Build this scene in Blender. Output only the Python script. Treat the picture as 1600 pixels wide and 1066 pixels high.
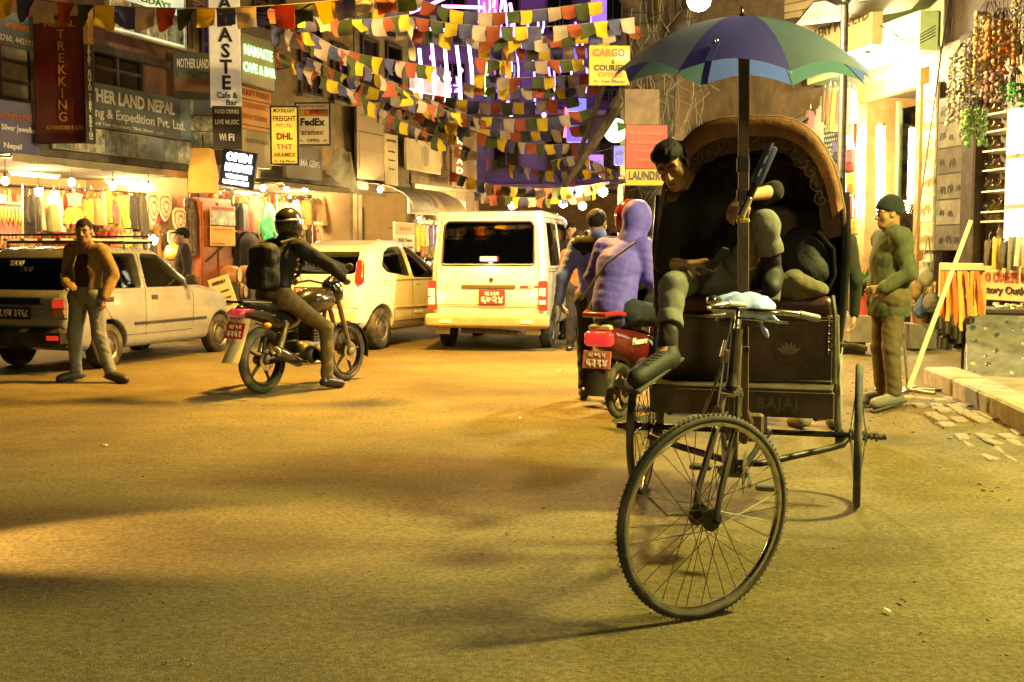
import bpy, bmesh, math, random, time
import numpy as np
from mathutils import Vector, Matrix, Euler
T0 = time.time()
for o in list(bpy.data.objects): bpy.data.objects.remove(o, do_unlink=True)
S = bpy.context.scene
COL = S.collection
R = math.radians
rnd = random.Random(7)
# ---------------------------------------------------------------- camera
CH, FPX, PITCH = 1.30, 1800.0, math.atan(133 / 1800.0)
cam = bpy.data.cameras.new('camera'); CAM = bpy.data.objects.new('camera', cam); COL.objects.link(CAM)
cam.sensor_width = 36; cam.lens = 36 * FPX / 1600; cam.clip_end = 400
CAM.location = (0, 0, CH); CAM.rotation_euler = (R(90) - PITCH, 0, 0)
S.camera = CAM
# ---------------------------------------------------------------- world and moon-weak sun (night)
W = bpy.data.worlds.new('World'); S.world = W; W.use_nodes = True
nt = W.node_tree; bg = nt.nodes['Background']
sky = nt.nodes.new('ShaderNodeTexSky'); sky.sky_type = 'NISHITA'; sky.sun_disc = False
sky.sun_elevation = R(3); sky.sun_rotation = R(200)
nt.links.new(sky.outputs[0], bg.inputs[0]); bg.inputs[1].default_value = 0.003
sun = bpy.data.lights.new('sun', 'SUN'); sun.energy = 0.02; sun.angle = R(2); sun.color = (1, .9, .75)
SUN = bpy.data.objects.new('sun', sun); COL.objects.link(SUN); SUN.rotation_euler = (R(60), 0, R(200))
# ---------------------------------------------------------------- picture
S.view_settings.view_transform = 'Standard'; S.view_settings.look = 'None'
S.view_settings.exposure = 1.3; S.view_settings.gamma = 1.0; S.view_settings.use_curve_mapping = False
S.cycles.use_denoising = True
S.cycles.max_bounces = 6; S.cycles.diffuse_bounces = 3; S.cycles.glossy_bounces = 3; S.cycles.transmission_bounces = 4
S.cycles.sample_clamp_indirect = 4.0

# ---------------------------------------------------------------- pixels -> places
_cp, _sp = math.cos(PITCH), math.sin(PITCH)
def ray(px, py):
    u, v = (px - 800) / FPX, (533 - py) / FPX
    return Vector((u, _cp + v * _sp, -_sp + v * _cp))
def P(px, py, Y):
    d = ray(px, py); return Vector((0, 0, CH)) + d * (Y / d.y)
def G(px, py, z=0.0):
    d = ray(px, py); return Vector((0, 0, CH)) + d * ((z - CH) / d.z)
def gz(x, y):
    """height of the street: level near, gently climbing away, a low earth verge on the right"""
    t = max(0.0, y - 13.0)
    z = 0.016 * (t - 2 * (1 - math.exp(-t / 2.0)))
    e = 2.75 - 0.02 * (y - 8)
    v = min(1.0, max(0.0, (x - e) / 0.7)); z += 0.10 * v * v * (3 - 2 * v)
    return z

# ---------------------------------------------------------------- materials
MATS = {}
def nodes_of(m): return m.node_tree.nodes, m.node_tree.links
def mat(name, col=(.5, .5, .5), rough=.6, metal=0.0, var=0.12, scale=6.0, bump=0.0, bscale=60.0, coat=0.0, sheen=0.0,
        emit=None, estr=0.0, trans=0.0, alpha=1.0, ior=1.45, spec=0.5, col2=None, dirt=0.0):
    """principled material whose colour is broken up by object-space noise"""
    if name in MATS: return MATS[name]
    m = bpy.data.materials.new(name); m.use_nodes = True; MATS[name] = m
    N, L = nodes_of(m); b = N['Principled BSDF']
    b.inputs['Roughness'].default_value = rough; b.inputs['Metallic'].default_value = metal
    b.inputs['IOR'].default_value = ior; b.inputs['Specular IOR Level'].default_value = spec
    b.inputs['Coat Weight'].default_value = coat; b.inputs['Sheen Weight'].default_value = sheen
    b.inputs['Transmission Weight'].default_value = trans; b.inputs['Alpha'].default_value = alpha
    c = tuple(col) + (1,)
    if var > 0 or col2 is not None or dirt > 0:
        tc = N.new('ShaderNodeTexCoord'); nz = N.new('ShaderNodeTexNoise')
        nz.inputs['Scale'].default_value = scale; nz.inputs['Detail'].default_value = 6; nz.inputs['Roughness'].default_value = .65
        L.new(tc.outputs['Object'], nz.inputs['Vector'])
        rp = N.new('ShaderNodeValToRGB'); L.new(nz.outputs['Fac'], rp.inputs[0])
        a = [max(0, x * (1 - var * 1.6)) for x in col]; z = [min(1, x * (1 + var)) for x in col] if col2 is None else col2
        rp.color_ramp.elements[0].color = tuple(a) + (1,); rp.color_ramp.elements[0].position = .3
        rp.color_ramp.elements[1].color = tuple(z) + (1,); rp.color_ramp.elements[1].position = .7
        out = rp.outputs[0]
        if dirt > 0:
            n2 = N.new('ShaderNodeTexNoise'); n2.inputs['Scale'].default_value = scale * .45; n2.inputs['Detail'].default_value = 9
            L.new(tc.outputs['Object'], n2.inputs['Vector'])
            r2 = N.new('ShaderNodeValToRGB'); r2.color_ramp.elements[0].position = .45; r2.color_ramp.elements[1].position = .72
            r2.color_ramp.elements[0].color = (0, 0, 0, 1); r2.color_ramp.elements[1].color = (dirt, dirt, dirt, 1)
            L.new(n2.outputs['Fac'], r2.inputs[0])
            mx = N.new('ShaderNodeMixRGB'); mx.inputs[2].default_value = (.16, .125, .085, 1)
            L.new(r2.outputs[0], mx.inputs[0]); L.new(out, mx.inputs[1]); out = mx.outputs[0]
            rr = N.new('ShaderNodeMath'); rr.operation = 'MULTIPLY_ADD'; rr.inputs[1].default_value = .5; rr.inputs[2].default_value = rough
            L.new(r2.outputs[0], rr.inputs[0]); L.new(rr.outputs[0], b.inputs['Roughness'])
        L.new(out, b.inputs['Base Color'])
    else:
        b.inputs['Base Color'].default_value = c
    if bump > 0:
        tc = N.new('ShaderNodeTexCoord'); nb = N.new('ShaderNodeTexNoise'); nb.inputs['Scale'].default_value = bscale; nb.inputs['Detail'].default_value = 4
        L.new(tc.outputs['Object'], nb.inputs['Vector'])
        bp = N.new('ShaderNodeBump'); bp.inputs['Strength'].default_value = bump; bp.inputs['Distance'].default_value = .01
        L.new(nb.outputs['Fac'], bp.inputs['Height']); L.new(bp.outputs[0], b.inputs['Normal'])
    if emit is not None:
        b.inputs['Emission Color'].default_value = tuple(emit) + (1,); b.inputs['Emission Strength'].default_value = estr
    return m
def glow(name, col, s):
    return mat(name, (.02, .02, .02), emit=col, estr=s, var=0)
def glass(name, tint=(.8, .85, .8), alpha=.35, rough=.05):
    """thin pane: part see-through, part glossy"""
    if name in MATS: return MATS[name]
    m = bpy.data.materials.new(name); m.use_nodes = True; MATS[name] = m
    N, L = nodes_of(m); N.remove(N['Principled BSDF']); out = N['Material Output']
    t = N.new('ShaderNodeBsdfTransparent'); t.inputs[0].default_value = tuple(tint) + (1,)
    g = N.new('ShaderNodeBsdfGlossy'); g.inputs['Roughness'].default_value = rough; g.inputs[0].default_value = (.9, .9, .9, 1)
    fr = N.new('ShaderNodeFresnel'); fr.inputs[0].default_value = 1.5
    a = N.new('ShaderNodeMath'); a.operation = 'ADD'; a.use_clamp = True; a.inputs[1].default_value = alpha
    L.new(fr.outputs[0], a.inputs[0])
    mx = N.new('ShaderNodeMixShader'); L.new(a.outputs[0], mx.inputs[0]); L.new(t.outputs[0], mx.inputs[1]); L.new(g.outputs[0], mx.inputs[2])
    L.new(mx.outputs[0], out.inputs[0]); return m

# ---------------------------------------------------------------- objects
def tag(o, label=None, cat=None, group=None, kind=None):
    if label: o['label'] = label
    if cat: o['category'] = cat
    if group: o['group'] = group
    if kind: o['kind'] = kind
    return o
def thing(name, label, cat, loc=(0, 0, 0), rz=0.0, group=None):
    o = bpy.data.objects.new(name, None); COL.objects.link(o); o.empty_display_size = .1
    o.location = loc; o.rotation_euler = (0, 0, rz); return tag(o, label, cat, group)
def link(name, me, parent=None, loc=(0, 0, 0), rot=(0, 0, 0)):
    o = bpy.data.objects.new(name, me); COL.objects.link(o); o.location = loc; o.rotation_euler = rot
    if parent is not None: o.parent = parent
    return o
def copy_tree(o, parent=None):
    c = o.copy(); COL.objects.link(c); c.parent = parent
    for ch in list(o.children): copy_tree(ch, c)
    return c
def lamp(name, loc, power, col, parent=None, rad=.06, kind='POINT', **k):
    l = bpy.data.lights.new(name, kind); l.energy = power; l.color = col
    if kind in ('POINT', 'SPOT'): l.shadow_soft_size = rad
    for a, v in k.items(): setattr(l, a, v)
    o = bpy.data.objects.new(name, l); COL.objects.link(o); o.location = loc
    if parent is not None: o.parent = parent
    return o
V = Vector
def hue(c):
    """everyday colour word for a colour"""
    r, g_, b = c[:3]; m = max(r, g_, b)
    if m < .06: return 'black'
    if b > .6 * m and b >= r: return 'white' if min(r, g_) > .6 * m else ('violet' if r > g_ * 1.2 else 'blue')
    if r > .35 and g_ < .45 * r and b > .4 * r: return 'pink'
    if g_ > r: return 'green'
    if m < .16: return 'dark brown' if g_ < .8 * r else 'dark grey'
    if b > .45 * m: return 'cream' if m > .38 else 'grey'
    if g_ < .33 * r: return 'red'
    if g_ < .5 * r: return 'orange' if r > .42 else 'brown'
    return 'yellow-orange' if r > .5 else 'tan'
class MB:
    """collects simple solids into one mesh"""
    def __init__(s): s.v = []; s.f = []; s.m = []; s.cur = 0
    def add(s, vs, fs):
        n = len(s.v); s.v += [tuple(v) for v in vs]; s.f += [tuple(i + n for i in f) for f in fs]; s.m += [s.cur] * len(fs); return s
    def box(s, c, d, rot=None, bev=0.0):
        x, y, z = d[0] / 2, d[1] / 2, d[2] / 2
        b = min(bev, x * .9, y * .9, z * .9)
        if b <= 0:
            vs = [V((sx * x, sy * y, sz * z)) for sz in (-1, 1) for sx, sy in ((-1, -1), (1, -1), (1, 1), (-1, 1))]
            fs = [(3, 2, 1, 0), (4, 5, 6, 7), (0, 1, 5, 4), (1, 2, 6, 5), (2, 3, 7, 6), (3, 0, 4, 7)]
        else:
            def oct_(z_, k):
                X, Y = x - k, y - k; bb = b
                return [V(p + (z_,)) for p in ((-X + bb, -Y), (X - bb, -Y), (X, -Y + bb), (X, Y - bb), (X - bb, Y), (-X + bb, Y), (-X, Y - bb), (-X, -Y + bb))]
            vs = oct_(-z, b) + oct_(-z + b, 0) + oct_(z - b, 0) + oct_(z, b)
            fs = [tuple(range(7, -1, -1)), tuple(range(24, 32))]
            for k in range(3):
                fs += [(k * 8 + i, k * 8 + (i + 1) % 8, k * 8 + 8 + (i + 1) % 8, k * 8 + 8 + i) for i in range(8)]
        M = rot if rot is not None else Matrix.Identity(3)
        if isinstance(M, (tuple, list)): M = Euler(M).to_matrix()
        c = V(c); return s.add([M @ v + c for v in vs], fs)
    def tube(s, pts, r, n=8, cap=True, closed=False):
        pts = [V(p) for p in pts]; rs = r if isinstance(r, (list, tuple)) else [r] * len(pts)
        rings = []; up = None; N = len(pts)
        for i, p in enumerate(pts):
            if closed: t = pts[(i + 1) % N] - pts[i - 1]
            else: t = (pts[min(i + 1, N - 1)] - pts[max(i - 1, 0)])
            t = t.normalized() if t.length > 1e-9 else V((0, 0, 1))
            if up is None: up = V((0, 0, 1)) if abs(t.z) < .9 else V((1, 0, 0))
            a = up - t * up.dot(t)
            a = a.normalized() if a.length > 1e-6 else t.orthogonal().normalized()
            b = t.cross(a); up = a
            rings.append([p + (a * math.cos(2 * math.pi * k / n) + b * math.sin(2 * math.pi * k / n)) * rs[i] for k in range(n)])
        vs = [v for g in rings for v in g]; fs = []
        for i in range(N if closed else N - 1):
            j = (i + 1) % N
            fs += [(i * n + k, i * n + (k + 1) % n, j * n + (k + 1) % n, j * n + k) for k in range(n)]
        if cap and not closed: fs += [tuple(range(n - 1, -1, -1)), tuple((N - 1) * n + k for k in range(n))]
        return s.add(vs, fs)
    def cyl(s, a, b, r, r2=None, n=12): return s.tube([a, b], [r, r if r2 is None else r2], n)
    def lathe(s, prof, n=16, c=(0, 0, 0), axis='Z', cap=True, M=None):
        vs = []
        for r, h in prof:
            for k in range(n):
                a = 2 * math.pi * k / n; p = (r * math.cos(a), r * math.sin(a), h)
                if axis == 'X': p = (p[2], p[0], p[1])
                elif axis == 'Y': p = (p[1], p[2], p[0])
                p = V(p)
                if M is not None: p = M @ p
                vs.append(p + V(c))
        fs = []
        for i in range(len(prof) - 1):
            fs += [(i * n + k, i * n + (k + 1) % n, (i + 1) * n + (k + 1) % n, (i + 1) * n + k) for k in range(n)]
        if cap: fs += [tuple(range(n - 1, -1, -1)), tuple((len(prof) - 1) * n + k for k in range(n))]
        return s.add(vs, fs)
    def prism(s, poly, d, M=None):
        """polygon in local xz, extruded along y by d (centred); M maps to place"""
        n = len(poly); vs = [V((x, -d / 2, z)) for x, z in poly] + [V((x, d / 2, z)) for x, z in poly]
        if M is not None: vs = [M @ v for v in vs]
        fs = [tuple(range(n)), tuple(range(2 * n - 1, n - 1, -1))] + [(i, i + n, (i + 1) % n + n, (i + 1) % n) for i in range(n)]
        return s.add(vs, fs)
    def sheet(s, P_, t=0.0):
        """grid of points rows x cols, with thickness t along -normal approx"""
        r, c = len(P_), len(P_[0]); vs = [V(p) for row in P_ for p in row]
        fs = [(i * c + j, i * c + j + 1, (i + 1) * c + j + 1, (i + 1) * c + j) for i in range(r - 1) for j in range(c - 1)]
        if t:
            nr = [V((0, 0, 0)) for _ in vs]
            for f in fs:
                q = (vs[f[2]] - vs[f[0]]).cross(vs[f[3]] - vs[f[1]])
                for i in f: nr[i] += q
            n = len(vs); vs2 = [v - q.normalized() * t if q.length > 0 else v for v, q in zip(vs, nr)]
            fb = [tuple(i + n for i in reversed(f)) for f in fs]
            bd = [i for i in range(c)] + [i * c + c - 1 for i in range(1, r)] + [(r - 1) * c + j for j in range(c - 2, -1, -1)] + [i * c for i in range(r - 2, 0, -1)]
            fe = [(bd[i], bd[i] + n, bd[(i + 1) % len(bd)] + n, bd[(i + 1) % len(bd)]) for i in range(len(bd))]
            vs = vs + vs2; fs = fs + fb + [tuple(reversed(f)) for f in fe]
        return s.add(vs, fs)
    def ball(s, c, r, n=12, m=8, M=None):
        r = (r, r, r) if not isinstance(r, (tuple, list)) else r
        vs = []; fs = []
        for i in range(m + 1):
            th = math.pi * i / m
            for k in range(n):
                a = 2 * math.pi * k / n
                p = V((r[0] * math.sin(th) * math.cos(a), r[1] * math.sin(th) * math.sin(a), r[2] * math.cos(th)))
                vs.append((M @ p if M is not None else p) + V(c))
        for i in range(m): fs += [(i * n + k, (i + 1) * n + k, (i + 1) * n + (k + 1) % n, i * n + (k + 1) % n) for k in range(n)]
        return s.add(vs, fs)
    def torus(s, c, Rr, r, n=40, k=10, axis='X', squash=1.0):
        vs = []; fs = []
        for i in range(n):
            a = 2 * math.pi * i / n
            for j in range(k):
                b = 2 * math.pi * j / k; q = Rr + r * math.cos(b); h = r * math.sin(b) * squash
                p = (q * math.cos(a), q * math.sin(a), h)
                if axis == 'X': p = (p[2], p[0], p[1])
                elif axis == 'Y': p = (p[1], p[2], p[0])
                vs.append(V(p) + V(c))
        for i in range(n):
            for j in range(k): fs.append((i * k + j, ((i + 1) % n) * k + j, ((i + 1) % n) * k + (j + 1) % k, i * k + (j + 1) % k))
        return s.add(vs, fs)
    def mesh(s, name, mats, smooth=False):
        me = bpy.data.meshes.new(name); me.from_pydata(s.v, [], s.f)
        for m in (mats if isinstance(mats, (list, tuple)) else [mats]): me.materials.append(m)
        if any(s.m): me.polygons.foreach_set('material_index', s.m)
        bm = bmesh.new(); bm.from_mesh(me); bmesh.ops.recalc_face_normals(bm, faces=bm.faces); bm.to_mesh(me); bm.free()
        if smooth:
            me.polygons.foreach_set('use_smooth', [True] * len(me.polygons))
            try: me.set_sharp_from_angle(angle=R(smooth if smooth is not True else 40))
            except Exception: pass
        me.update(); return me
    def build(s, name, mats, parent=None, smooth=False, loc=(0, 0, 0), rot=(0, 0, 0)):
        return link(name, s.mesh(name, mats, smooth), parent, loc, rot)
def one(fn, *a, **k):
    m = MB(); getattr(m, fn)(*a, **k); return m
_txt = {}
def text_mesh(t, size, depth=.004, bold=0.0, align='CENTER', shear=0.0, space=1.0, wide=1.0):
    key = (t, round(size, 4), depth, bold, align, shear, space, wide)
    if key in _txt: return _txt[key]
    cu = bpy.data.curves.new('lettering', 'FONT'); cu.body = t; cu.size = size; cu.extrude = depth; cu.align_x = align; cu.align_y = 'CENTER'
    cu.offset = bold; cu.shear = shear; cu.space_character = space; cu.resolution_u = 2
    o = bpy.data.objects.new('tmp', cu); COL.objects.link(o)
    dg = bpy.context.evaluated_depsgraph_get(); me = bpy.data.meshes.new_from_object(o.evaluated_get(dg))
    bpy.data.objects.remove(o, do_unlink=True); bpy.data.curves.remove(cu); me.name = 'lettering'
    _txt[key] = me; return me
def lettering(parent, t, loc, size, m, bold=0.0, maxw=None, depth=.003, rot=(R(90), 0, 0), align='CENTER', shear=0.0, space=1.0, name='lettering', tall=1.0):
    """raised lettering standing in the local xz plane, facing -y"""
    me = text_mesh(t, size, depth, bold * size, align, shear, space).copy()
    me.materials.clear(); me.materials.append(m)
    o = link(name, me, parent, loc, rot); sx = 1.0
    if maxw and len(me.vertices):
        w = max(v.co.x for v in me.vertices) - min(v.co.x for v in me.vertices)
        sx = maxw / w if w > 1e-6 else 1
    o.scale = (sx, tall, 1); return o

# ---------------------------------------------------------------- soft solids: signed-distance fields meshed by surface nets
class Field:
    def __init__(s, lo, hi, h):
        s.lo = np.array(lo, float) - 3 * h; s.h = h
        s.n = np.ceil((np.array(hi, float) + 3 * h - s.lo) / h).astype(int) + 1
        s.D = np.full(s.n, 9.0, np.float32)
        s.ax = [(s.lo[i] + h * np.arange(s.n[i])).astype(np.float32) for i in range(3)]
    def win(s, lo, hi, pad):
        i0 = np.clip(np.floor((np.array(lo) - pad - s.lo) / s.h).astype(int), 0, s.n - 1)
        i1 = np.clip(np.ceil((np.array(hi) + pad - s.lo) / s.h).astype(int) + 1, 1, s.n)
        sl = tuple(slice(a, b) for a, b in zip(i0, i1))
        g = np.meshgrid(*[s.ax[i][sl[i]] for i in range(3)], indexing='ij', sparse=True)
        return sl, g
    def op(s, sl, d, k=0.0, op='add'):
        A = s.D[sl]
        if A.size == 0: return s
        if op == 'add':
            if k > 0:
                hh = np.maximum(k - np.abs(A - d), 0) / k; s.D[sl] = np.minimum(A, d) - hh * hh * k * .25
            else: s.D[sl] = np.minimum(A, d)
        elif op == 'sub':
            if k > 0:
                hh = np.maximum(k - np.abs(A + d), 0) / k; s.D[sl] = np.maximum(A, -d) + hh * hh * k * .25
            else: s.D[sl] = np.maximum(A, -d)
        elif op == 'int':
            s.D[sl] = np.maximum(A, d)
        return s
    def cap(s, a, b, ra, rb=None, k=.02, op='add', flat=None):
        """tapered capsule; flat=(axis vector, factor) squashes it along that axis"""
        rb = ra if rb is None else rb; a = np.array(a, float); b = np.array(b, float); m = max(ra, rb)
        sl, (x, y, z) = s.win(np.minimum(a, b) - m, np.maximum(a, b) + m, k + 3 * s.h)
        ba = b - a; L2 = float(ba @ ba) + 1e-9
        px, py, pz = x - a[0], y - a[1], z - a[2]
        t = np.clip((px * ba[0] + py * ba[1] + pz * ba[2]) / L2, 0, 1)
        qx, qy, qz = px - t * ba[0], py - t * ba[1], pz - t * ba[2]
        if flat is not None:
            f = np.array(flat[0], float); f /= np.linalg.norm(f); w = 1 / flat[1] - 1
            dt = qx * f[0] + qy * f[1] + qz * f[2]
            qx, qy, qz = qx + f[0] * dt * w, qy + f[1] * dt * w, qz + f[2] * dt * w
        d = np.sqrt(qx * qx + qy * qy + qz * qz) - (ra + (rb - ra) * t)
        if flat is not None: d = d * min(1.0, flat[1] * 1.15)
        return s.op(sl, d, k, op)
    def ell(s, c, r, M=None, k=.02, op='add'):
        r = np.array(r, float); c = np.array(c, float); m = r.max()
        sl, (x, y, z) = s.win(c - m, c + m, k + 3 * s.h)
        px, py, pz = x - c[0], y - c[1], z - c[2]
        if M is not None:
            M = np.array(M); px, py, pz = [M[0][i] * px + M[1][i] * py + M[2][i] * pz for i in range(3)]
        k0 = np.sqrt((px / r[0]) ** 2 + (py / r[1]) ** 2 + (pz / r[2]) ** 2)
        k1 = np.sqrt((px / r[0] ** 2) ** 2 + (py / r[1] ** 2) ** 2 + (pz / r[2] ** 2) ** 2) + 1e-6
        return s.op(sl, k0 * (k0 - 1) / k1, k, op)
    def box(s, c, d, M=None, rr=.02, k=.02, op='add'):
        c = np.array(c, float); hd = np.array(d, float) / 2; m = float(np.linalg.norm(hd))
        sl, (x, y, z) = s.win(c - m, c + m, k + 3 * s.h)
        px, py, pz = x - c[0], y - c[1], z - c[2]
        if M is not None:
            M = np.array(M); px, py, pz = [M[0][i] * px + M[1][i] * py + M[2][i] * pz for i in range(3)]
        qx, qy, qz = np.abs(px) - hd[0] + rr, np.abs(py) - hd[1] + rr, np.abs(pz) - hd[2] + rr
        d_ = np.sqrt(np.maximum(qx, 0) ** 2 + np.maximum(qy, 0) ** 2 + np.maximum(qz, 0) ** 2) + np.minimum(np.maximum(qx, np.maximum(qy, qz)), 0) - rr
        return s.op(sl, d_, k, op)
    def full(s): return np.meshgrid(*s.ax, indexing='ij', sparse=True)
    def wrinkle(s, amp, freq, seed=0, squash=(1, 1, 1)):
        g = np.random.RandomState(seed); x, y, z = s.full(); n = 0
        for i in range(5):
            v = g.normal(size=3) * freq * (0.6 + .5 * i) * np.array(squash); ph = g.uniform(0, 6.28, 3)
            w = g.normal(size=3) * freq * .5
            n = n + (1.3 - 2 * np.abs(np.sin(.5 * (v[0] * x + v[1] * y + v[2] * z + ph[0] + 1.6 * np.sin(w[0] * x + w[1] * y + w[2] * z + ph[1]))))) / (1 + .5 * i)
        s.D += (amp * n).astype(np.float32); return s
    def mesh(s, name, mats, colour=None):
        D = s.D; h = s.h; ins = D < 0
        n = np.array(D.shape) - 1
        cnt = np.zeros(n, np.uint8); corners = [(i, j, k) for i in (0, 1) for j in (0, 1) for k in (0, 1)]
        def cs(A, c): return A[c[0]:c[0] + n[0], c[1]:c[1] + n[1], c[2]:c[2] + n[2]]
        for c in corners: cnt += cs(ins, c)
        act = np.argwhere((cnt > 0) & (cnt < 8))
        if len(act) == 0: return bpy.data.meshes.new(name)
        idx = np.full(n, -1, np.int64); idx[tuple(act.T)] = np.arange(len(act))
        acc = np.zeros((len(act), 3)); num = np.zeros(len(act))
        for a in range(3):
            for c in corners:
                if c[a]: continue
                c2 = list(c); c2[a] = 1
                d0 = D[act[:, 0] + c[0], act[:, 1] + c[1], act[:, 2] + c[2]].astype(float); d1 = D[act[:, 0] + c2[0], act[:, 1] + c2[1], act[:, 2] + c2[2]].astype(float)
                mk = (d0 < 0) != (d1 < 0); t = np.where(mk, d0 / np.where(mk, d0 - d1, 1), 0)
                p = np.array(c, float)[None, :].repeat(len(act), 0); p[:, a] += t
                acc += p * mk[:, None]; num += mk
        vs = s.lo + h * (act + acc / num[:, None])
        fs = []
        for a in range(3):
            b, c = (a + 1) % 3, (a + 2) % 3
            s0 = [slice(None)] * 3; s1 = [slice(None)] * 3; s0[a] = slice(0, -1); s1[a] = slice(1, None)
            e = np.argwhere(ins[tuple(s0)] != ins[tuple(s1)])
            ok = (e[:, b] > 0) & (e[:, c] > 0) & (e[:, b] < D.shape[b] - 1) & (e[:, c] < D.shape[c] - 1); e = e[ok]
            if len(e) == 0: continue
            def at(db, dc):
                q = e.copy(); q[:, b] -= db; q[:, c] -= dc; return idx[q[:, 0], q[:, 1], q[:, 2]]
            q = np.stack([at(1, 1), at(0, 1), at(0, 0), at(1, 0)], 1)
            flip = ~ins[e[:, 0], e[:, 1], e[:, 2]]; q[flip] = q[flip][:, ::-1]; fs.append(q)
        fs = np.concatenate(fs); me = bpy.data.meshes.new(name)
        me.vertices.add(len(vs)); me.vertices.foreach_set('co', vs.astype(np.float32).ravel())
        me.loops.add(len(fs) * 4); me.loops.foreach_set('vertex_index', fs.astype(np.int32).ravel())
        me.polygons.add(len(fs)); me.polygons.foreach_set('loop_start', np.arange(0, len(fs) * 4, 4, dtype=np.int32)); me.polygons.foreach_set('loop_total', np.full(len(fs), 4, np.int32))
        me.polygons.foreach_set('use_smooth', np.ones(len(fs), bool))
        for m in (mats if isinstance(mats, (list, tuple)) else [mats]): me.materials.append(m)
        if colour is not None:
            cen = vs[fs].mean(1); me.polygons.foreach_set('material_index', np.asarray(colour(cen), np.int32))
        me.update(calc_edges=True); me.validate(); return me
    def build(s, name, mats, parent=None, colour=None, loc=(0, 0, 0), rot=(0, 0, 0)):
        return link(name, s.mesh(name, mats, colour), parent, loc, rot)
# ================================================================ the street
def ground_material():
    m = bpy.data.materials.new('dusty road'); m.use_nodes = True; N, L = nodes_of(m); b = N['Principled BSDF']
    tc = N.new('ShaderNodeTexCoord'); O = tc.outputs['Object']
    def noise(sc, det=8, ro=.6, vec=None, dist=0):
        n = N.new('ShaderNodeTexNoise'); n.inputs['Scale'].default_value = sc; n.inputs['Detail'].default_value = det; n.inputs['Roughness'].default_value = ro
        n.inputs['Distortion'].default_value = dist; L.new(vec or O, n.inputs['Vector']); return n.outputs['Fac']
    def ramp(f, a, c0, z, c1):
        r = N.new('ShaderNodeValToRGB'); e = r.color_ramp.elements; e[0].position = a; e[1].position = z; e[0].color = c0 + (1,); e[1].color = c1 + (1,); L.new(f, r.inputs[0]); return r.outputs[0]
    def mix(mode, f, a, c):
        x = N.new('ShaderNodeMixRGB'); x.blend_type = mode
        for i, q in ((0, f), (1, a), (2, c)):
            if isinstance(q, (int, float)): x.inputs[i].default_value = q
            elif isinstance(q, tuple): x.inputs[i].default_value = q + (1,)
            else: L.new(q, x.inputs[i])
        return x.outputs[0]
    mp = N.new('ShaderNodeMapping'); mp.inputs['Scale'].default_value = (.30, .9, 1); mp.inputs['Rotation'].default_value = (0, 0, R(-14)); L.new(O, mp.inputs[0])
    base = ramp(noise(.5, 9, .7), .34, (.17, .136, .054), .66, (.29, .232, .090))
    st = ramp(noise(1.1, 12, .75, mp.outputs[0], .3), .38, (.50, .47, .44), .58, (1, 1, 1))
    c = mix('MULTIPLY', .55, base, st)
    c = mix('MULTIPLY', .6, c, ramp(noise(.22, 5, .55, None, .8), .40, (.62, .58, .54), .56, (1, 1, 1)))
    sp = ramp(noise(38, 5, .75), .36, (.42, .40, .38), .60, (1.0, 1.0, 1.0)); c = mix('MULTIPLY', .9, c, sp)
    gr = ramp(noise(190, 2, .7), .3, (.6, .58, .55), .7, (1.25, 1.22, 1.15)); c = mix('MULTIPLY', 1.0, c, gr)
    dk = ramp(noise(5, 8, .7), .60, (0, 0, 0), .74, (1, 1, 1)); c = mix('MIX', mix('MULTIPLY', 1.0, dk, (.5, .5, .5)), c, (.075, .06, .045))
    L.new(c, b.inputs['Base Color']); b.inputs['Roughness'].default_value = .85; b.inputs['Specular IOR Level'].default_value = .25
    bp = N.new('ShaderNodeBump'); bp.inputs['Strength'].default_value = .8; bp.inputs['Distance'].default_value = .025
    hsum = N.new('ShaderNodeMath'); hsum.operation = 'ADD'
    L.new(noise(28, 6, .7), hsum.inputs[0]); L.new(noise(140, 3, .7), hsum.inputs[1]); L.new(hsum.outputs[0], bp.inputs['Height']); L.new(bp.outputs[0], b.inputs['Normal'])
    return m
def ground():
    xs = sorted(set(np.round(np.concatenate([np.arange(-60, -12, 6), np.arange(-12, 12.01, .25), np.arange(14, 60.1, 6)]), 3)))
    ys = sorted(set(np.round(np.concatenate([np.arange(-40, 0, 5), np.arange(0, 22, .25), np.arange(22, 60, 1), np.arange(60, 161, 10)]), 3)))
    g = np.random.RandomState(3)
    rows = [[(x, y, gz(x, y) + (0.006 * math.sin(1.7 * x + 2.1 * y) + .005 * math.sin(3.1 * x - 1.3 * y + 1) if abs(x) < 12 and y < 22 else 0)) for x in xs] for y in ys]
    m = MB().sheet(rows); o = m.build('road', ground_material(), smooth=True); tag(o, kind='structure')
ground()
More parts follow.
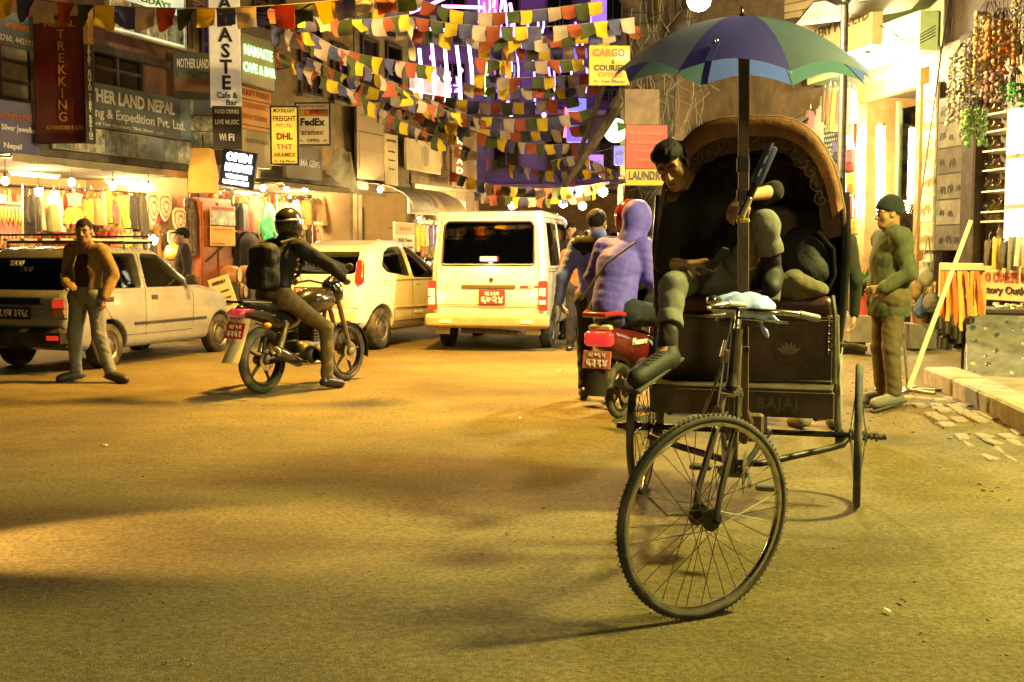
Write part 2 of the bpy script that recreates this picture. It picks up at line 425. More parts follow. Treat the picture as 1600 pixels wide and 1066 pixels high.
# loose grit and litter on the road
def grit():
    m = MB(); g = random.Random(5)
    for i in range(2600):
        y = 2.6 + 12 * g.random() ** 1.6; x = (g.random() - .5) * y * 1.0
        r = .002 + .006 * g.random() ** 4; z = gz(x, y)
        m.ball((x, y, z + r * .3), (r, r * (.6 + .6 * g.random()), r * .6), 5, 3)
    for i in range(700):
        x = 2.6 + 1.6 * g.random(); y = 6 + 7 * g.random(); r = .004 + .015 * g.random() ** 3
        m.ball((x, y, gz(x, y) + r * .3), (r, r * .8, r * .5), 5, 3)
    o = m.build('grit', mat('grit', (.16, .13, .095), .9, var=.4, scale=9)); tag(o, 'loose grit and crumbs of earth scattered over the dusty road', 'grit', kind='stuff')
grit()
def litter(px, py, s, c, lab, z=0.0):
    p = G(px, py, z); g = random.Random(px)
    rows = [[(i * s * .5 - s, j * s * .35, .006 + .01 * g.random()) for i in range(5)] for j in range(3)]
    o = MB().sheet(rows, .001).build('paper_scrap', mat('scrap%d' % int(c * 100), (c, c * .95, c * .85), .8), loc=(p.x, p.y, gz(p.x, p.y)), rot=(0, 0, g.random() * 3))
    tag(o, lab, 'litter', 'scraps lying on the road')
for q in [(877, 581, .05, .6, 'pale flat paper scrap on the road behind the van'), (815, 655, .03, .5, 'small pale scrap on open road left of the scooter'),
          (795, 838, .02, .05, 'tiny dark crumb on the road left of the front wheel'), (850, 797, .015, .06, 'small black crumb beside the front wheel'),
          (1412, 942, .02, .06, 'dark leaf scrap on the road right of the front wheel'), (1390, 957, .02, .5, 'pale torn scrap on the road right of the front wheel'),
          (165, 697, .03, .5, 'pale twist of paper on the open road'), (500, 775, .03, .07, 'dark leaf scrap in the middle of the open road'), (320, 945, .02, .06, 'dark crumpled leaf on the bare foreground road')]: litter(*q)
# pavement edge on the right: kerb blocks of concrete and a strip of old brick paving
def kerb():
    a, b = V((4.06, 10.9, 0)), V((3.45, 6.4, 0)); n = 4; d = (b - a) / n; g = random.Random(2)
    rt = thing('kerb', 'low worn concrete kerb below the leaning jewellery board', 'kerb', (0, 0, 0))
    ang = math.atan2(d.y, d.x)
    for i in range(n):
        c = a + d * (i + .5); m = MB().box((0, 0, 0), (d.length - .012, .30, .24), bev=.018)
        m.build('kerb_block', mat('kerb concrete', (.26, .22, .16), .9, var=.35, scale=7, bump=.5, bscale=30, dirt=.6), rt, loc=(c.x, c.y, gz(c.x, c.y) + .02 + .02 * g.random()), rot=(g.uniform(-.03, .03), g.uniform(-.02, .02), ang + g.uniform(-.02, .02)))
    m = MB()
    pv = [[(x, y, .225) for x in np.linspace(3.60 + .136 * (y - 6.4), 9, 6)] for y in np.linspace(5, 10.8, 8)]
    o = m.sheet(pv, .2).build('pavement', mat('pavement earth', (.2, .165, .115), .9, var=.35, scale=3, bump=.5, bscale=25, dirt=.6)); tag(o, kind='structure')
    br = tag(MB().box((0, 0, -.05), (.01, .01, .01)).build('brick_edging', mat('edging', (.2, .15, .1))), kind='structure')
    me = MB().box((0, 0, 0), (.225, .105, .06), bev=.008).mesh('brick', mat('old brick', (.19, .15, .10), .9, var=.35, scale=12, bump=.6, bscale=40, dirt=.95))
    for r in range(4):
        for i in range(15):
            s = 6.6 + i * .235 + (r % 2) * .11; x = 3.30 - r * .118 + .136 * (s - 6.6)
            if g.random() < .5: continue
            o = link('brick', me, br, (x, s, gz(x, s) - .027 + .014 * g.random()), (g.uniform(-.05, .05), g.uniform(-.05, .05), R(82) + g.uniform(-.1, .1)))
kerb()
# ================================================================ people
SK = lambda n, c: mat('skin ' + n, c, .5, var=.10, scale=18, spec=.4)
HAIR = mat('black hair', (.010, .008, .007), .65, var=.3, scale=60, bump=.8, bscale=160, spec=.2)
def cloth(n, c=None, rough=.85, var=.16, bump=.25, bs=120, sheen=.04, dirt=0): return mat('cloth ' + n, c or (.1,.1,.1), rough, var=var, scale=14, bump=bump, bscale=bs, sheen=sheen, dirt=dirt, spec=.18)
def U(v): v = np.array(v, float); return v / (np.linalg.norm(v) + 1e-9)
def standing(H=1.70, armsL=((.23, 0, .0), (.26, -.03, 0)), **ov):
    """joints of a person facing -y, feet on z=0; x+ is the person's left"""
    k = H / 1.70
    J = dict(pel=(0, 0, .92), che=(0, .0, 1.22), nek=(0, .01, 1.45), hed=(0, -.02, 1.585), hf=(0, -1, 0), hu=(0, 0, 1))
    for s, q in ((1, 'L'), (-1, 'R')):
        J.update({'sh' + q: (s * .185, .01, 1.38), 'el' + q: (s * .25, .03, 1.10), 'wr' + q: (s * .27, -.05, .86), 'fi' + q: (s * .26, -.08, .70),
                  'hi' + q: (s * .095, 0, .90), 'kn' + q: (s * .11, -.02, .49), 'an' + q: (s * .12, .02, .085), 'to' + q: (s * .15, -.17, .035)})
    J = {a: tuple(np.array(b, float) * (1 if a in ('hf', 'hu') else k)) for a, b in J.items()}
    J.update(ov); return J
def hand(F, wr, fi, palm_n, side, r=.0088, k=.006, curl=.35, spread=1.0, L=.175):
    """palm, four unequal bent fingers and a thumb from the side of the palm"""
    wr, fi = np.array(wr, float), np.array(fi, float); d = U(fi - wr); n = np.array(palm_n, float); n = U(n - d * (n @ d)); w = np.cross(d, n) * side
    kn = wr + d * .088
    for t in (-.028, -.009, .009, .027): F.cap(wr + d * .012 + w * t * .7, kn + w * t, .0145, .0125, k=.012)
    for i, (t, ln) in enumerate(((.030, .072), (.010, .082), (-.010, .076), (-.029, .060))):
        p0 = kn + w * t * spread; a = curl
        d1 = U(d * math.cos(a) + n * math.sin(a)); d2 = U(d * math.cos(a * 2) + n * math.sin(a * 2)); d3 = U(d * math.cos(a * 2.9) + n * math.sin(a * 2.9))
        p1 = p0 + d1 * ln * .46; p2 = p1 + d2 * ln * .30; p3 = p2 + d3 * ln * .22
        F.cap(p0, p1, r * 1.06, r, k=k); F.cap(p1, p2, r, r * .94, k=k * .6); F.cap(p2, p3, r * .94, r * .8, k=k * .6)
    b = wr + d * .03 + w * .030 + n * .008; t1 = b + U(d * .75 + w * .62 + n * .3) * .042; t2 = t1 + U(d * .9 + w * .25 + n * .45) * .030
    F.cap(b, t1, r * 1.45, r * 1.15, k=.012); F.cap(t1, t2, r * 1.15, r * .95, k=k)
def head_frame(J):
    f, u = U(J['hf']), np.array(J['hu'], float); u = U(u - f * (u @ f)); r = np.cross(f, u)
    c = np.array(J['hed'], float); return c, np.stack([r, f, u], 1)
def head(F, J, s=1.0, k=.012, ears=True):
    c, M = head_frame(J)
    q = lambda x, y, z: c + M @ (np.array((x, y, z)) * s)
    F.ell(q(0, -.012, .035), np.array((.076, .096, .088)) * s, M, k=.03); F.ell(q(0, .022, -.042), np.array((.061, .070, .084)) * s, M, k=.03)
    F.ell(q(0, .068, -.104), np.array((.026, .022, .020)) * s, M, k=.02)
    for e in (-1, 1):
        F.ell(q(e * .042, .055, -.030), np.array((.024, .022, .026)) * s, M, k=.02)
        F.cap(q(e * .058, .0, -.06), q(e * .03, .055, -.098), .018 * s, .016 * s, k=.02)
    F.cap(q(-.046, .076, .022), q(.046, .076, .022), .014 * s, k=.014)
    for e in (-1, 1):
        F.ell(q(e * .032, .102, .000), np.array((.020, .018, .013)) * s, M, k=.010, op='sub'); F.ell(q(e * .032, .073, .000), np.array((.0155, .0155, .0135)) * s, M, k=.004)
    F.cap(q(0, .088, .016), q(0, .112, -.034), .0085 * s, .0125 * s, k=.008)
    for e in (-1, 1): F.ell(q(e * .012, .099, -.037), np.array((.009, .011, .008)) * s, M, k=.005)
    F.cap(q(-.020, .086, -.066), q(.020, .086, -.066), .0075 * s, k=.006); F.cap(q(-.018, .085, -.081), q(.018, .085, -.081), .0085 * s, k=.006)
    F.cap(q(-.025, .098, -.0735), q(.025, .098, -.0735), .0035 * s, k=.003, op='sub')
    if ears:
        for e in (-1, 1): F.ell(q(e * .078, -.004, -.006), np.array((.011, .024, .034)) * s, M, k=.008); F.ell(q(e * .089, .002, -.002), np.array((.006, .013, .020)) * s, M, k=.004, op='sub')
    F.cap(q(0, -.03, -.06), J['nek'], .054 * s, .058 * s, k=.03)
def hair_field(J, h, s=1.0, style='short'):
    c, M = head_frame(J); q = lambda x, y, z: c + M @ (np.array((x, y, z)) * s)
    F = Field(c - .19 * s, c + .19 * s, h)
    F.ell(q(0, -.018, .042), np.array((.084, .104, .094)) * s, M, k=.0)
    if style == 'full':
        F.ell(q(.015, .022, .082), np.array((.066, .080, .046)) * s, M, k=.03); F.ell(q(-.03, .035, .078), np.array((.045, .06, .038)) * s, M, k=.03)
        for e in (-1, 1): F.cap(q(e * .074, .02, .03), q(e * .077, .018, -.022), .012 * s, .006 * s, k=.012)
    if style == 'long':
        F.cap(q(0, -.06, .03), q(0, -.075, -.17), .085 * s, .07 * s, k=.04); F.cap(q(.06, -.03, .03), q(.07, -.02, -.15), .03 * s, .02 * s, k=.03); F.cap(q(-.06, -.03, .03), q(-.07, -.02, -.15), .03 * s, .02 * s, k=.03)
    # clear the face
    x, y, z = F.full(); L = [sum(M[i][a] * w for i, w in enumerate((x - c[0], y - c[1], z - c[2]))) / s for a in range(3)]
    line = .052 + .10 * np.abs(L[0]) - .9 * np.maximum(np.abs(L[0]) - .05, 0)
    face = np.maximum(.028 + .25 * np.maximum(L[2] - .03, 0) - L[1], L[2] - line - .012 * np.sin(L[0] * 90)) * s
    F.D = np.maximum(F.D, -face); nape = (-.075 - .35 * L[1] - L[2]) * s
    if style != 'long': F.D = np.maximum(F.D, nape)
    F.wrinkle(.0022 * s, 95 / s, 3); return F
def person(name, label, J, loc, rz, top, legs, shoes, skin=(.30, .17, .09), hair='short', h=.011, top_style='jacket', fat=1.0, group=None,
           hands=True, boots=False, cuff=None, collar=True, hem=.80, sleeve=1.0, sleeves=None, detail=None, top_loose=1.0, leg_loose=1.0, palmL=None, palmR=None, curl=.35, seed=1, pants=True, parent_hem=None):
    """one continuous body; hair and each garment are children"""
    A = {k_: np.array(v, float) for k_, v in J.items()}
    pts = np.array([v for k_, v in A.items() if k_ not in ('hf', 'hu')]); lo, hi = pts.min(0) - .2, pts.max(0) + .2
    sk = SK('%.2f' % skin[0], skin)
    F = Field(lo, hi, h)
    side = U(A['shL'] - A['shR']); up = U(A['nek'] - A['pel']); fw = np.cross(side, up); fl = (fw, .72)
    F.cap(A['hiL'], A['hiR'], .095 * fat, k=.03); F.cap(A['pel'], A['che'], .118 * fat, .125 * fat, k=.04, flat=(fw, .8)); F.cap(A['che'], A['nek'] - up * .05, .125, .08, k=.05, flat=(fw, .75))
    F.cap(A['shL'] - side * .03, A['shR'] + side * .03, .058, k=.05)
    head(F, J)
    for q, s in (('L', 1), ('R', -1)):
        F.cap(A['sh' + q], A['el' + q], .048, .038, k=.03); F.cap(A['el' + q], A['wr' + q], .038, .026, k=.02)
        if hands:
            pn = {'L': palmL, 'R': palmR}[q]; pn = -side * s if pn is None else np.array(pn, float)
            hand(F, A['wr' + q], A['fi' + q], pn, s, r=max(.0088, h * .82), curl=curl)
        F.cap(A['hi' + q], A['kn' + q], .082, .054, k=.03); F.cap(A['kn' + q], A['an' + q], .053, .036, k=.02)
        F.cap(A['an' + q], A['to' + q], .038, .034, k=.02)
    body = F.build(name, sk, None, loc=loc, rot=(0, 0, rz)); tag(body, label, 'person', group)
    # ---- trousers
    if pants:
        T = Field(lo, hi, h)
        T.cap(A['hiL'], A['hiR'], .112 * fat * leg_loose, k=.03); T.cap(A['pel'], A['pel'] + up * .10, .13 * fat, k=.03, flat=(fw, .85))
        for q in 'LR':
            T.cap(A['hi' + q], A['kn' + q], .094 * leg_loose, .070 * leg_loose, k=.03)
            end = A['an' + q] if cuff is None else A['kn' + q] + (A['an' + q] - A['kn' + q]) * cuff
            dn = U(A['an' + q] - A['kn' + q])
            T.cap(A['kn' + q], end - dn * .04, .069 * leg_loose, .058 * leg_loose, k=.02)
            if cuff is not None: T.cap(end - dn * .045, end - dn * .005, .064 * leg_loose, .068 * leg_loose, k=.004)
            # flat hem
            c0 = end + dn * .0; sl, (x, y, z) = T.win(c0 - .2, c0 + .2, 0)
            dd = (x - c0[0]) * dn[0] + (y - c0[1]) * dn[1] + (z - c0[2]) * dn[2]
            near = np.sqrt((x - c0[0]) ** 2 + (y - c0[1]) ** 2 + (z - c0[2]) ** 2)
            T.D[sl] = np.where(near < .16, np.maximum(T.D[sl], dd), T.D[sl])
        T.wrinkle(.0034, 27, seed + 5, (1, 1, .9)); T.build('trousers', legs, body)
    # ---- top
    Cc = Field(lo, hi, h); tl = top_loose
    hemp = A['pel'] + up * (hem - .92) if hem else A['pel']
    Cc.cap(A['pel'] + up * (hem - .92 + .10), A['che'], .150 * fat * tl, .150 * tl, k=.05, flat=(fw, .8)); Cc.cap(A['che'], A['nek'] - up * .07, .152 * tl, .095, k=.05, flat=(fw, .8))
    Cc.cap(A['shL'] - side * .02, A['shR'] + side * .02, .076 * tl, k=.06)
    for q in 'LR':
        e = A['el' + q]; sv = (sleeves or {}).get(q, sleeve); w = e + (A['wr' + q] - e) * sv
        Cc.cap(A['sh' + q], e, .070 * tl, .056 * tl, k=.04)
        if sv > .02: Cc.cap(e, w, .055 * tl, .043 * tl, k=.02)
    if collar: Cc.cap(A['nek'] - up * .05, A['nek'] + up * .005, .074, .070, k=.02)
    if top_style == 'puffer':
        x, y, z = Cc.full(); t = (x * up[0] + y * up[1] + z * up[2]); Cc.D -= (.0042 * np.sqrt(np.abs(np.sin(t * math.pi / .062 + .25 * np.sin(9 * x) + .2 * np.sin(11 * y)))) - .004).astype(np.float32)
    if top_style in ('jacket', 'open'): Cc.wrinkle(.0046, 24, seed, (1, 1, 1.2))
    else: Cc.wrinkle(.0022 if top_style == 'puffer' else .0048, 30 if top_style == 'puffer' else 22, seed)
    # clear the neck hole and hem
    nk = A['nek'] + up * .01; x, y, z = Cc.full(); dd = (x - hemp[0]) * up[0] + (y - hemp[1]) * up[1] + (z - hemp[2]) * up[2]
    armfree = np.abs((x - A['pel'][0]) * side[0] + (y - A['pel'][1]) * side[1] + (z - A['pel'][2]) * side[2]) < .205 * fat
    fwd = np.abs((x - A['pel'][0]) * fw[0] + (y - A['pel'][1]) * fw[1] + (z - A['pel'][2]) * fw[2]) < .17 * fat
    if parent_hem is None: Cc.D = np.where(armfree & fwd & (dd < .02), np.maximum(Cc.D, -dd), Cc.D).astype(np.float32)
    if top_style == 'open':
        # open front: a wedge is cut out and a shirt shows
        xs = (x - A['che'][0]) * side[0] + (y - A['che'][1]) * side[1] + (z - A['che'][2]) * side[2]; ys = (x - A['che'][0]) * fw[0] + (y - A['che'][1]) * fw[1] + (z - A['che'][2]) * fw[2]
        wedge = np.maximum(np.abs(xs - .01) - .062 - .015 * np.sin(dd * 6), .02 - ys); Cc.D = np.maximum(Cc.D, -wedge).astype(np.float32)
        Sx = Field(lo, hi, h); Sx.cap(A['pel'] + up * .10, A['che'], .138 * fat, .138, k=.05, flat=(fw, .8)); Sx.cap(A['che'], A['nek'] - up * .07, .14, .08, k=.05, flat=(fw, .78)); Sx.cap(A['nek'] - up * .06, A['nek'], .066, k=.02); Sx.wrinkle(.003, 24, 9)
        Sx.build('shirt', detail or cloth('dark shirt', (.03, .015, .012)), body)
    Cc.build({'puffer': 'puffer_jacket', 'open': 'jacket', 'jacket': 'jacket', 'sweater': 'sweater'}.get(top_style, 'jacket'), top, body)
    # ---- shoes
    for q in 'LR':
        a, t = A['an' + q], A['to' + q]; d = U(t - a); Fs = Field(np.minimum(a, t) - .14, np.maximum(a, t) + .14, min(h, .008))
        dn = U(np.array((0, 0, -1.0)) - d * float(np.array((0, 0, -1.0)) @ d)); heel = a + dn * .035 - d * .035
        Fs.cap(heel, t + dn * .0, .044, .040, k=.02); Fs.cap(a - d * .01 + dn * .01, t - d * .03, .048, .042, k=.03)
        if boots: Fs.cap(a + dn * .03, a + U(A['kn' + q] - a) * .13, .050, .050, k=.02)
        x, y, z = Fs.full(); b0 = a + dn * .068; Fs.D = np.maximum(Fs.D, (x - b0[0]) * dn[0] + (y - b0[1]) * dn[1] + (z - b0[2]) * dn[2]).astype(np.float32)
        sh = Fs.build('boot' if boots else 'shoe', shoes, body)
        if boots or h < .012:
            Fo = Field(np.minimum(a, t) - .14, np.maximum(a, t) + .14, min(h, .008)); w = np.cross(d, dn)
            Fo.box((heel + t) / 2 + dn * .034 - d * .0, (np.linalg.norm(t - heel) + .085, .088, .022), np.stack([d, w, dn], 1), .01)
            Fo.build('sole', mat('shoe sole', (.05, .04, .03) if boots else (.35, .34, .30), .8, var=.3), sh)
    if hair: hair_field(J, min(h, .008), 1.0, hair).build('hair', HAIR, body)
    return body
def face_marks(body, J, brow=True, eye='open', lips=True, s=1.0, lip=(.22, .09, .06)):
    c, M = head_frame(J); q = lambda x, y, z: tuple(c + M @ (np.array((x, y, z)) * s))
    for e in (-1, 1):
        if brow: MB().tube([q(e * .014, .0925, .020), q(e * .030, .0925, .0265), q(e * .048, .078, .0215)], [.0035, .0048, .0025], 6).build('eyebrow', HAIR, body, smooth=True)
        if eye == 'down':
            MB().tube([q(e * .018, .0862, -.0055), q(e * .032, .0905, -.0085), q(e * .045, .082, -.006)], [.0012, .0022, .0012], 6).build('eyelash', HAIR, body, smooth=True)
        else:
            m = MB(); Mm = Matrix([list(r) for r in M]); m.ball(q(e * .032, .0805, -.001), (.012, .0078, .0055), 10, 6, Mm); m.cur = 1; m.ball(q(e * .032, .0855, -.001), (.0055, .0045, .0052), 10, 6, Mm)
            m.build('eye', [mat('eye white', (.6, .56, .5), .2, var=0), mat('iris', (.02, .012, .008), .15, var=0)], body, smooth=True)
    if lips: MB().tube([q(-.022, .0905, -.072), q(-.008, .0955, -.0685), q(0, .0955, -.070), q(.008, .0955, -.0685), q(.022, .0905, -.072)], [.002, .0045, .0042, .0045, .002], 6).build('lips', mat('lips', lip, .45), body, smooth=True)
# ================================================================ the cycle rickshaw
RO, RT = V((1.248, 6.06, 0)), R(-16.8)
_rm = Matrix.Rotation(-RT, 3, 'Z')
def RK(px, py, yl):
    """pixel -> rickshaw-local point on the plane y = yl"""
    o = _rm @ (V((0, 0, CH)) - RO); d = _rm @ ray(px, py); return o + d * ((yl - o.y) / d.y)
def steel(n, c=(.05, .045, .04), rough=.45, metal=.8, **k): return mat('steel ' + n, c, rough, metal, **dict(dict(var=.35, scale=14, dirt=.55), **k))
CHROME = mat('worn chrome', (.62, .60, .55), .22, 1.0, var=.2, scale=20, dirt=.25)
FRAME = steel('black frame', (.035, .03, .026)); RUST = mat('rusty frame paint', (.13, .07, .04), .6, .3, var=.4, scale=12, dirt=.6)
RUB = mat('tyre rubber', (.035, .033, .03), .8, var=.3, scale=20, dirt=.75)
RS = thing('cycle_rickshaw', 'three-wheeled cycle rickshaw with dark carved hood parked facing out of the street', 'rickshaw', (RO.x, RO.y, gz(RO.x, RO.y)), RT)
def wheel(name, Rr=.375, tr=.024, knob=False, n=34, hubr=.024, hubw=.10):
    """wheel about the local x axis at the origin"""
    w = bpy.data.objects.new(name, None); COL.objects.link(w)
    m = MB().torus((0, 0, 0), Rr - tr, tr, 72, 10, 'X')
    if knob:
        for i in range(110):
            a = 2 * math.pi * i / 110
            for s in (-1, 1):
                aa = a + (s * .5) * math.pi / 110; q = Rr - .002
                m.box((s * .010, q * math.cos(aa), q * math.sin(aa)), (.006, .007, .004), Matrix.Rotation(aa, 3, 'X'))
    m.build('tyre', RUB, w, smooth=True)
    rr = Rr - 2 * tr + .003
    MB().lathe([(rr - .010, -.004), (rr - .008, -.011), (rr, -.014), (rr + .005, -.013), (rr + .002, -.009), (rr + .002, .009), (rr + .005, .013), (rr, .014), (rr - .008, .011), (rr - .010, .004), (rr - .010, -.004)], 72, axis='X', cap=False).build('rim', CHROME, w, smooth=50)
    m = MB().lathe([(.006, -hubw / 2 - .03), (.007, -hubw / 2), (hubr * 1.7, -hubw / 2 + .008), (hubr * 1.7, -hubw / 2 + .014), (hubr, -hubw / 2 + .02), (hubr, hubw / 2 - .02), (hubr * 1.7, hubw / 2 - .014), (hubr * 1.7, hubw / 2 - .008), (.007, hubw / 2), (.006, hubw / 2 + .03)], 16, axis='X')
    m.build('hub', FRAME, w, smooth=True)
    sm = {}
    for i in range(n):
        a = 2 * math.pi * i / n; s = 1 if i % 2 else -1; t = 1 if (i // 2) % 2 else -1
        if (s, t) not in sm: sm[(s, t)] = MB().cyl((s * (hubw / 2 - .011), hubr * 1.6 * math.cos(t * 1.1), hubr * 1.6 * math.sin(t * 1.1)), (s * .004, rr - .008, 0), .0017, n=5).mesh('spoke', steel('spoke', (.16, .15, .13), .4))
        link('spoke', sm[(s, t)], w, rot=(a, 0, 0))
    return w
wr_ = wheel('wheel', tr=.020, knob=False); wr_.parent = RS; wr_.location = (.5625, 0, .375)
wl_ = copy_tree(wr_, RS); wl_.location = (-.5625, 0, .375)
wf_ = wheel('wheel', tr=.018, knob=True, n=36); wf_.parent = RS; wf_.location = (.045, -2.09, .372)
STEER = R(-44.3); SM = Matrix.Rotation(STEER, 3, 'Z')
A0, A1 = V((.085, -2.03, .36)), V((.125, -1.79, 1.10)); AX = (A1 - A0).normalized()
LEAN = math.atan2(AX.x, AX.z)
wf_.rotation_euler = (0, R(4), STEER)
HD = SM @ V((0, -1, 0)); SD = SM @ V((1, 0, 0))       # heading and side of the steered wheel
HUB = V((.045, -2.09, .372)); CROWN = A0 + AX * .46; HEADT = A0 + AX * .70
m = MB()
for s in (-1, 1):
    m.tube([HUB + SD * s * .062, HUB + SD * s * .062 + V((0, 0, .10)) - HD * .02, CROWN + SD * s * .05 - AX * .10, CROWN + SD * s * .045], [.010, .012, .014, .014], 10)
m.build('fork', steel('fork', (.10, .085, .06), .4), RS, smooth=True)
MB().tube([CROWN + SD * -.055, CROWN + SD * .055], .016, 10).build('fork_crown', CHROME, RS, smooth=True)
MB().tube([CROWN + AX * .02, CROWN + AX * .05, HEADT - AX * .03, HEADT], [.024, .020, .020, .024], 12).build('head_tube', FRAME, RS, smooth=True)
MB().tube([HEADT, A1], .0125, 10).build('stem', CHROME, RS, smooth=True)
# handlebar: straight middle, both grips swept back
B = A1 + V((0, 0, .0)); TW = V((0, 0, .012))
pts = []
for s in (-1, 1):
    q = [B + SD * s * .02, B + SD * s * .09 + HD * .03, B + SD * s * .15 + HD * .02 + TW * s * -.2, B + SD * s * .19 - HD * .04 - TW * s * .4, B + SD * s * .20 - HD * .10 - TW * s * .9, B + SD * s * .205 - HD * .19 - TW * s * 1.3 + V((0, 0, -.012))]
    pts = (list(reversed(q)) + pts) if s < 0 else (pts + q)
hb = MB().tube(pts, .011, 10).build('handlebar', CHROME, RS, smooth=True)
for s in (-1, 1):
    e = B + SD * s * .205 - HD * .19 - TW * s * 1.3 + V((0, 0, -.012)); e0 = B + SD * s * .20 - HD * .11 - TW * s * .95
    MB().tube([e0, e + (e - e0) * .12], [.014, .0145], 10).build('grip', mat('grip', (.30, .28, .26), .5, var=.2), hb, smooth=True)
    MB().tube([B + SD * s * .05 + HD * .05 - V((0, 0, .028)), B + SD * s * .14 + HD * .045 - V((0, 0, .03)), B + SD * s * .18 - HD * .08 - V((0, 0, .035)) - TW * s * .7], .0048, 8).build('brake_lever', CHROME, hb, smooth=True)
MB().lathe([(.0, -.012), (.026, -.010), (.030, .0), (.026, .012), (.012, .02), (0, .021)], 16, c=B + SD * -.11 + HD * .03 + V((0, 0, .03))).build('bell', CHROME, hb, smooth=True)
MB().tube([B + HD * .03 - V((0, 0, .02)), CROWN + AX * .18 + HD * .045, CROWN + AX * .05 + HD * .05, CROWN + HD * .055 - AX * .05], .0045, 8).build('brake_rod', CHROME, RS, smooth=True)
m = MB().box(CROWN + AX * .14 + HD * .045, (.03, .02, .05), bev=.004); m.tube([CROWN + AX * .14 + HD * .06, CROWN + AX * .20 + HD * .05], .008, 8); m.build('lamp_bracket', CHROME, RS)
m = MB()
for s in (-1, 1): m.tube([CROWN + HD * .055 - AX * .05 + SD * s * .01, CROWN + HD * .05 - AX * .10 + SD * s * .045, CROWN - AX * .14 + SD * s * .035 + HD * .02], .006, 8)
m.build('brake_stirrup', steel('stirrup', (.2, .18, .15)), RS, smooth=True)
MB().tube([CROWN + AX * .1 + SD * -.06, CROWN - AX * .10 + SD * -.16 - V((0, 0, .02)), HUB + V((-.19, -.1, .2)), HUB + V((-.2, -.12, .10)), HUB + V((-.12, -.09, .02)), HUB + SD * -.05], .0055, 8).build('brake_cable', mat('cable sheath', (.10, .07, .05), .6), RS, smooth=True)
# frame behind the head tube
BBK = V((.05, -1.18, .37)); SEATP = V((.06, -1.12, 1.0))
MB().tube([HEADT - AX * .03, V((.08, -1.5, .78)), V((.06, -1.14, .72))], .019, 10).build('top_tube', RUST, RS, smooth=True)
MB().tube([CROWN + AX * .06, BBK], .019, 10).build('down_tube', FRAME, RS, smooth=True)
MB().tube([BBK, SEATP], .017, 10).build('seat_tube', RUST, RS, smooth=True)
m = MB()
for s in (-1, 1): m.tube([BBK + V((s * .03, 0, 0)), V((s * .10 + .03, -.5, .42)), V((s * .12, 0, .375))], .014, 8)
m.build('chain_stays', FRAME, RS, smooth=True)
cr = MB().lathe([(.01, -.06), (.024, -.058), (.024, .058), (.01, .06)], 12, c=BBK, axis='X').build('crank', steel('crank', (.2, .18, .15)), RS, smooth=True)
MB().lathe([(.085, .045), (.092, .046), (.092, .049), (.085, .05), (.03, .051), (.03, .044)], 28, c=BBK, axis='X').build('chainring', steel('ring', (.16, .14, .11)), cr, smooth=True)
for s in (-1, 1):
    e = BBK + V((s * .075, s * -.05, -.005 * s)); t = e + V((s * .01, s * -.12, -.02))
    MB().tube([BBK + V((s * .06, 0, 0)), e, t], .010, 8).build('crank_arm', CHROME, cr, smooth=True)
    MB().box(t + V((s * .075, 0, 0)), (.10, .062, .024), bev=.006).build('pedal', mat('pedal rubber', (.06, .05, .04), .8, dirt=.5), cr)
# axle, springs and the lower tube
MB().tube([(-.70, 0, .375), (.70, 0, .375)], .016, 12).build('rear_axle', FRAME, RS, smooth=True)
for s in (-1, 1):
    MB().lathe([(.034, -.02), (.034, .02)], 14, c=(s * .47, 0, .375), axis='X').build('bearing', FRAME, RS, smooth=True)
    m = MB()
    for q, r in ((.63, .021), (.655, .027), (.675, .020), (.695, .015)): m.lathe([(r, -.008), (r, .008)], 8, c=(s * q, 0, .375), axis='X')
    m.build('axle_nut', steel('nut', (.12, .1, .08)), RS)
MB().tube([(-.60 + .1, -.04, .36), (-.50, -.10, .335), (-.30, -.30, .32), (0, -.62, .31), (.12, -.60, .31), (.42, -.16, .325), (.49, -.07, .335), (.51, -.02, .36)], .017, 10).build('lower_tube', FRAME, RS, smooth=True)
MB().box((.02, -.35, .46), (.20, .24, .14), bev=.012).build('axle_box', RUST, RS)
for s in (-1, 1): MB().tube([(s * .47, 0, .33), (s * .45, -.03, .62), (s * .44, -.12, 1.0)], .020, 8).build('side_strut', mat('strut paint', (.16, .14, .09), .6, .3, var=.35, dirt=.5), RS, smooth=True)
for s in (-1, 1):
    m = MB(); m.tube([(s * .36, -.34, .50), (s * .40, 0, .46), (s * .36, .40, .50)], .013, 8); m.tube([(s * .36, -.34, .52), (s * .38, 0, .475), (s * .36, .40, .52)], .013, 8)
    tag(m.build('leaf_spring', FRAME, RS, smooth=True), kind='stuff')
# body
WOODP = mat('dark painted board', (.050, .030, .016), .55, var=.45, scale=9, bump=.3, bscale=40, dirt=.35)
MB().box((0, -.40, .575), (.90, .03, .13), bev=.006).build('front_edge_board', WOODP, RS)
MB().box((0, -.20, .645), (.88, .42, .02), bev=.004).build('footboard', WOODP, RS)
pn = MB().box((.0, -.16, .815), (.86, .02, .325), bev=.004).build('front_panel', WOODP, RS)
for z in (.985, .665): MB().box((0, -.175, z), (.86, .012, .014), bev=.003).build('trim_strip', steel('trim', (.12, .09, .05), .5), pn)
EMB = mat('painted flower', (.10, .06, .05), .6, var=.2)
fl = RK(1232, 548, -.172); m = MB()
for a in (-60, -35, -12, 12, 35, 60):
    M_ = Matrix.Rotation(R(a), 4, 'Y'); m.prism([(0, -.005), (.010, .030), (.004, .062), (-.004, .062), (-.010, .030)], .006, Matrix.Translation(fl - V((0, .0, .02))) @ M_)
m.build('flower_emblem', mat('emblem pale', (.22, .15, .11), .6), pn)
MB().torus(fl + V((0, .004, .005)), .075, .006, 32, 6, 'Y').build('emblem_ring', mat('emblem dark red', (.09, .02, .015), .6), pn)
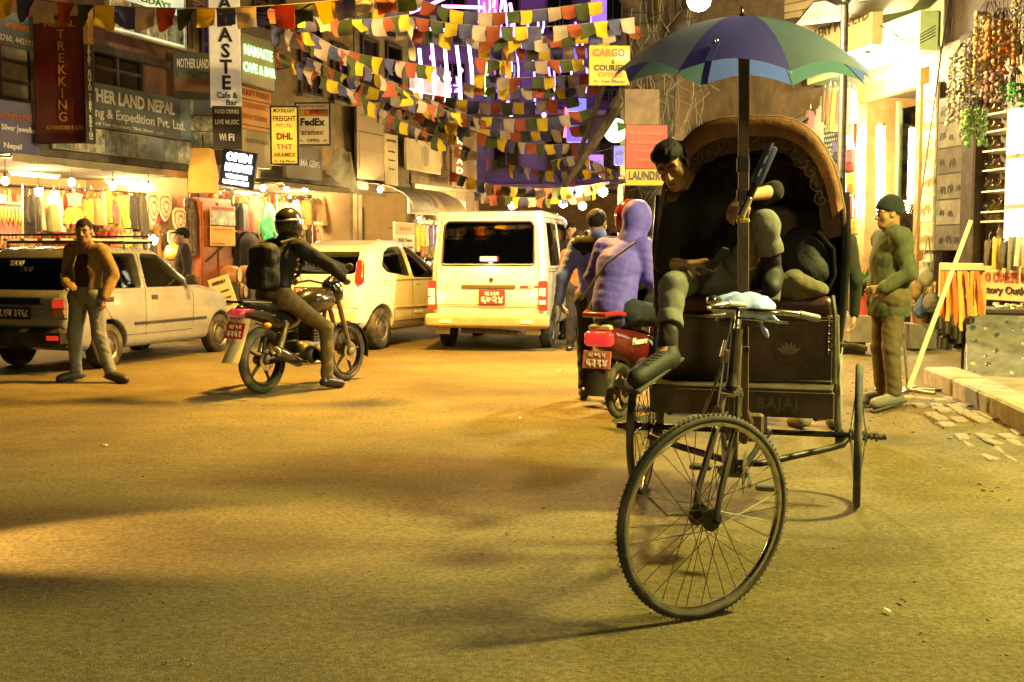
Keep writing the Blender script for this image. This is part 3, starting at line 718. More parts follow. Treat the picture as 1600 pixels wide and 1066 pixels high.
lettering(pn, 'BAJAJ', (.18, -.418, .575), .075, mat('faded lettering', (.10, .075, .05), .7), bold=.03, space=1.15)
sb = MB().box((0, .13, .98), (.86, .56, .04), bev=.006).build('seat_board', WOODP, RS)
F = Field((-.44, -.2, .98), (.44, .4, 1.13), .012); F.box((0, .11, 1.045), (.86, .56, .10), rr=.04); F.wrinkle(.003, 14, 2); F.build('seat_cushion', mat('maroon vinyl', (.045, .012, .010), .4, var=.3, scale=8, bump=.2), RS)
for s in (-1, 1): MB().box((s * .425, .13, .83), (.02, .56, .30), bev=.004).build('side_panel', WOODP, RS)
MB().box((0, .41, .85), (.86, .02, .36), bev=.004).build('rear_panel', WOODP, RS)
# hood: front hoop traced, rear hoop lower and narrower, canvas swept between
def hoop(y, w, top, base, n=22, dz=0):
    pts = []
    for i in range(n + 1):
        a = math.pi * i / n; c, s_ = math.cos(a), math.sin(a)
        x = -w * math.copysign(abs(c) ** .62, c); z = base + (top - base) * abs(s_) ** .72
        pts.append(V((x, y + dz * s_, z)))
    return pts
HC = mat('brown hood canvas', (.17, .07, .022), .7, var=.3, scale=7, bump=.4, bscale=80, dirt=.3); HL = mat('dark hood lining', (.10, .058, .034), .75, var=.6, scale=10, bump=.5, bscale=50)
hs = [hoop(-.02, .492, 2.005, 1.02, dz=-.10), hoop(.12, .498, 1.985, 1.02), hoop(.30, .49, 1.94, 1.02), hoop(.46, .47, 1.84, 1.02, dz=.04), hoop(.56, .44, 1.64, 1.02, dz=.05)]
hd_ = MB().sheet(hs, .012).build('hood', [HC], RS, smooth=60)
ins = [[V((p.x * .965, p.y, 1.02 + (p.z - 1.02) * .972)) for p in h_] for h_ in hs]
MB().sheet(ins, .004).build('hood_lining', HL, hd_, smooth=60)
MB().tube(hs[0], .014, 8).build('hood_hoop', RUST, hd_, smooth=True)
MB().sheet([[p + V((0, -.012, 0)) for p in hs[0][6:-3]], [V((p.x * .955, p.y - .03, 1.02 + (p.z - 1.02) * .955)) for p in hs[0][6:-3]], [V((p.x * .90, p.y - .012, 1.02 + (p.z - 1.02) * .905)) for p in hs[0][6:-3]]], .006).build('hood_band', mat('tan hood band', (.30, .12, .035), .65, var=.3, scale=9, bump=.3, dirt=.2), hd_, smooth=60)
MB().tube([V((p.x * .955, p.y, 1.02 + (p.z - 1.02) * .966)) for p in hs[2]], .011, 8).build('hood_hoop', FRAME, hd_, smooth=True)
MB().tube([V((p.x * 1.0, p.y, p.z)) for p in hs[4]], .012, 8).build('hood_hoop', FRAME, hd_, smooth=True)
# back curtain
bc = []
for t in np.linspace(0, 1, 9):
    bc.append([V((p.x * .99, p.y - .01 - .02 * math.sin(i * 1.3) * t, 1.02 + (p.z - 1.02) * (1 - t))) for i, p in enumerate(hs[4])])
MB().sheet(bc, .006).build('back_curtain', HL, hd_, smooth=60)
F = Field((-.42, .30, 1.08), (.42, .52, 1.62), .015); F.box((0, .42, 1.34), (.80, .10, .48), rr=.05); F.wrinkle(.003, 12, 6); F.build('backrest', mat('dark brown vinyl', (.065, .034, .022), .55, var=.35, scale=8, bump=.3), RS)
# scalloped valance hanging inside the front hoop, with embroidered curls
val = []; vt = [V((p.x * .96, p.y + .01, 1.02 + (p.z - 1.02) * .965)) for p in hs[0]][2:-2]
for t in (0, .33, .66, 1.0):
    row = []
    for i, p in enumerate(vt):
        c_ = V((0, p.y + .05 * t, 1.30)); dr = .17 + .035 * abs(math.sin(i * .62)); q = p + (c_ - p) * dr * t; row.append(V((q.x, p.y + .05 * t, q.z)))
    val.append(row)
va = MB().sheet(val, .006).build('valance', mat('valance velvet', (.085, .045, .028), .8, var=.4, scale=14, bump=.4, sheen=.1), hd_, smooth=60)
CUR = mat('embroidery thread', (.24, .15, .09), .6, var=.3, scale=30)
g = random.Random(4); m = MB()
for i in range(1, len(vt) - 2):
    for t in (.3, .72):
        a_, b_ = val[0][i], val[3][i]; c_ = a_ + (b_ - a_) * (t + g.uniform(-.08, .08)) + V((g.uniform(-.02, .02), -.006, 0)); sg = g.choice((-1, 1)); ph = g.uniform(0, 6)
        m.tube([c_ + V((sg * (.006 + .0035 * k) * math.cos(ph + k * .75), -.002, (.006 + .0035 * k) * math.sin(ph + k * .75))) for k in range(13)], .0028, 5)
tag(m.build('embroidered_curls', CUR, va, smooth=True), kind='stuff')
PL = mat('glossy black hood stay', (.012, .011, .010), .18, .2, var=.3, dirt=.15)
for s in (-1, 1):
    MB().tube([(s * .475, -.03, 1.62), (s * .485, -.05, 1.35), (s * .47, -.03, 1.0), (s * .455, 0, .80)], [.022, .026, .024, .016], 10).build('hood_stay', PL, hd_, smooth=True)
    MB().tube([(s * .455, .10, 1.70), (s * .47, .05, 1.35), (s * .455, -.02, .98)], .016, 10).build('hood_stay', PL, hd_, smooth=True)
    MB().tube([(s * .44, .22, 1.66), (s * .45, .16, 1.3), (s * .44, .08, .98)], .014, 10).build('hood_stay', PL, hd_, smooth=True)
rw = MB().tube([(.425, -.17, 1.10), (.44, -.20, 1.0), (.445, -.19, .66)], .012, 8).build('side_rail', steel('rail', (.25, .22, .16), .35), RS, smooth=True)
m = MB()
for k in range(9): m.torus((.415 + (.004 if k % 2 else -.004), -.20, .98 - k * .020), .010, .0028, 10, 5, 'Y' if k % 2 else 'X')
tag(m.build('chain', CHROME, RS, smooth=True), kind='stuff')
MB().tube([(.45, -.02, .845), (.53, -.05, .845), (.60, -.06, .83)], [.012, .012, .016], 8).build('step_peg', steel('peg', (.2, .17, .12)), RS, smooth=True)
MB().lathe([(.05, -.012), (.062, 0), (.05, .012)], 20, c=(-.47, -.02, 1.30), axis='X').build('hood_knob', PL, hd_, smooth=True)
# saddle under a pale blue plastic bag
sd = MB().lathe([(.0, .0), (.09, .0), (.105, .02), (.09, .05), (0, .06)], 16, c=SEATP).build('saddle', mat('saddle vinyl', (.02, .018, .016), .5), RS, smooth=True)
SB = RK(1163, 480, -1.12)
F = Field((SB.x - .22, -1.32, SB.z - .25), (SB.x + .25, -.94, SB.z + .14), .008)
F.ell((SB.x, -1.12, SB.z), (.135, .12, .062)); F.ell((SB.x - .02, -1.16, SB.z + .0), (.12, .10, .05), k=.03)
F.cap((SB.x + .06, -1.18, SB.z - .03), (SB.x + .115, -1.19, SB.z - .14), .030, .010, k=.02, flat=((1, .3, 0), .5)); F.cap((SB.x + .10, -1.17, SB.z - .02), (SB.x + .15, -1.17, SB.z - .06), .02, .008)
F.wrinkle(.0045, 46, 8)
bagm = mat('blue plastic bag', (.32, .42, .85), .3, var=.12, scale=20, spec=.6)
MB_ = F.build('saddle_cover', bagm, sd)
# front legs of the umbrella stand: squared timber post lashed to the frame
PB = V((.05, -.92, .0)); PPX = RK(1161, 640, -.92); PTX = RK(1162, 62, -.92)
post = thing('umbrella_post', 'squared brown timber post standing up in front of the rickshaw seat', 'post', RS.matrix_world @ V((0, 0, 0)), 0)
bpy.context.view_layer.update()
def rw_(p): return Matrix.Rotation(RT, 3, 'Z') @ V(p) + RO
post.location = RO; post.rotation_euler = (0, 0, RT)
POSTM = mat('brown timber', (.085, .050, .022), .6, var=.3, scale=16, bump=.4, bscale=60, dirt=.2)
m = MB().box((0, 0, 0), (.046, .046, 1), bev=.004)
pm = (PPX + PTX) / 2; ln = (PTX - PPX).length
o = m.build('timber', POSTM, post, loc=pm); o.scale = (1, 1, ln); o.rotation_euler = (0, math.atan2(PTX.x - PPX.x, PTX.z - PPX.z), R(12))
for py, mt, hh in ((345, mat('yellow tape', (.42, .30, .03), .5), .024), (305, mat('black strap', (.015, .013, .012), .6), .055), (258, mat('black strap', (.015, .013, .012), .6), .07), (545, mat('black strap', (.015, .013, .012), .6), .03)):
    c = RK(1161, py, -.92); MB().box(c, (.054, .054, hh), Matrix.Rotation(R(12), 3, 'Z'), .006).build('binding', mt, post)
MB().tube([PPX + V((0, 0, .02)), PPX + V((.02, .12, -.08)), (.04, -.62, .42)], .02, 8).build('foot_brace', RUST, post, smooth=True)
c0, c1 = RK(1168, 262, -.895), RK(1168, 120, -.895)
MB().tube([c0, c1], .0055, 8).build('shaft', mat('umbrella shaft', (.65, .62, .5), .2, 1.0, var=.1), post, smooth=True)
# umbrella
UC = RK(1158, 118, -.92); um = thing('umbrella', 'blue and green eight-panel umbrella opened over the cycle rickshaw', 'umbrella', rw_(UC), RT)
top_z = RK(1158, 22, -.92).z - UC.z; ur = .575
tilt = Matrix.Rotation(R(2.2), 3, 'Y') @ Matrix.Rotation(R(4.8), 3, 'X')
def dome(r, a, seg=0.0):
    """r 0..1 from crown to rim, a azimuth; seam sag between the ribs"""
    t = r; z = top_z * (1 - t ** 2.1) - .015
    sag = abs(math.cos(a * 4 + math.pi / 2 * 0)) if False else 0
    return V((math.cos(a) * ur * t, math.sin(a) * ur * t, z))
UCOL = [(.036, .030, .25), (.035, .065, .11), (.07, .11, .40), (.06, .13, .15), (.07, .11, .44), (.06, .13, .16), (.03, .03, .30), (.15, .17, .38)]
for k in range(8):
    a0 = R(-90 - 22.5 + 3) + k * R(45); rows = []
    for i in range(11):
        r = i / 10; row = []
        for j in range(9):
            a = a0 + R(45) * j / 8; q = math.sin(math.pi * j / 8); rr = r * (1 - (1 - math.cos(R(22.5))) * q) * (1 - .012 * q * (r ** 3))
            p = dome(rr, a); p.z += -.018 * q * r * (1 - r) * 4 * .5 + .003 * q * r ** 4; row.append(tilt @ p)
        rows.append(row)
    nm = ('navy', 'green', 'blue', 'green', 'blue', 'green', 'navy', 'grey-blue')[k]
    mm = bpy.data.materials.get('umbrella%d' % k) or mat('umbrella%d' % k, UCOL[k], .55, var=.08, scale=30, bump=.12, bscale=14)
    b_ = mm.node_tree.nodes['Principled BSDF']; N_, L_ = nodes_of(mm)
    tr = N_.new('ShaderNodeBsdfTranslucent'); tr.inputs[0].default_value = tuple(min(1, c * 1.5) for c in UCOL[k]) + (1,)
    mx = N_.new('ShaderNodeMixShader'); mx.inputs[0].default_value = .32; L_.new(b_.outputs[0], mx.inputs[1]); L_.new(tr.outputs[0], mx.inputs[2]); L_.new(mx.outputs[0], N_['Material Output'].inputs[0])
    o = MB().sheet(rows).build('canopy_panel', mm, um, smooth=True); o['label'] = nm + ' canopy panel'
    rib = [tilt @ (dome(r, a0) + V((0, 0, -.006))) for r in np.linspace(.03, 1.02, 9)]
    MB().tube(rib, .0022, 5).build('rib', steel('rib', (.3, .28, .24), .35), um, smooth=True)
MB().lathe([(.012, top_z - .03), (.014, top_z - .005), (.006, top_z + .005), (.005, top_z + .03), (0, top_z + .034)], 10).build('ferrule', PL, um, smooth=True)
MB().tube([(0.03, .03, top_z - .02), (.03, .03, -.02)], .006, 8).build('shaft', CHROME, um, smooth=True)
st = [tilt @ (dome(.74, R(-98)) + V((0, -.012, 0))), tilt @ (dome(.93, R(-98)) + V((0, -.012, 0))), tilt @ (dome(1.0, R(-98)) + V((-.002, -.006, -.03))), tilt @ (dome(1.0, R(-98)) + V((-.004, 0, -.055)))]
MB().sheet([[p + V((-.014, 0, 0)) for p in st], [p + V((.014, 0, 0)) for p in st]], .002).build('closing_strap', mat('umbrella0'), um)
MB().torus(st[0] + V((0, -.004, 0)), .006, .002, 12, 6, 'Y').build('snap_button', mat('brass snap', (.7, .6, .4), .3, .9), um, smooth=True)
# blue hand pump strapped to the post, silver end down
pa, pb = RK(1207, 228, -.99), RK(1157, 340, -.99); d_ = (pa - pb).normalized()
pu = thing('hand_pump', 'blue tube with silver end held slanting against the timber post', 'pump', RO, RT)
MB().tube([pb + d_ * .16, pb + d_ * .18, pa - d_ * .01, pa], [.022, .027, .027, .022], 14).build('sleeve', mat('blue printed sleeve', (.035, .04, .11), .4, var=.15), pu, smooth=50)
MB().tube([pb + d_ * .09, pb + d_ * .17], .016, 12).build('neck', PL, pu, smooth=True)
MB().tube([pb, pb + d_ * .005, pb + d_ * .095, pb + d_ * .10], [.012, .019, .017, .012], 14).build('silver_end', mat('brushed tube', (.75, .72, .62), .18, 1.0), pu, smooth=True)
for t_ in (.21, .27, .33): MB().box(pb + d_ * t_ + V((0, -.0275, 0)), (.007, .002, .035), Matrix.Rotation(math.atan2(d_.x, d_.z), 3, 'Y')).build('print_mark', mat('sleeve print', (.5, .5, .55), .5), pu)
# ---------------------------------------------------------------- the driver
def rk(px, py, y): return tuple(RK(px, py, y))
JD = dict(pel=rk(1108, 432, .13), che=rk(1108, 345, .06), nek=rk(1085, 292, .0), hed=rk(1052, 258, -.11), hf=(-.16, -.80, -.44), hu=(-.30, -.30, .90),
          shR=rk(1050, 338, .0), elR=rk(1040, 412, -.08), wrR=rk(1076, 414, -.27), fiR=rk(1120, 408, -.34),
          shL=rk(1142, 318, .03), elL=rk(1206, 300, -.16), wrL=rk(1163, 306, -.40), fiL=rk(1134, 345, -.49),
          hiR=rk(1075, 440, .05), knR=rk(1052, 446, -.40), anR=rk(1040, 556, -.60), toR=rk(992, 592, -.78),
          hiL=rk(1145, 440, .06), knL=rk(1196, 350, -.28), anL=rk(1208, 428, -.20), toL=rk(1205, 450, -.40))
JD = {k: np.array(v) for k, v in JD.items()}
DENIM = cloth('grey denim', (.13, .125, .11), .9, .15); BLK = cloth('black sweater', (.017, .015, .014), .9, .2); BOOT = mat('black boot leather', (.009, .008, .007), .7, var=.3, bump=.2)
drv = person('person', 'young man in black sweater and rolled jeans slouched on the rickshaw seat', JD, RO, RT, BLK, DENIM, BOOT, skin=(.36, .195, .10), hair='full', h=.0072, top_style='sweater', boots=True, cuff=.58, hem=.86, sleeve=.5, sleeves=dict(L=.0, R=.28), curl=.38, palmL=(0, .3, -1), palmR=(0, .5, -1), parent_hem=True, top_loose=1.02)
face_marks(drv, JD, eye='down', lip=(.14, .055, .035))
for q in 'RL':
    a, kx = JD['an' + q], JD['kn' + q]; d = U(kx - a); F = Field(a - .12, a + d * .3 + .12, .008); F.cap(a + d * .07, a + d * .175, .052, .048); F.wrinkle(.002, 60, 3); F.build('sock', cloth('dark sock', (.02, .012, .012)), drv)
    bt = [c for c in drv.children if c.name.startswith('boot')][0 if q == 'L' else -1]
    t = JD['to' + q]; m = MB()
    for i in range(5):
        c_ = a + (t - a) * (.12 + .11 * i) + np.array((0, -.045, .03)) * (1 if q == 'R' else .6); m.tube([c_ + np.array((-.022, 0, 0)), c_ + np.array((0, -.006, .004)), c_ + np.array((.022, 0, 0))], .0028, 5)
    tag(m.build('laces', mat('boot laces', (.06, .055, .05), .7), drv), kind='stuff')
c, M_ = JD['fiR'], None
ph = MB().box(tuple(JD['fiR'] + np.array((.01, -.03, .012))), (.075, .14, .009), Euler((R(-48), R(10), R(62))).to_matrix(), .003).build('mobile_phone', mat('phone shell', (.05, .05, .05), .2), loc=RO, rot=(0, 0, RT)); tag(ph, 'dark mobile phone in the hand of the man on the rickshaw', 'phone')
ea = MB().ball(tuple(JD['hed'] + np.array((-.02, -.09, -.135))), .005, 8, 6).build('zip_pull', CHROME, drv)
# black rucksack and a pale sack beside him on the seat
bg_ = thing('rucksack', 'black rucksack slumped beside the driver on the rickshaw seat', 'bag', RO, RT)
c = RK(1255, 405, .0); F = Field(c - V((.3, .3, .3)), c + V((.3, .3, .3)), .012); F.ell(c, (.15, .13, .17)); F.ell(c + V((.03, -.08, -.06)), (.11, .08, .09), k=.03); F.wrinkle(.006, 24, 4)
F.build('bag_body', mat('black nylon', (.012, .011, .010), .75, var=.3, bump=.3, spec=.25), bg_)
MB().tube([c + V((.07, -.09, .14)), c + V((.15, -.08, .05)), c + V((.16, -.08, -.08)), c + V((.12, -.1, -.17))], .012, 8).build('strap', PL, bg_, smooth=True)
c = RK(1242, 446, -.14); F = Field(c - V((.25, .2, .2)), c + V((.25, .2, .2)), .010); F.ell(c, (.10, .09, .075)); F.ell(c + V((.08, .02, -.02)), (.08, .07, .05), k=.03); F.ell(c + V((-.07, .02, -.03)), (.07, .07, .05), k=.02); F.wrinkle(.006, 36, 2)
tag(F.build('cloth_bundle', cloth('sacking', (.10, .085, .05), .95), loc=RO, rot=(0, 0, RT)), 'bundled dull tan sack on the rickshaw seat below the black rucksack', 'sack')
# ================================================================ vehicles
class Frame:
    """a vehicle's own frame: +y ahead, +x right; turns pixels into local points on a chosen plane"""
    def __init__(s, x, y, heading): s.o = V((x, y, gz(x, y))); s.rz = -R(heading); s.m = Matrix.Rotation(R(heading), 3, 'Z')
    def cast(s, px, py, ax, val):
        o = s.m @ (V((0, 0, CH)) - s.o); d = s.m @ ray(px, py); return o + d * ((val - o[ax]) / d[ax])
    def x(s, px, py, v): return s.cast(px, py, 0, v)
    def y(s, px, py, v): return s.cast(px, py, 1, v)
def poly_sdf(X, Y, pts):
    d = np.full(np.broadcast(X, Y).shape, 1e9); sg = np.ones_like(d); n = len(pts)
    for i in range(n):
        (ax, ay), (bx, by) = pts[i], pts[(i + 1) % n]; ex, ey = bx - ax, by - ay; wx, wy = X - ax, Y - ay
        t = np.clip((wx * ex + wy * ey) / (ex * ex + ey * ey + 1e-12), 0, 1); d = np.minimum(d, (wx - ex * t) ** 2 + (wy - ey * t) ** 2)
        c1 = Y >= ay; c2 = Y < by; c3 = ex * wy > ey * wx; fl = (c1 & c2 & c3) | (~c1 & ~c2 & ~c3); sg = np.where(fl, -sg, sg)
    return sg * np.sqrt(d)
def blur2(a, n):
    for _ in range(n):
        for ax in (0, 1): p = np.pad(a, [(1, 1) if i == ax else (0, 0) for i in (0, 1)], 'edge'); sl = [slice(None)] * 2; s0, s1, s2 = list(sl), list(sl), list(sl); s0[ax] = slice(0, -2); s1[ax] = slice(1, -1); s2[ax] = slice(2, None); a = (p[tuple(s0)] + 2 * p[tuple(s1)] + p[tuple(s2)]) / 4
    return a
def smax(a, b, k): h = np.maximum(k - np.abs(a - b), 0) / k; return np.maximum(a, b) + h * h * k * .25
RUBC = mat('car tyre', (.022, .021, .02), .85, var=.3, scale=12, dirt=.6); BPL = mat('black plastic', (.018, .017, .016), .5, var=.2, dirt=.3)
TGL = glass('tinted car glass', (.72, .76, .60), .12, .03)
DGL = glass('dark car glass', (.30, .30, .24), .06, .04)
def car(name, label, fr, prof, W, wheels, wr, paint, side_win, rear_win, front_win, belt, tumble=.22, h=.0145, cab=None, round_=.09, bulge=.03, endt=.10, glassm=None, arch=.045):
    L0 = min(p[0] for p in prof); L1 = max(p[0] for p in prof); yc, hl = (L0 + L1) / 2, (L1 - L0) / 2; zt = max(p[1] for p in prof); zb = min(p[1] for p in prof)
    t = thing(name, label, 'car' if 'van' not in name else 'van', fr.o, fr.rz)
    F = Field((-W / 2, L0, zb), (W / 2, L1, zt), h); x, y, z = F.full()
    Yg, Zg = np.meshgrid(F.ax[1], F.ax[2], indexing='ij')
    pr = blur2(poly_sdf(Yg, Zg, prof), 14)
    def hwf(Y, Z):
        return W / 2 - tumble * np.maximum(Z - belt, 0) - .10 * np.maximum(.42 - Z, 0) - endt * np.minimum(np.abs((Y - yc) / hl), 1) ** 5 - bulge * ((Z - belt * .72) / .5) ** 2 * (Z < belt)
    hw = hwf(Yg, Zg); D = smax(pr[None].astype(np.float32), (np.abs(x) - hw[None]).astype(np.float32), round_)
    for wy in wheels:
        D = smax(D, -np.maximum(np.sqrt((y - wy) ** 2 + (z - wr) ** 2) - wr - arch, (W / 2 - .24) - np.abs(x)), .012)
    D = np.maximum(D, -(D + .05))                       # hollow shell
    full = D.copy(); S0 = smax(pr[None].astype(np.float32), (np.abs(x) - hw[None]).astype(np.float32), round_)
    panes = []
    Xg, Zx = np.meshgrid(F.ax[0], F.ax[2], indexing='ij')
    for pg in side_win:
        q = blur2(poly_sdf(Yg, Zg, pg), 5)[None]
        for sgn in (-1, 1): panes.append(('side_window', np.maximum(q, .38 - sgn * x)))
    for pg, lim, nm in ((rear_win, lambda: y - (yc - .35), 'rear_window'), (front_win, lambda: (yc + .1) - y, 'windscreen')):
        if pg: panes.append((nm, np.maximum(blur2(poly_sdf(Xg, Zx, pg), 6)[:, None, :], lim())))
    for nm, q in panes: D = np.maximum(D, -q)
    F.D = D.astype(np.float32); body = F.build('body', paint, t)
    for nm, q in panes:
        F.D = np.maximum(np.maximum(q - .012, S0 + .012), -(S0 + .036)).astype(np.float32); F.build(nm, glassm or TGL, t)
    def sx(Y, Z): return float(hwf(np.array(Y), np.array(Z)))
    WHL = None
    for wy in wheels:
        for s in (-1, 1):
            w = bpy.data.objects.new('wheel', None); COL.objects.link(w); w.parent = t; w.location = (s * (W / 2 - .115), wy, wr); w.rotation_euler = (0, 0, 0 if s > 0 else R(180))
            if WHL is None:
                a = MB().lathe([(wr * .62, -.075), (wr * .9, -.08), (wr * .985, -.06), (wr, -.03), (wr, .03), (wr * .985, .06), (wr * .9, .08), (wr * .66, .078), (wr * .62, .06)], 32, axis='X').mesh('tyre', RUBC, 50)
                b = MB().lathe([(wr * .64, .06), (wr * .60, .075), (wr * .52, .055), (wr * .35, .06), (wr * .22, .075), (wr * .1, .08), (0, .08)], 24, axis='X', cap=False).mesh('rim', mat('wheel cover', (.22, .21, .19), .35, .7, var=.3, dirt=.5), 50)
                m = MB()
                for i in range(8): aa = i * math.pi / 4; m.box((.064, wr * .43 * math.cos(aa), wr * .43 * math.sin(aa)), (.006, wr * .13, wr * .13), Matrix.Rotation(aa, 3, 'X'))
                c = m.mesh('slots', BPL); WHL = (a, b, c)
            link('tyre', WHL[0], w); rm = link('rim', WHL[1], w); tag(link('rim_slots', WHL[2], w), kind='stuff')
    MB().box((0, yc, zb + .13), (W - .30, (L1 - L0) - .5, .10), bev=.03).build('underbody', BPL, t)
    # seats
    if cab:
        for (cx, cy) in cab:
            f = Field((cx - .3, cy - .4, .3), (cx + .3, cy + .4, belt + .3), .03); f.box((cx, cy, .52), (.46, .46, .16), rr=.06); f.box((cx, cy - .26, .80), (.44, .15, .58), rr=.06); f.box((cx, cy - .28, 1.12), (.24, .10, .16), rr=.04); f.build('seat', cloth('car seat', (.05, .045, .04)), t)
    return t, sx, body
def seam(t, sx, pts, r=.0045, m=None, sides=(1,), name='door_seam', off=-.001):
    for s in sides:
        P_ = []
        for i in range(len(pts) - 1):
            n = max(2, int(math.dist(pts[i], pts[i + 1]) / .08))
            for j in range(n): u = j / n; P_.append((pts[i][0] + (pts[i + 1][0] - pts[i][0]) * u, pts[i][1] + (pts[i + 1][1] - pts[i][1]) * u))
        P_.append(pts[-1]); MB().tube([(s * (sx(a, b) + off), a, b) for a, b in P_], r, 6).build(name, m or mat('panel gap', (.02, .018, .015), .8, var=0), t, smooth=True)
def plate(t, c, w, h_, bgm, fgm, lines, rot=(0, 0, 0), name='number_plate'):
    p = MB().box((0, 0, 0), (w, .008, h_), bev=.003).build(name, bgm, t, loc=c, rot=rot)
    b = MB().box((0, -.0035, 0), (w - .012, .003, h_ - .012)).build('plate_face', bgm, p)
    for tx, u, v, sz, mw in lines: lettering(p, tx, (u * w, -.0065, v * h_), sz, fgm, bold=.02, maxw=mw)
    return p
PW = mat('plate white', (.75, .73, .68), .5, var=0); PRED = mat('plate red', (.45, .03, .035), .45, var=.08); PBLK = mat('plate black', (.015, .014, .013), .4, var=0)
REDL = mat('red lamp lens', (.40, .02, .015), .12, var=.1, emit=(1, .05, .02), estr=.25); AMB = mat('amber lens', (.6, .2, .02), .15, var=.1); WHT = mat('white lens', (.7, .68, .6), .12, var=.05)
TAILON = glow('tail lamp lit', (1, .36, .08), 2.5); BRAKEON = glow('brake lamp lit', (1, .16, .06), 9); HOT = glow('lamp core lit', (1, .75, .35), 14)
def box_part(t, name, c, d, m, bev=.01, rot=None): return MB().box(c, d, rot, bev).build(name, m, t)
# ---------------------------------------------------------------- taxi
FT = Frame(-5.30, 13.48, 19); WB, WRX = 2.28, .262
prof = [(-.66, .40), (-.70, .62), (-.68, .86), (-.60, .92), (-.42, 1.30), (-.30, 1.385), (.1, 1.415), (.75, 1.40), (1.05, 1.355), (1.65, .95), (2.20, .87), (2.55, .77), (2.66, .62), (2.66, .36), (2.3, .22), (-.3, .22), (-.6, .28)]
SILV = mat('silver taxi paint', (.27, .275, .28), .24, .3, var=.10, scale=3, coat=.8, dirt=.22)
taxi, sx, tb = car('taxi', 'silver hatchback taxi with roof rack parked at the clothes shops', FT, prof, 1.46, (0, WB), WRX, SILV,
    [[(.60, .92), (-.18, .93), (-.30, 1.02), (-.16, 1.29), (.02, 1.325), (.60, 1.325)], [(.68, .92), (1.52, .92), (1.12, 1.29), (.98, 1.32), (.68, 1.325)]],
    [(-.60, .92), (.60, .92), (.52, 1.27), (-.52, 1.27)], [(-.58, .97), (.58, .97), (.48, 1.30), (-.48, 1.30)], .88, .26, cab=[(-.33, 1.15), (.33, 1.15), (-.3, .35), (.3, .35)])
for pl in ([(.64, .36), (.64, .90), (.635, 1.33)], [(-.22, .92), (-.10, .75), (.0, .60), (.26, .42)], [(1.55, .93), (1.62, .80), (1.60, .40)], [(.26, .37), (1.60, .37)]): seam(taxi, sx, pl, sides=(1, -1))
seam(taxi, sx, [(.42, .50), (1.90, .50)], .018, BPL, (1, -1), 'rub_strip')
seam(taxi, sx, [(.645, .925), (.60, 1.33)], .022, SILV, (1,), 'door_pillar', -.012)
for yy in (.0, .82):
    for s in (1,): MB().box((s * (sx(yy, .80) - .001), yy, .80), (.012, .13, .06), bev=.005).build('door_handle', BPL, taxi)
box_part(taxi, 'rear_bumper', (0, -.70, .40), (1.42, .16, .22), BPL, .05); box_part(taxi, 'front_bumper', (0, 2.64, .40), (1.42, .16, .22), BPL, .05)
hz = FT.y(40, 455, -.70)
box_part(taxi, 'hatch_trim', (-.05, -.715, .80), (.86, .03, .075), mat('blue-black trim', (.012, .014, .05), .25, var=.1), .012)
plate(taxi, (-.02, -.725, .665), .50, .13, PBLK, PW, [('बा.१ज ३२६८', 0, 0, .12, .44)])
for s in (-1, 1):
    l = box_part(taxi, 'tail_lamp', (s * .60, -.69, .72), (.20, .06, .24), mat('lamp housing', (.25, .24, .2), .3), .02)
    MB().box((s * .60, -.724, .77), (.16, .012, .08), bev=.004).build('red_lens', REDL, l); MB().box((s * .60, -.724, .68), (.16, .012, .05), bev=.004).build('amber_lens', AMB, l)
    box_part(taxi, 'reflector', (s * .56, -.782, .40), (.16, .012, .05), REDL if s > 0 else WHT, .004)
    mr = Field((s * .8 - .15, 1.3, .9), (s * .8 + .15, 1.65, 1.12), .012); mr.box((s * .82, 1.46, 1.0), (.17, .08, .13), rr=.035); mr.build('door_mirror', BPL, taxi)
    MB().lathe([(.0, .0), (.10, .0), (.11, .03), (.10, .06), (0, .06)], 18, c=(s * .52, 2.62, .66), axis='Y').build('headlamp', WHT, taxi, smooth=True)
rk_ = thing('roof_rack', 'pale slatted roof rack carried on the silver taxi', 'roof rack', FT.o, FT.rz)
for yy in (-.15, .45, 1.0): MB().tube([(-.58, yy, 1.36), (-.58, yy, 1.46), (.58, yy, 1.46), (.58, yy, 1.36)], .016, 8).build('crossbar', BPL, rk_, smooth=True)
for xx in (-.5, -.25, 0, .25, .5): MB().box((xx, .42, 1.485), (.07, 1.42, .025), bev=.005).build('slat', mat('rack pale paint', (.55, .50, .36), .6, var=.2, dirt=.3), rk_)
for e in (-.28, 1.12): MB().tube([(-.58, e, 1.47), (-.58, e, 1.54), (.58, e, 1.54), (.58, e, 1.47)], .012, 8).build('end_rail', BPL, rk_, smooth=True)
wd = FT.y(65, 396, -.52); lettering(taxi, 'TAXI', (-.12, -.535, 1.215), .085, PW, bold=.03, rot=(R(90 - 22), 0, 0), shear=.2)
MB().torus((-.33, 1.48, .93), .16, .013, 24, 6, 'Y').build('steering_wheel', BPL, taxi, smooth=True)
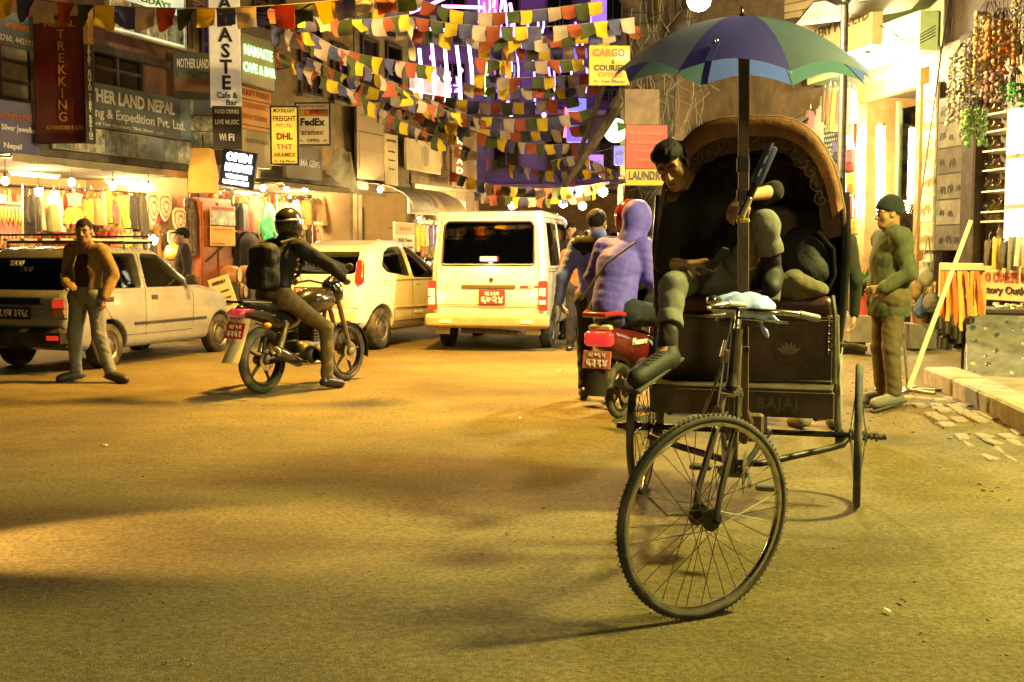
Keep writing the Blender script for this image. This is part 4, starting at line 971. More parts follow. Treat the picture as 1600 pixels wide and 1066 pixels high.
# ---------------------------------------------------------------- white hatchback
FH = Frame(-2.50, 16.1, 21); WRX = .285
prof = [(-.55, .40), (-.62, .66), (-.58, .90), (-.50, 1.02), (-.12, 1.32), (.10, 1.42), (.50, 1.50), (.9, 1.50), (1.22, 1.43), (2.02, 1.02), (2.45, .93), (2.78, .80), (2.92, .60), (2.90, .34), (2.5, .22), (-.2, .22), (-.45, .28)]
CREAM = mat('white car paint', (.70, .69, .66), .22, .0, var=.06, scale=3, coat=.9, dirt=.18)
hat, sx, hb_ = car('hatchback_car', 'white small hatchback with tinted windows ahead of the motorcycle rider', FH, prof, 1.60, (0, 2.38), WRX, CREAM,
    [[(.86, .98), (.20, 1.05), (.10, 1.13), (.28, 1.32), (.48, 1.39), (.86, 1.415)], [(.95, .97), (1.90, .95), (1.36, 1.30), (1.12, 1.40), (.95, 1.415)]],
    [(-.60, 1.03), (.60, 1.03), (.48, 1.33), (-.48, 1.33)], [(-.62, 1.05), (.62, 1.05), (.50, 1.42), (-.50, 1.42)], .94, .36, cab=[(-.36, 1.35), (.36, 1.35), (-.33, .5), (.33, .5)], bulge=.05, round_=.17, endt=.16)
for pl in ([(.90, .36), (.90, 1.0), (.905, 1.44)], [(.05, 1.06), (.10, .80), (.30, .58), (.36, .40)], [(1.88, 1.0), (1.95, .70), (1.92, .38)], [(.36, .36), (1.92, .36)]): seam(hat, sx, pl, sides=(1,))
seam(hat, sx, [(.35, .56), (1.85, .54)], .016, mat('cream moulding', (.5, .42, .28), .4), (1,), 'rub_strip')
seam(hat, sx, [(.90, 1.03), (.88, 1.44)], .02, CREAM, (1,), 'door_pillar', -.012)
for yy in (.22, 1.08): MB().box((sx(yy, .88) + .002, yy, .88), (.016, .14, .035), bev=.006).build('door_handle', CREAM, hat)
for s in (-1, 1):
    f = Field((s * .6 - .2, -.7, .9), (s * .6 + .25, -.15, 1.4), .013); f.cap((s * .655, -.40, 1.16), (s * .69, -.50, .96), .065, .075, flat=((0, 1, 0), .55)); f.build('tail_lamp', REDL, hat)
    mr = Field((s * .88 - .2, 1.6, .95), (s * .88 + .2, 1.9, 1.2), .012); mr.box((s * .90, 1.74, 1.06), (.20, .09, .14), rr=.04); mr.build('door_mirror', BPL, hat)
    MB().box((s * .62, 2.84, .70), (.3, .12, .14), bev=.03).build('headlamp', WHT, hat)
box_part(hat, 'rear_bumper', (0, -.56, .46), (1.5, .14, .24), CREAM, .05)
plate(hat, (0, -.62, .80), .50, .12, PRED, PW, [('बा.१० च ४१', 0, 0, .10, .42)])
hl = lettering(hat, 'HYUNDAI', (sx(1.1, .46) + .004, 1.1, .46), .06, mat('door badge', (.5, .44, .32), .4), rot=(R(90), 0, R(90)))
box_part(hat, 'rear_wiper', (.1, -.505, 1.10), (.45, .012, .014), BPL, .003, Matrix.Rotation(R(-6), 3, 'Y'))
# ---------------------------------------------------------------- van
FV = Frame(-.20, 16.15, 10.5); WRX = .285
prof = [(-.70, .45), (-.74, .70), (-.735, 1.02), (-.70, 1.20), (-.58, 1.78), (-.46, 1.865), (0, 1.90), (1.5, 1.90), (1.95, 1.84), (2.42, 1.20), (2.58, 1.02), (2.64, .66), (2.60, .32), (2.3, .28), (-.3, .28), (-.6, .34)]
VANP = mat('white van paint', (.72, .69, .62), .25, .0, var=.05, scale=2.5, coat=.8, dirt=.2)
van, sx, vb = car('minivan', 'cream white minivan with red brake light driving away up the street', FV, prof, 1.64, (0, 2.0), WRX, VANP,
    [[(1.68, 1.14), (2.32, 1.14), (1.98, 1.72), (1.68, 1.74)], [(-.35, 1.14), (.60, 1.14), (.60, 1.73), (-.28, 1.73)], [(.68, 1.14), (1.60, 1.14), (1.60, 1.74), (.68, 1.74)]],
    [(-.645, 1.165), (.645, 1.165), (.60, 1.74), (-.60, 1.74)], [(-.64, 1.12), (.64, 1.12), (.56, 1.74), (-.56, 1.74)], 1.10, .13, cab=[(-.36, 1.75), (.36, 1.75), (-.36, .7), (.36, .7)], round_=.12, endt=.05, glassm=DGL)
for pl in ([(-.40, 1.80), (1.64, 1.80)], [(.64, .40), (.64, 1.78)], [(1.64, .36), (1.64, 1.78)], [(-.5, 1.06), (2.3, 1.06)]): seam(van, sx, pl, .005, None, (1,))
def ybk(z): return -.742 + (.0 if z < 1.02 else (z - 1.02) * .21)
MB().tube([(x_, ybk(z_) - .001, z_) for x_, z_ in ((-.70, .62), (-.70, 1.10), (-.655, 1.78), (0, 1.83), (.655, 1.78), (.70, 1.10), (.70, .62), (0, .62), (-.70, .62))], .005, 6).build('tailgate_seam', mat('panel gap'), van, smooth=True)
MB().tube([(x_, ybk(z_) + .002, z_) for x_, z_ in ((-.63, 1.17), (-.615, 1.68), (-.56, 1.735), (.56, 1.735), (.615, 1.68), (.63, 1.17), (.60, 1.15), (-.60, 1.15), (-.63, 1.17))], .012, 6).build('window_gasket', BPL, van, smooth=True)
box_part(van, 'handle_strip', (.02, -.752, .865), (.74, .018, .05), mat('dark gold strip', (.10, .07, .02), .4), .006)
box_part(van, 'badge_strip', (.60, -.752, .865), (.30, .012, .036), PRED, .004); lettering(van, 'Cargo', (.60, -.760, .866), .035, PW, shear=.2)
lettering(van, 'SUZUKI', (-.56, -.757, .86), .045, mat('chrome badge', (.5, .45, .35), .3, .8))
MB().box((0, -.748, .485), (1.40, .012, .014), bev=.003).build('red_stripe', PRED, van)
plate(van, (.07, -.760, .725), .36, .19, PRED, PW, [('बा.१६च', 0, .24, .07, .2), ('६७२४', 0, -.20, .13, .30)])
VB = Field((-.9, -.95, .28), (.9, -.5, .56), .014); VB.box((0, -.755, .405), (1.70, .17, .19), rr=.06); VB.build('rear_bumper', mat('tan bumper', (.34, .26, .14), .5, var=.15, dirt=.3), van)
for s in (-1, 1):
    l = box_part(van, 'tail_lamp', (s * .755, -.735, .745), (.125, .07, .40), REDL, .02)
    MB().box((s * .755, -.772, .80 if s > 0 else .79), (.09, .012, .10), bev=.005).build('lit_lens', TAILON, l)
    if s < 0: MB().box((s * .755, -.772, .67), (.09, .012, .09), bev=.005).build('lit_lens', TAILON, l)
    else: MB().box((s * .755, -.772, .66), (.09, .012, .06), bev=.005).build('clear_lens', WHT, l)
    MB().box((s * .55, -.842, .405), (.16, .012, .05), bev=.004).build('bumper_lamp', WHT, van)
    mr = Field((s * .95 - .2, 2.1, 1.05), (s * .95 + .2, 2.4, 1.35), .014); mr.box((s * .96, 2.25, 1.2), (.14, .08, .20), rr=.035); mr.build('door_mirror', BPL, van)
    MB().box((s * .62, -.70, .33), (.20, .012, .22), bev=.004).build('mudflap', mat('pale mudflap', (.4, .34, .22), .7), van)
hb2 = box_part(van, 'high_brake_lamp', (.02, -.705, 1.235), (.26, .05, .07), mat('lamp housing red', (.25, .02, .015), .3), .01); MB().box((.02, -.736, 1.235), (.22, .016, .055), bev=.003).build('lit_lens', BRAKEON, hb2)
lamp('brake_glow', (.02, -.80, 1.235), 14.0, (1, .12, .05), van, .03)
lamp('tail_glow', (-.755, -.90, .72), 4.0, (1, .4, .1), van, .05); lamp('tail_glow', (.755, -.90, .78), 3.0, (1, .4, .1), van, .05)
MB().lathe([(.03, -.01), (.03, .01)], 12, c=(.06, -.752, .96), axis='Y').build('tailgate_lock', CHROME, van)
MB().tube([(-.4, -.5, .26), (.2, -.55, .25), (.45, -.75, .24)], .035, 8).build('exhaust', steel('exhaust', (.2, .14, .09), .6), van, smooth=True)
# ---------------------------------------------------------------- motorcycle
def moto_wheel(t, y, r, w, name='wheel', spokes=5):
    o = bpy.data.objects.new(name, None); COL.objects.link(o); o.parent = t; o.location = (0, y, r)
    MB().torus((0, 0, 0), r - w * .55, w * .55, 44, 12, 'X', 1.0).build('tyre', RUB, o, smooth=True); rr = r - w * 1.0
    MB().lathe([(rr - .018, -w * .42), (rr, -w * .46), (rr + .01, -w * .4), (rr, -.01), (rr, .01), (rr + .01, w * .4), (rr, w * .46), (rr - .018, w * .42), (rr - .018, -w * .42)], 44, axis='X', cap=False).build('rim', mat('dark alloy', (.05, .045, .04), .4, .8, dirt=.4), o, smooth=True)
    for i in range(spokes):
        a = 2 * math.pi * i / spokes; MB().tube([(0, .03 * math.cos(a), .03 * math.sin(a)), (0, (rr - .01) * math.cos(a + .12), (rr - .01) * math.sin(a + .12))], [.020, .013], 8).build('spoke', mat('dark alloy'), o, smooth=True)
    MB().lathe([(.018, -.09), (.045, -.08), (.05, .0), (.045, .08), (.018, .09)], 16, axis='X').build('hub', steel('mhub', (.2, .17, .12)), o, smooth=True)
    MB().lathe([(.10, .055), (.10, .060), (.06, .060), (.06, .055)], 24, axis='X', cap=False).build('brake_disc', CHROME, o)
    return o
FM = Frame(-2.36, 10.85, 28); MC = thing('motorcycle', 'black motorcycle with white rear mudguard and red plate, ridden by backpacked man', 'motorcycle', FM.o, FM.rz)
BLKP = mat('gloss black paint', (.012, .011, .010), .15, .0, var=.2, coat=.7, dirt=.12)
moto_wheel(MC, 0, .32, .075); moto_wheel(MC, 1.32, .31, .062)
def fld(t, name, lo, hi, ops, m, h=.010, wr=0, colour=None):
    F = Field(lo, hi, h)
    for o in ops: getattr(F, o[0])(*o[1], **(o[2] if len(o) > 2 else {}))
    if wr: F.wrinkle(wr, 30, 2)
    return F.build(name, m, t)
fld(MC, 'fuel_tank', (-.2, .48, .68), (.2, 1.0, 1.1), [('ell', ((0, .76, .86), (.145, .25, .125))), ('cap', ((0, .55, .80), (0, .95, .86), .10, .12), dict(k=.06))], BLKP)
fld(MC, 'seat', (-.16, -.32, .70), (.16, .62, .95), [('cap', ((0, -.2, .855), (0, .05, .84), .075, .085), dict(flat=((0, 0, 1), .55))), ('cap', ((0, .05, .82), (0, .5, .79), .10, .09), dict(flat=((0, 0, 1), .5), k=.05))], mat('black seat vinyl', (.014, .013, .012), .5, var=.2), wr=.001)
fld(MC, 'tail_fairing', (-.18, -.40, .55), (.18, .55, .90), [('cap', ((0, -.30, .80), (0, .40, .68), .055, .11), dict(k=.02)), ('ell', ((0, .25, .66), (.13, .22, .10)), dict(k=.05))], BLKP)
tl = fld(MC, 'tail_lamp', (-.15, -.50, .66), (.15, -.20, .86), [('cap', ((-.05, -.36, .775), (.05, -.36, .775), .045, .045), dict(flat=((0, 0, 1), .75))), ('cap', ((0, -.40, .79), (.09, -.22, .80), .03, .012), dict(k=.02)), ('cap', ((0, -.40, .79), (-.09, -.22, .80), .03, .012), dict(k=.02))], mat('pink lit lens', (.28, .02, .035), .15, emit=(1, .08, .12), estr=.12))
fld(MC, 'grab_rail', (-.2, -.45, .75), (.2, .0, .95), [('cap', ((-.12, 0, .86), (-.09, -.36, .88), .012)), ('cap', ((.12, 0, .86), (.09, -.36, .88), .012)), ('cap', ((-.09, -.36, .88), (.09, -.36, .88), .014))], BPL)
pts = [(-.02, .80, .62), (-.10, -.28, .60)]
mg = []
for i in range(9):
    t_ = i / 8; y_ = -.26 - .22 * t_ ** 1.2; z_ = .72 - .40 * t_ + .02 * math.sin(3 * t_); wd_ = .055 + .055 * t_ * (1 - .2 * t_)
    mg.append([(q * wd_, y_ + .035 * q * q, z_) for q in (-1, -.5, 0, .5, 1)])
MB().sheet(mg, .006).build('rear_mudguard', mat('white mudguard', (.62, .55, .40), .45, dirt=.35), MC, smooth=60)
plate(MC, (0, -.375, .615), .22, .15, PRED, PW, [('बा ५२', 0, .24, .05, .14), ('२२६१', 0, -.2, .08, .17)], rot=(R(-20), 0, 0))
for s in (-1, 1):
    MB().tube([(s * .06, 1.32, .30), (s * .065, 1.16, .72), (s * .065, 1.06, .96)], [.024, .027, .024], 10).build('fork_leg', steel('fork2', (.25, .22, .17), .3), MC, smooth=True)
    MB().tube([(s * .10, 0, .305), (s * .10, .45, .34)], .022, 8).build('swingarm', FRAME, MC, smooth=True)
    MB().tube([(s * .11, .10, .38), (s * .12, .22, .66)], .030, 10).build('shock_absorber', steel('spring', (.3, .25, .12), .4), MC, smooth=True)
    MB().tube([(s * .05, 1.02, 1.02), (s * .20, .98, 1.05), (s * .34, .86, 1.02)], .012, 8).build('handlebar', BPL, MC, smooth=True)
    MB().tube([(s * .26, .93, 1.04), (s * .32, .95, 1.16)], .006, 6).build('mirror_stalk', BPL, MC)
    MB().ball((s * .33, .95, 1.19), (.055, .015, .038), 12, 8).build('mirror', CHROME if s < 0 else BPL, MC, smooth=True)
    MB().ball((s * .22, -.18, .66), (.035, .04, .028), 10, 8).build('indicator', AMB, MC, smooth=True); MB().tube([(s * .08, -.18, .68), (s * .2, -.18, .66)], .008, 6).build('indicator_stalk', BPL, MC)
fld(MC, 'headlamp_cowl', (-.18, .95, .75), (.18, 1.32, 1.15), [('ell', ((0, 1.10, .93), (.12, .11, .13))), ('cap', ((0, 1.06, 1.0), (0, 1.14, 1.08), .08, .05), dict(k=.03))], BLKP)
MB().lathe([(.0, .12), (.075, .11), (.085, .07), (.07, 0)], 18, c=(0, 1.12, .91), axis='Y').build('headlamp', WHT, MC, smooth=True)
fg = []
for i in range(13):
    a = R(-10 + 130 * i / 12); fg.append([(q * .055, 1.32 + .325 * math.cos(a), .30 + .325 * math.sin(a) - .02 * q * q) for q in (-1, 0, 1)])
MB().sheet(fg, .005).build('front_mudguard', BLKP, MC, smooth=60)
fld(MC, 'engine', (-.2, .35, .22), (.2, .95, .68), [('box', ((0, .62, .36), (.26, .40, .22)), dict(rr=.06)), ('box', ((0, .74, .54), (.20, .20, .24)), dict(rr=.03)), ('cap', ((.08, .52, .34), (.16, .52, .34), .11, .09)), ('cap', ((.08, .72, .34), (.15, .72, .34), .08, .07))], steel('engine', (.06, .055, .045), .5))
m = MB()
for i in range(6): m.box((0, .75, .47 + i * .03), (.24, .23, .008))
tag(m.build('cooling_fins', steel('fins', (.12, .1, .08), .5), MC), kind='stuff')
ex = MB().tube([(.10, .86, .50), (.13, .92, .34), (.15, .70, .25), (.17, .35, .27), (.20, .15, .34)], .024, 10).build('exhaust_pipe', steel('pipe', (.3, .24, .16), .35), MC, smooth=True)
MB().tube([(.185, .36, .27), (.19, .30, .285), (.215, -.02, .40), (.217, -.05, .41)], [.03, .052, .058, .05], 14).build('silencer', BLKP, ex, smooth=True); MB().lathe([(.055, 0), (.058, .012), (.03, .018), (.02, .005), (0, .004)], 16, M=Matrix.Rotation(R(110), 3, 'X'), c=(.217, -.055, .412)).build('silencer_cap', CHROME, ex, smooth=True)
MB().tube([(.12, .32, .30), (.30, .30, .29)], .012, 8).build('footpeg', BPL, MC); MB().tube([(-.12, .32, .30), (-.30, .30, .29)], .012, 8).build('footpeg', BPL, MC)
MB().tube([(0, .05, .82), (0, .45, .66), (0, 1.0, .90)], .025, 8).build('frame_spine', FRAME, MC, smooth=True)
MB().tube([(0, 1.0, .88), (0, .90, .40), (0, .5, .26)], .022, 8).build('cradle_tube', FRAME, MC, smooth=True)
def fm(px, py, x): return np.array(FM.x(px, py, x))
JM = dict(pel=(0, .18, .95), che=(0, .28, 1.26), nek=(0, .36, 1.47), hed=(0, .42, 1.60), hf=(.05, 1, -.12), hu=(0, .1, 1),
          shL=(-.19, .34, 1.38), elL=(-.33, .58, 1.22), wrL=(-.33, .82, 1.08), fiL=(-.32, .96, 1.05), shR=(.19, .34, 1.38), elR=(.34, .58, 1.22), wrR=(.33, .82, 1.09), fiR=(.32, .96, 1.06),
          hiL=(-.10, .20, .92), knL=(-.24, .62, .72), anL=(-.24, .36, .33), toL=(-.25, .52, .28), hiR=(.11, .20, .90), knR=(.30, .60, .60), anR=(.36, .52, .10), toR=(.39, .70, .045))
JM = {k: np.array(v, float) for k, v in JM.items()}
BJ = cloth('black jacket', (.010, .010, .010), .8, .2, sheen=0); BROWN = cloth('brown trousers', (.09, .065, .030), .9)
rd = person('person', 'helmeted rider in black jacket with rucksack, one foot down, astride the motorcycle', JM, FM.o, FM.rz, BJ, BROWN, mat('black shoe', (.012, .011, .01), .3), hair=None, h=.0125, hem=.90, curl=.9, palmL=(0, -.3, -1), palmR=(0, -.3, -1), top_loose=1.12, seed=3)
def helmet(J, m, loc, rz, label, vis, s=1.0, stripe=None):
    c, M = head_frame(J); q = lambda x, y, z: c + M @ (np.array((x, y, z)) * s)
    t = thing('helmet', label, 'helmet', loc, rz)
    F = Field(c - .2, c + .2, .008); F.ell(q(0, -.008, .03), np.array((.128, .150, .140)) * s, M); F.ell(q(0, .02, -.05), np.array((.115, .135, .10)) * s, M, k=.05)
    F.box(q(0, .15, .005), np.array((.24, .16, .085)) * s, M, .03, k=.012, op='sub'); F.box(q(0, 0, -.20), np.array((.4, .4, .12)) * s, M, .02, k=.02, op='sub'); F.build('helmet_shell', m, t)
    F = Field(c - .2, c + .2, .008); F.ell(q(0, -.004, .02), np.array((.124, .146, .130)) * s, M); F.box(q(0, .15, .012), np.array((.26, .16, .10)) * s, M, .03, op='int') if False else None
    x, y, z = F.full(); loc_ = [sum(M[i][a] * w for i, w in enumerate((x - c[0], y - c[1], z - c[2]))) / s for a in range(3)]
    F.D = np.maximum(F.D, np.maximum(.05 - loc_[1], np.abs(loc_[2] - .01) - .055) * s).astype(np.float32); F.build('visor', vis, t)
    if stripe is not None:
        F = Field(c - .2, c + .2, .008); F.ell(q(0, -.008, .03), np.array((.131, .153, .143)) * s, M)
        x, y, z = F.full(); loc_ = [sum(M[i][a] * w for i, w in enumerate((x - c[0], y - c[1], z - c[2]))) / s for a in range(3)]
        F.D = np.maximum(F.D, np.maximum(loc_[1] - .09, np.abs(loc_[2] - .05 - .2 * loc_[1]) - .010) * s).astype(np.float32); F.build('stripe', stripe, t)
    return t
VISOR = mat('smoked visor', (.02, .02, .022), .06, var=0, spec=.8)
helmet(JM, BLKP, FM.o, FM.rz, 'glossy black full-face helmet with silver stripe on the motorcycle rider', VISOR, stripe=mat('silver stripe', (.5, .5, .5), .25, .8))
rs_ = thing('rucksack', 'black rucksack on the back of the motorcycle rider', 'bag', FM.o, FM.rz)
fld(rs_, 'bag_body', (-.25, -.25, .88), (.25, .35, 1.5), [('box', ((0, .045, 1.20), (.30, .20, .44)), dict(rr=.08)), ('box', ((0, -.05, 1.10), (.24, .10, .22)), dict(rr=.04, k=.03))], mat('black nylon'), .013, .004)
for s in (-1, 1): MB().tube([(s * .12, .14, 1.42), (s * .13, .34, 1.46), (s * .15, .46, 1.34), (s * .16, .36, 1.12), (s * .14, .14, 1.02)], .018, 6).build('strap', mat('black nylon'), rs_, smooth=True)
# ---------------------------------------------------------------- maroon scooter
FS = Frame(.86, 9.2, 31); SC = thing('scooter', 'maroon scooter with red tail lamp and pink number plate beside the rickshaw', 'scooter', FS.o, FS.rz)
MAR = mat('maroon scooter paint', (.12, .012, .010), .2, .1, var=.15, coat=.6, dirt=.15)
moto_wheel(SC, 0, .225, .055, spokes=5); moto_wheel(SC, 1.24, .225, .055, spokes=5)
fld(SC, 'side_panels', (-.25, -.45, .38), (.25, .75, .80), [('cap', ((0, -.26, .66), (0, .35, .52), .11, .17), dict(flat=((1, 0, 0), 1.0))), ('cap', ((0, .30, .52), (0, .55, .42), .15, .12), dict(k=.06))], MAR, .012)
fld(SC, 'seat', (-.2, -.35, .70), (.2, .65, .90), [('cap', ((0, -.2, .80), (0, .5, .77), .12, .13), dict(flat=((0, 0, 1), .5)))], mat('black seat vinyl'), .012)
MB().tube([(-.13, .10, .80), (-.14, -.30, .86), (-.09, -.44, .85), (.09, -.44, .85), (.14, -.30, .86), (.13, .10, .80)], .020, 10).build('grab_rail', mat('red grab rail', (.30, .02, .015), .3, coat=.4), SC, smooth=True)
fld(SC, 'tail_lamp', (-.2, -.5, .5), (.2, -.25, .78), [('box', ((0, -.36, .66), (.24, .10, .12)), dict(rr=.04))], mat('red tail lens', (.45, .02, .02), .12, emit=(1, .06, .05), estr=.25))
MB().box((0, -.335, .745), (.20, .05, .05), bev=.015).build('clear_lens', mat('cream lens', (.5, .42, .28), .2), SC)
plate(SC, (-.0, -.40, .50), .24, .14, mat('faded pink plate', (.55, .16, .14), .5), PW, [('बा ७६ प', 0, .25, .045, .15), ('६३१४', 0, -.18, .075, .18)], rot=(R(-8), 0, 0))
mg = [[(q * .09, -.385 - .05 * i / 5 + .02 * q * q, .56 - .34 * i / 5) for q in (-1, 0, 1)] for i in range(6)]
MB().sheet(mg, .006).build('rear_mudguard', BPL, SC, smooth=60)
fld(SC, 'front_shield', (-.3, .8, .2), (.3, 1.2, 1.0), [('box', ((0, 1.0, .60), (.38, .07, .62), Euler((R(-14), 0, 0)).to_matrix()), dict(rr=.03))], MAR, .014)
fld(SC, 'floorboard', (-.25, .4, .2), (.25, 1.1, .4), [('box', ((0, .75, .29), (.34, .5, .08)), dict(rr=.03))], BPL, .014)
for s in (-1, 1): MB().tube([(0, 1.02, 1.0), (s * .18, 1.0, 1.02), (s * .32, .90, 1.0)], .012, 8).build('handlebar', BPL, SC, smooth=True)
fld(SC, 'handlebar_cowl', (-.2, .9, .9), (.2, 1.2, 1.15), [('ell', ((0, 1.04, 1.0), (.13, .09, .08)))], MAR, .012)
MB().tube([(0, 1.24, .225), (0, 1.04, .95)], .02, 8).build('fork', FRAME, SC, smooth=True)
MB().tube([(.10, .2, .25), (.13, -.1, .27), (.14, -.28, .32)], [.03, .045, .04], 10).build('exhaust', BPL, SC, smooth=True)
lettering(SC, 'Pleasure', (.168, .02, .625), .075, PW, rot=(R(90), 0, R(88)), shear=.25, bold=.01)
def seat_pose(y, z, lean=.05, head=(0, .05, 0)):
    return {k: np.array(v, float) for k, v in dict(pel=(0, y, z + .10), che=(0, y + lean, z + .40), nek=(0, y + lean * 2, z + .62), hed=(0, y + lean * 2 + .04, z + .76), hf=(0, 1, -.1), hu=(0, .05, 1),
        shL=(-.18, y + lean * 2, z + .54), elL=(-.26, y + .12, z + .30), wrL=(-.16, y + .36, z + .24), fiL=(-.10, y + .48, z + .22), shR=(.18, y + lean * 2, z + .54), elR=(.26, y + .12, z + .30), wrR=(.16, y + .36, z + .24), fiR=(.10, y + .48, z + .22),
        hiL=(-.10, y, z + .06), knL=(-.24, y + .42, z - .0), anL=(-.24, y + .32, z - .42), toL=(-.25, y + .48, z - .47), hiR=(.10, y, z + .06), knR=(.24, y + .42, z - .0), anR=(.24, y + .32, z - .42), toR=(.25, y + .48, z - .47)).items()}
PUR = cloth('violet puffer', (.11, .085, .56), .6, .12, .4, 34); JP = seat_pose(-.10, .82, .09); JP['hed'] = JP['hed'] + np.array((.07, .06, .01)); JP['nek'] = JP['nek'] + np.array((.04, .03, 0))
ps = person('person', 'scooter passenger in violet quilted hooded jacket', JP, FS.o, FS.rz, PUR, cloth('dark jeans', (.02, .022, .035)), mat('black shoe'), hair=None, h=.0125, top_style='puffer', hem=.80, top_loose=1.17, fat=1.06, collar=True, seed=5, parent_hem=True)
c, M = head_frame(JP); F = Field(c - .26, c + .24, .0125); F.ell(c + M @ np.array((0, -.02, .02)), (.118, .138, .142), M); F.cap(c + M @ np.array((0, -.03, -.08)), JP['nek'] - np.array((0, .0, .06)), .10, .125, k=.05)
x, y, z = F.full(); F.D = np.maximum(F.D, -(np.sqrt((x - c[0]) ** 2 + ((y - c[1] - .14)) ** 2 + (z - c[2] + .01) ** 2) - .115)).astype(np.float32); F.wrinkle(.0025, 26, 8); F.build('hood', PUR, ps)
MB().tube([JP['shR'] + np.array((.0, -.17, .05)), JP['che'] + np.array((-.02, -.205, .02)), JP['pel'] + np.array((-.20, -.14, .06))], .010, 6).build('bag_strap', mat('black strap'), ps, smooth=True)
JR = seat_pose(.42, .82); JR.update({k: np.array(v, float) for k, v in dict(elL=(-.3, .62, 1.12), wrL=(-.31, .82, 1.04), fiL=(-.3, .95, 1.02), elR=(.3, .62, 1.12), wrR=(.31, .82, 1.04), fiR=(.3, .95, 1.02)).items()})
for k_, dx_ in (('hed', -.17), ('nek', -.13), ('che', -.06), ('shL', -.10), ('shR', -.10)): JR[k_] = JR[k_] + np.array((dx_, 0, .02))
person('person', 'scooter rider in dark jacket and red helmet in front of the violet passenger', JR, FS.o, FS.rz, BJ, cloth('dark jeans'), mat('black shoe'), hair=None, h=.014, seed=6, curl=.9)
JR2 = JR
helmet(JR2, mat('red helmet', (.22, .015, .012), .12, coat=.6, var=.1), FS.o, FS.rz, 'glossy dark red helmet on the scooter rider', VISOR, s=1.05)
# ================================================================ people on foot
def place(px, py, z=None):
    p = G(px, py, 0.0)
    for _ in range(6): p = G(px, py, gz(p.x, p.y))
    return V((p.x, p.y, gz(p.x, p.y)))
# man against the taxi: tan jacket, jeans, weight on one leg, hands before him
J = standing(1.66); K = lambda **k: {a: np.array(b, float) for a, b in k.items()}
J.update(K(elR=(-.27, .05, 1.10), wrR=(-.13, -.17, 1.03), fiR=(-.02, -.21, .99), elL=(.29, .05, 1.10), wrL=(.25, -.08, .88), fiL=(.24, -.10, .74), knR=(-.13, -.05, .48), anR=(-.14, -.02, .085), toR=(-.24, -.16, .035), knL=(.15, -.04, .48), anL=(.25, .02, .085), toL=(.44, -.03, .035), hed=(.0, -.03, 1.55), hf=(.35, -1, -.05)))
J = {k: np.array(v, float) for k, v in J.items()}
tm = place(140, 596); TAN = cloth('tan canvas jacket', (.20, .13, .045), .85, .2, .3)
p = person('person', 'man in tan open jacket and faded jeans standing against the taxi', J, tm, R(-14), TAN, cloth('faded jeans', (.14, .14, .14), .9, .15), mat('dark trainers', (.03, .03, .028), .6), skin=(.24, .13, .06), hair='short', h=.0105, top_style='open', hem=.83, top_loose=1.06, leg_loose=1.05, palmR=(.2, .4, -.6), seed=11, detail=cloth('maroon shirt', (.035, .016, .014)))
face_marks(p, J)
# man in the beanie by the shop door, seen in profile facing left
J = standing(1.70); J.update(K(hf=(0, -1, -.05), elR=(-.24, .06, 1.10), wrR=(-.19, -.13, .98), fiR=(-.13, -.26, .95), elL=(.24, .06, 1.10), wrL=(.19, -.13, .98), fiL=(.13, -.26, .95)))
J = {k: np.array(v, float) for k, v in J.items()}
bm_ = place(1385, 634); GRN = cloth('olive fleece', (.060, .068, .034), .95, .15, .4, 90)
b = person('person', 'stout man in olive fleece and dark beanie with hands in pockets by the lit doorway', J, bm_, R(-84), GRN, cloth('brown trousers'), mat('grey trainers', (.10, .09, .07), .7), skin=(.24, .13, .065), hair=None, h=.0105, fat=1.16, hem=.74, top_loose=1.22, leg_loose=1.06, seed=13)
face_marks(b, J); c, M = head_frame(J); F = Field(c - .2, c + .2, .008); F.ell(c + M @ np.array((0, -.015, .055)), (.095, .115, .105), M)
x, y, z = F.full(); lz = M[0][2] * (x - c[0]) + M[1][2] * (y - c[1]) + M[2][2] * (z - c[2]); ly = M[0][1] * (x - c[0]) + M[1][1] * (y - c[1]) + M[2][1] * (z - c[2])
F.D = np.maximum(F.D, .012 + .35 * np.minimum(ly, .1) - lz + .0).astype(np.float32); F.D -= (.0022 * np.sin(np.arctan2(x - c[0], y - c[1]) * 42)).astype(np.float32); F.build('beanie', cloth('knitted beanie', (.018, .022, .020), .95), b)
# person half hidden behind the rickshaw hood
J = {k: np.array(v, float) for k, v in standing(1.72, hf=(.5, .9, 0)).items()}
pp = V((2.30, 8.6, gz(2.30, 8.6)))
person('person', 'person in dark green jacket and pale jeans standing behind the rickshaw hood', J, pp, R(180), cloth('dark green jacket', (.020, .023, .015)), cloth('pale jeans', (.24, .23, .20), .9, .15), mat('grey trainers'), hair='short', h=.0125, seed=17)
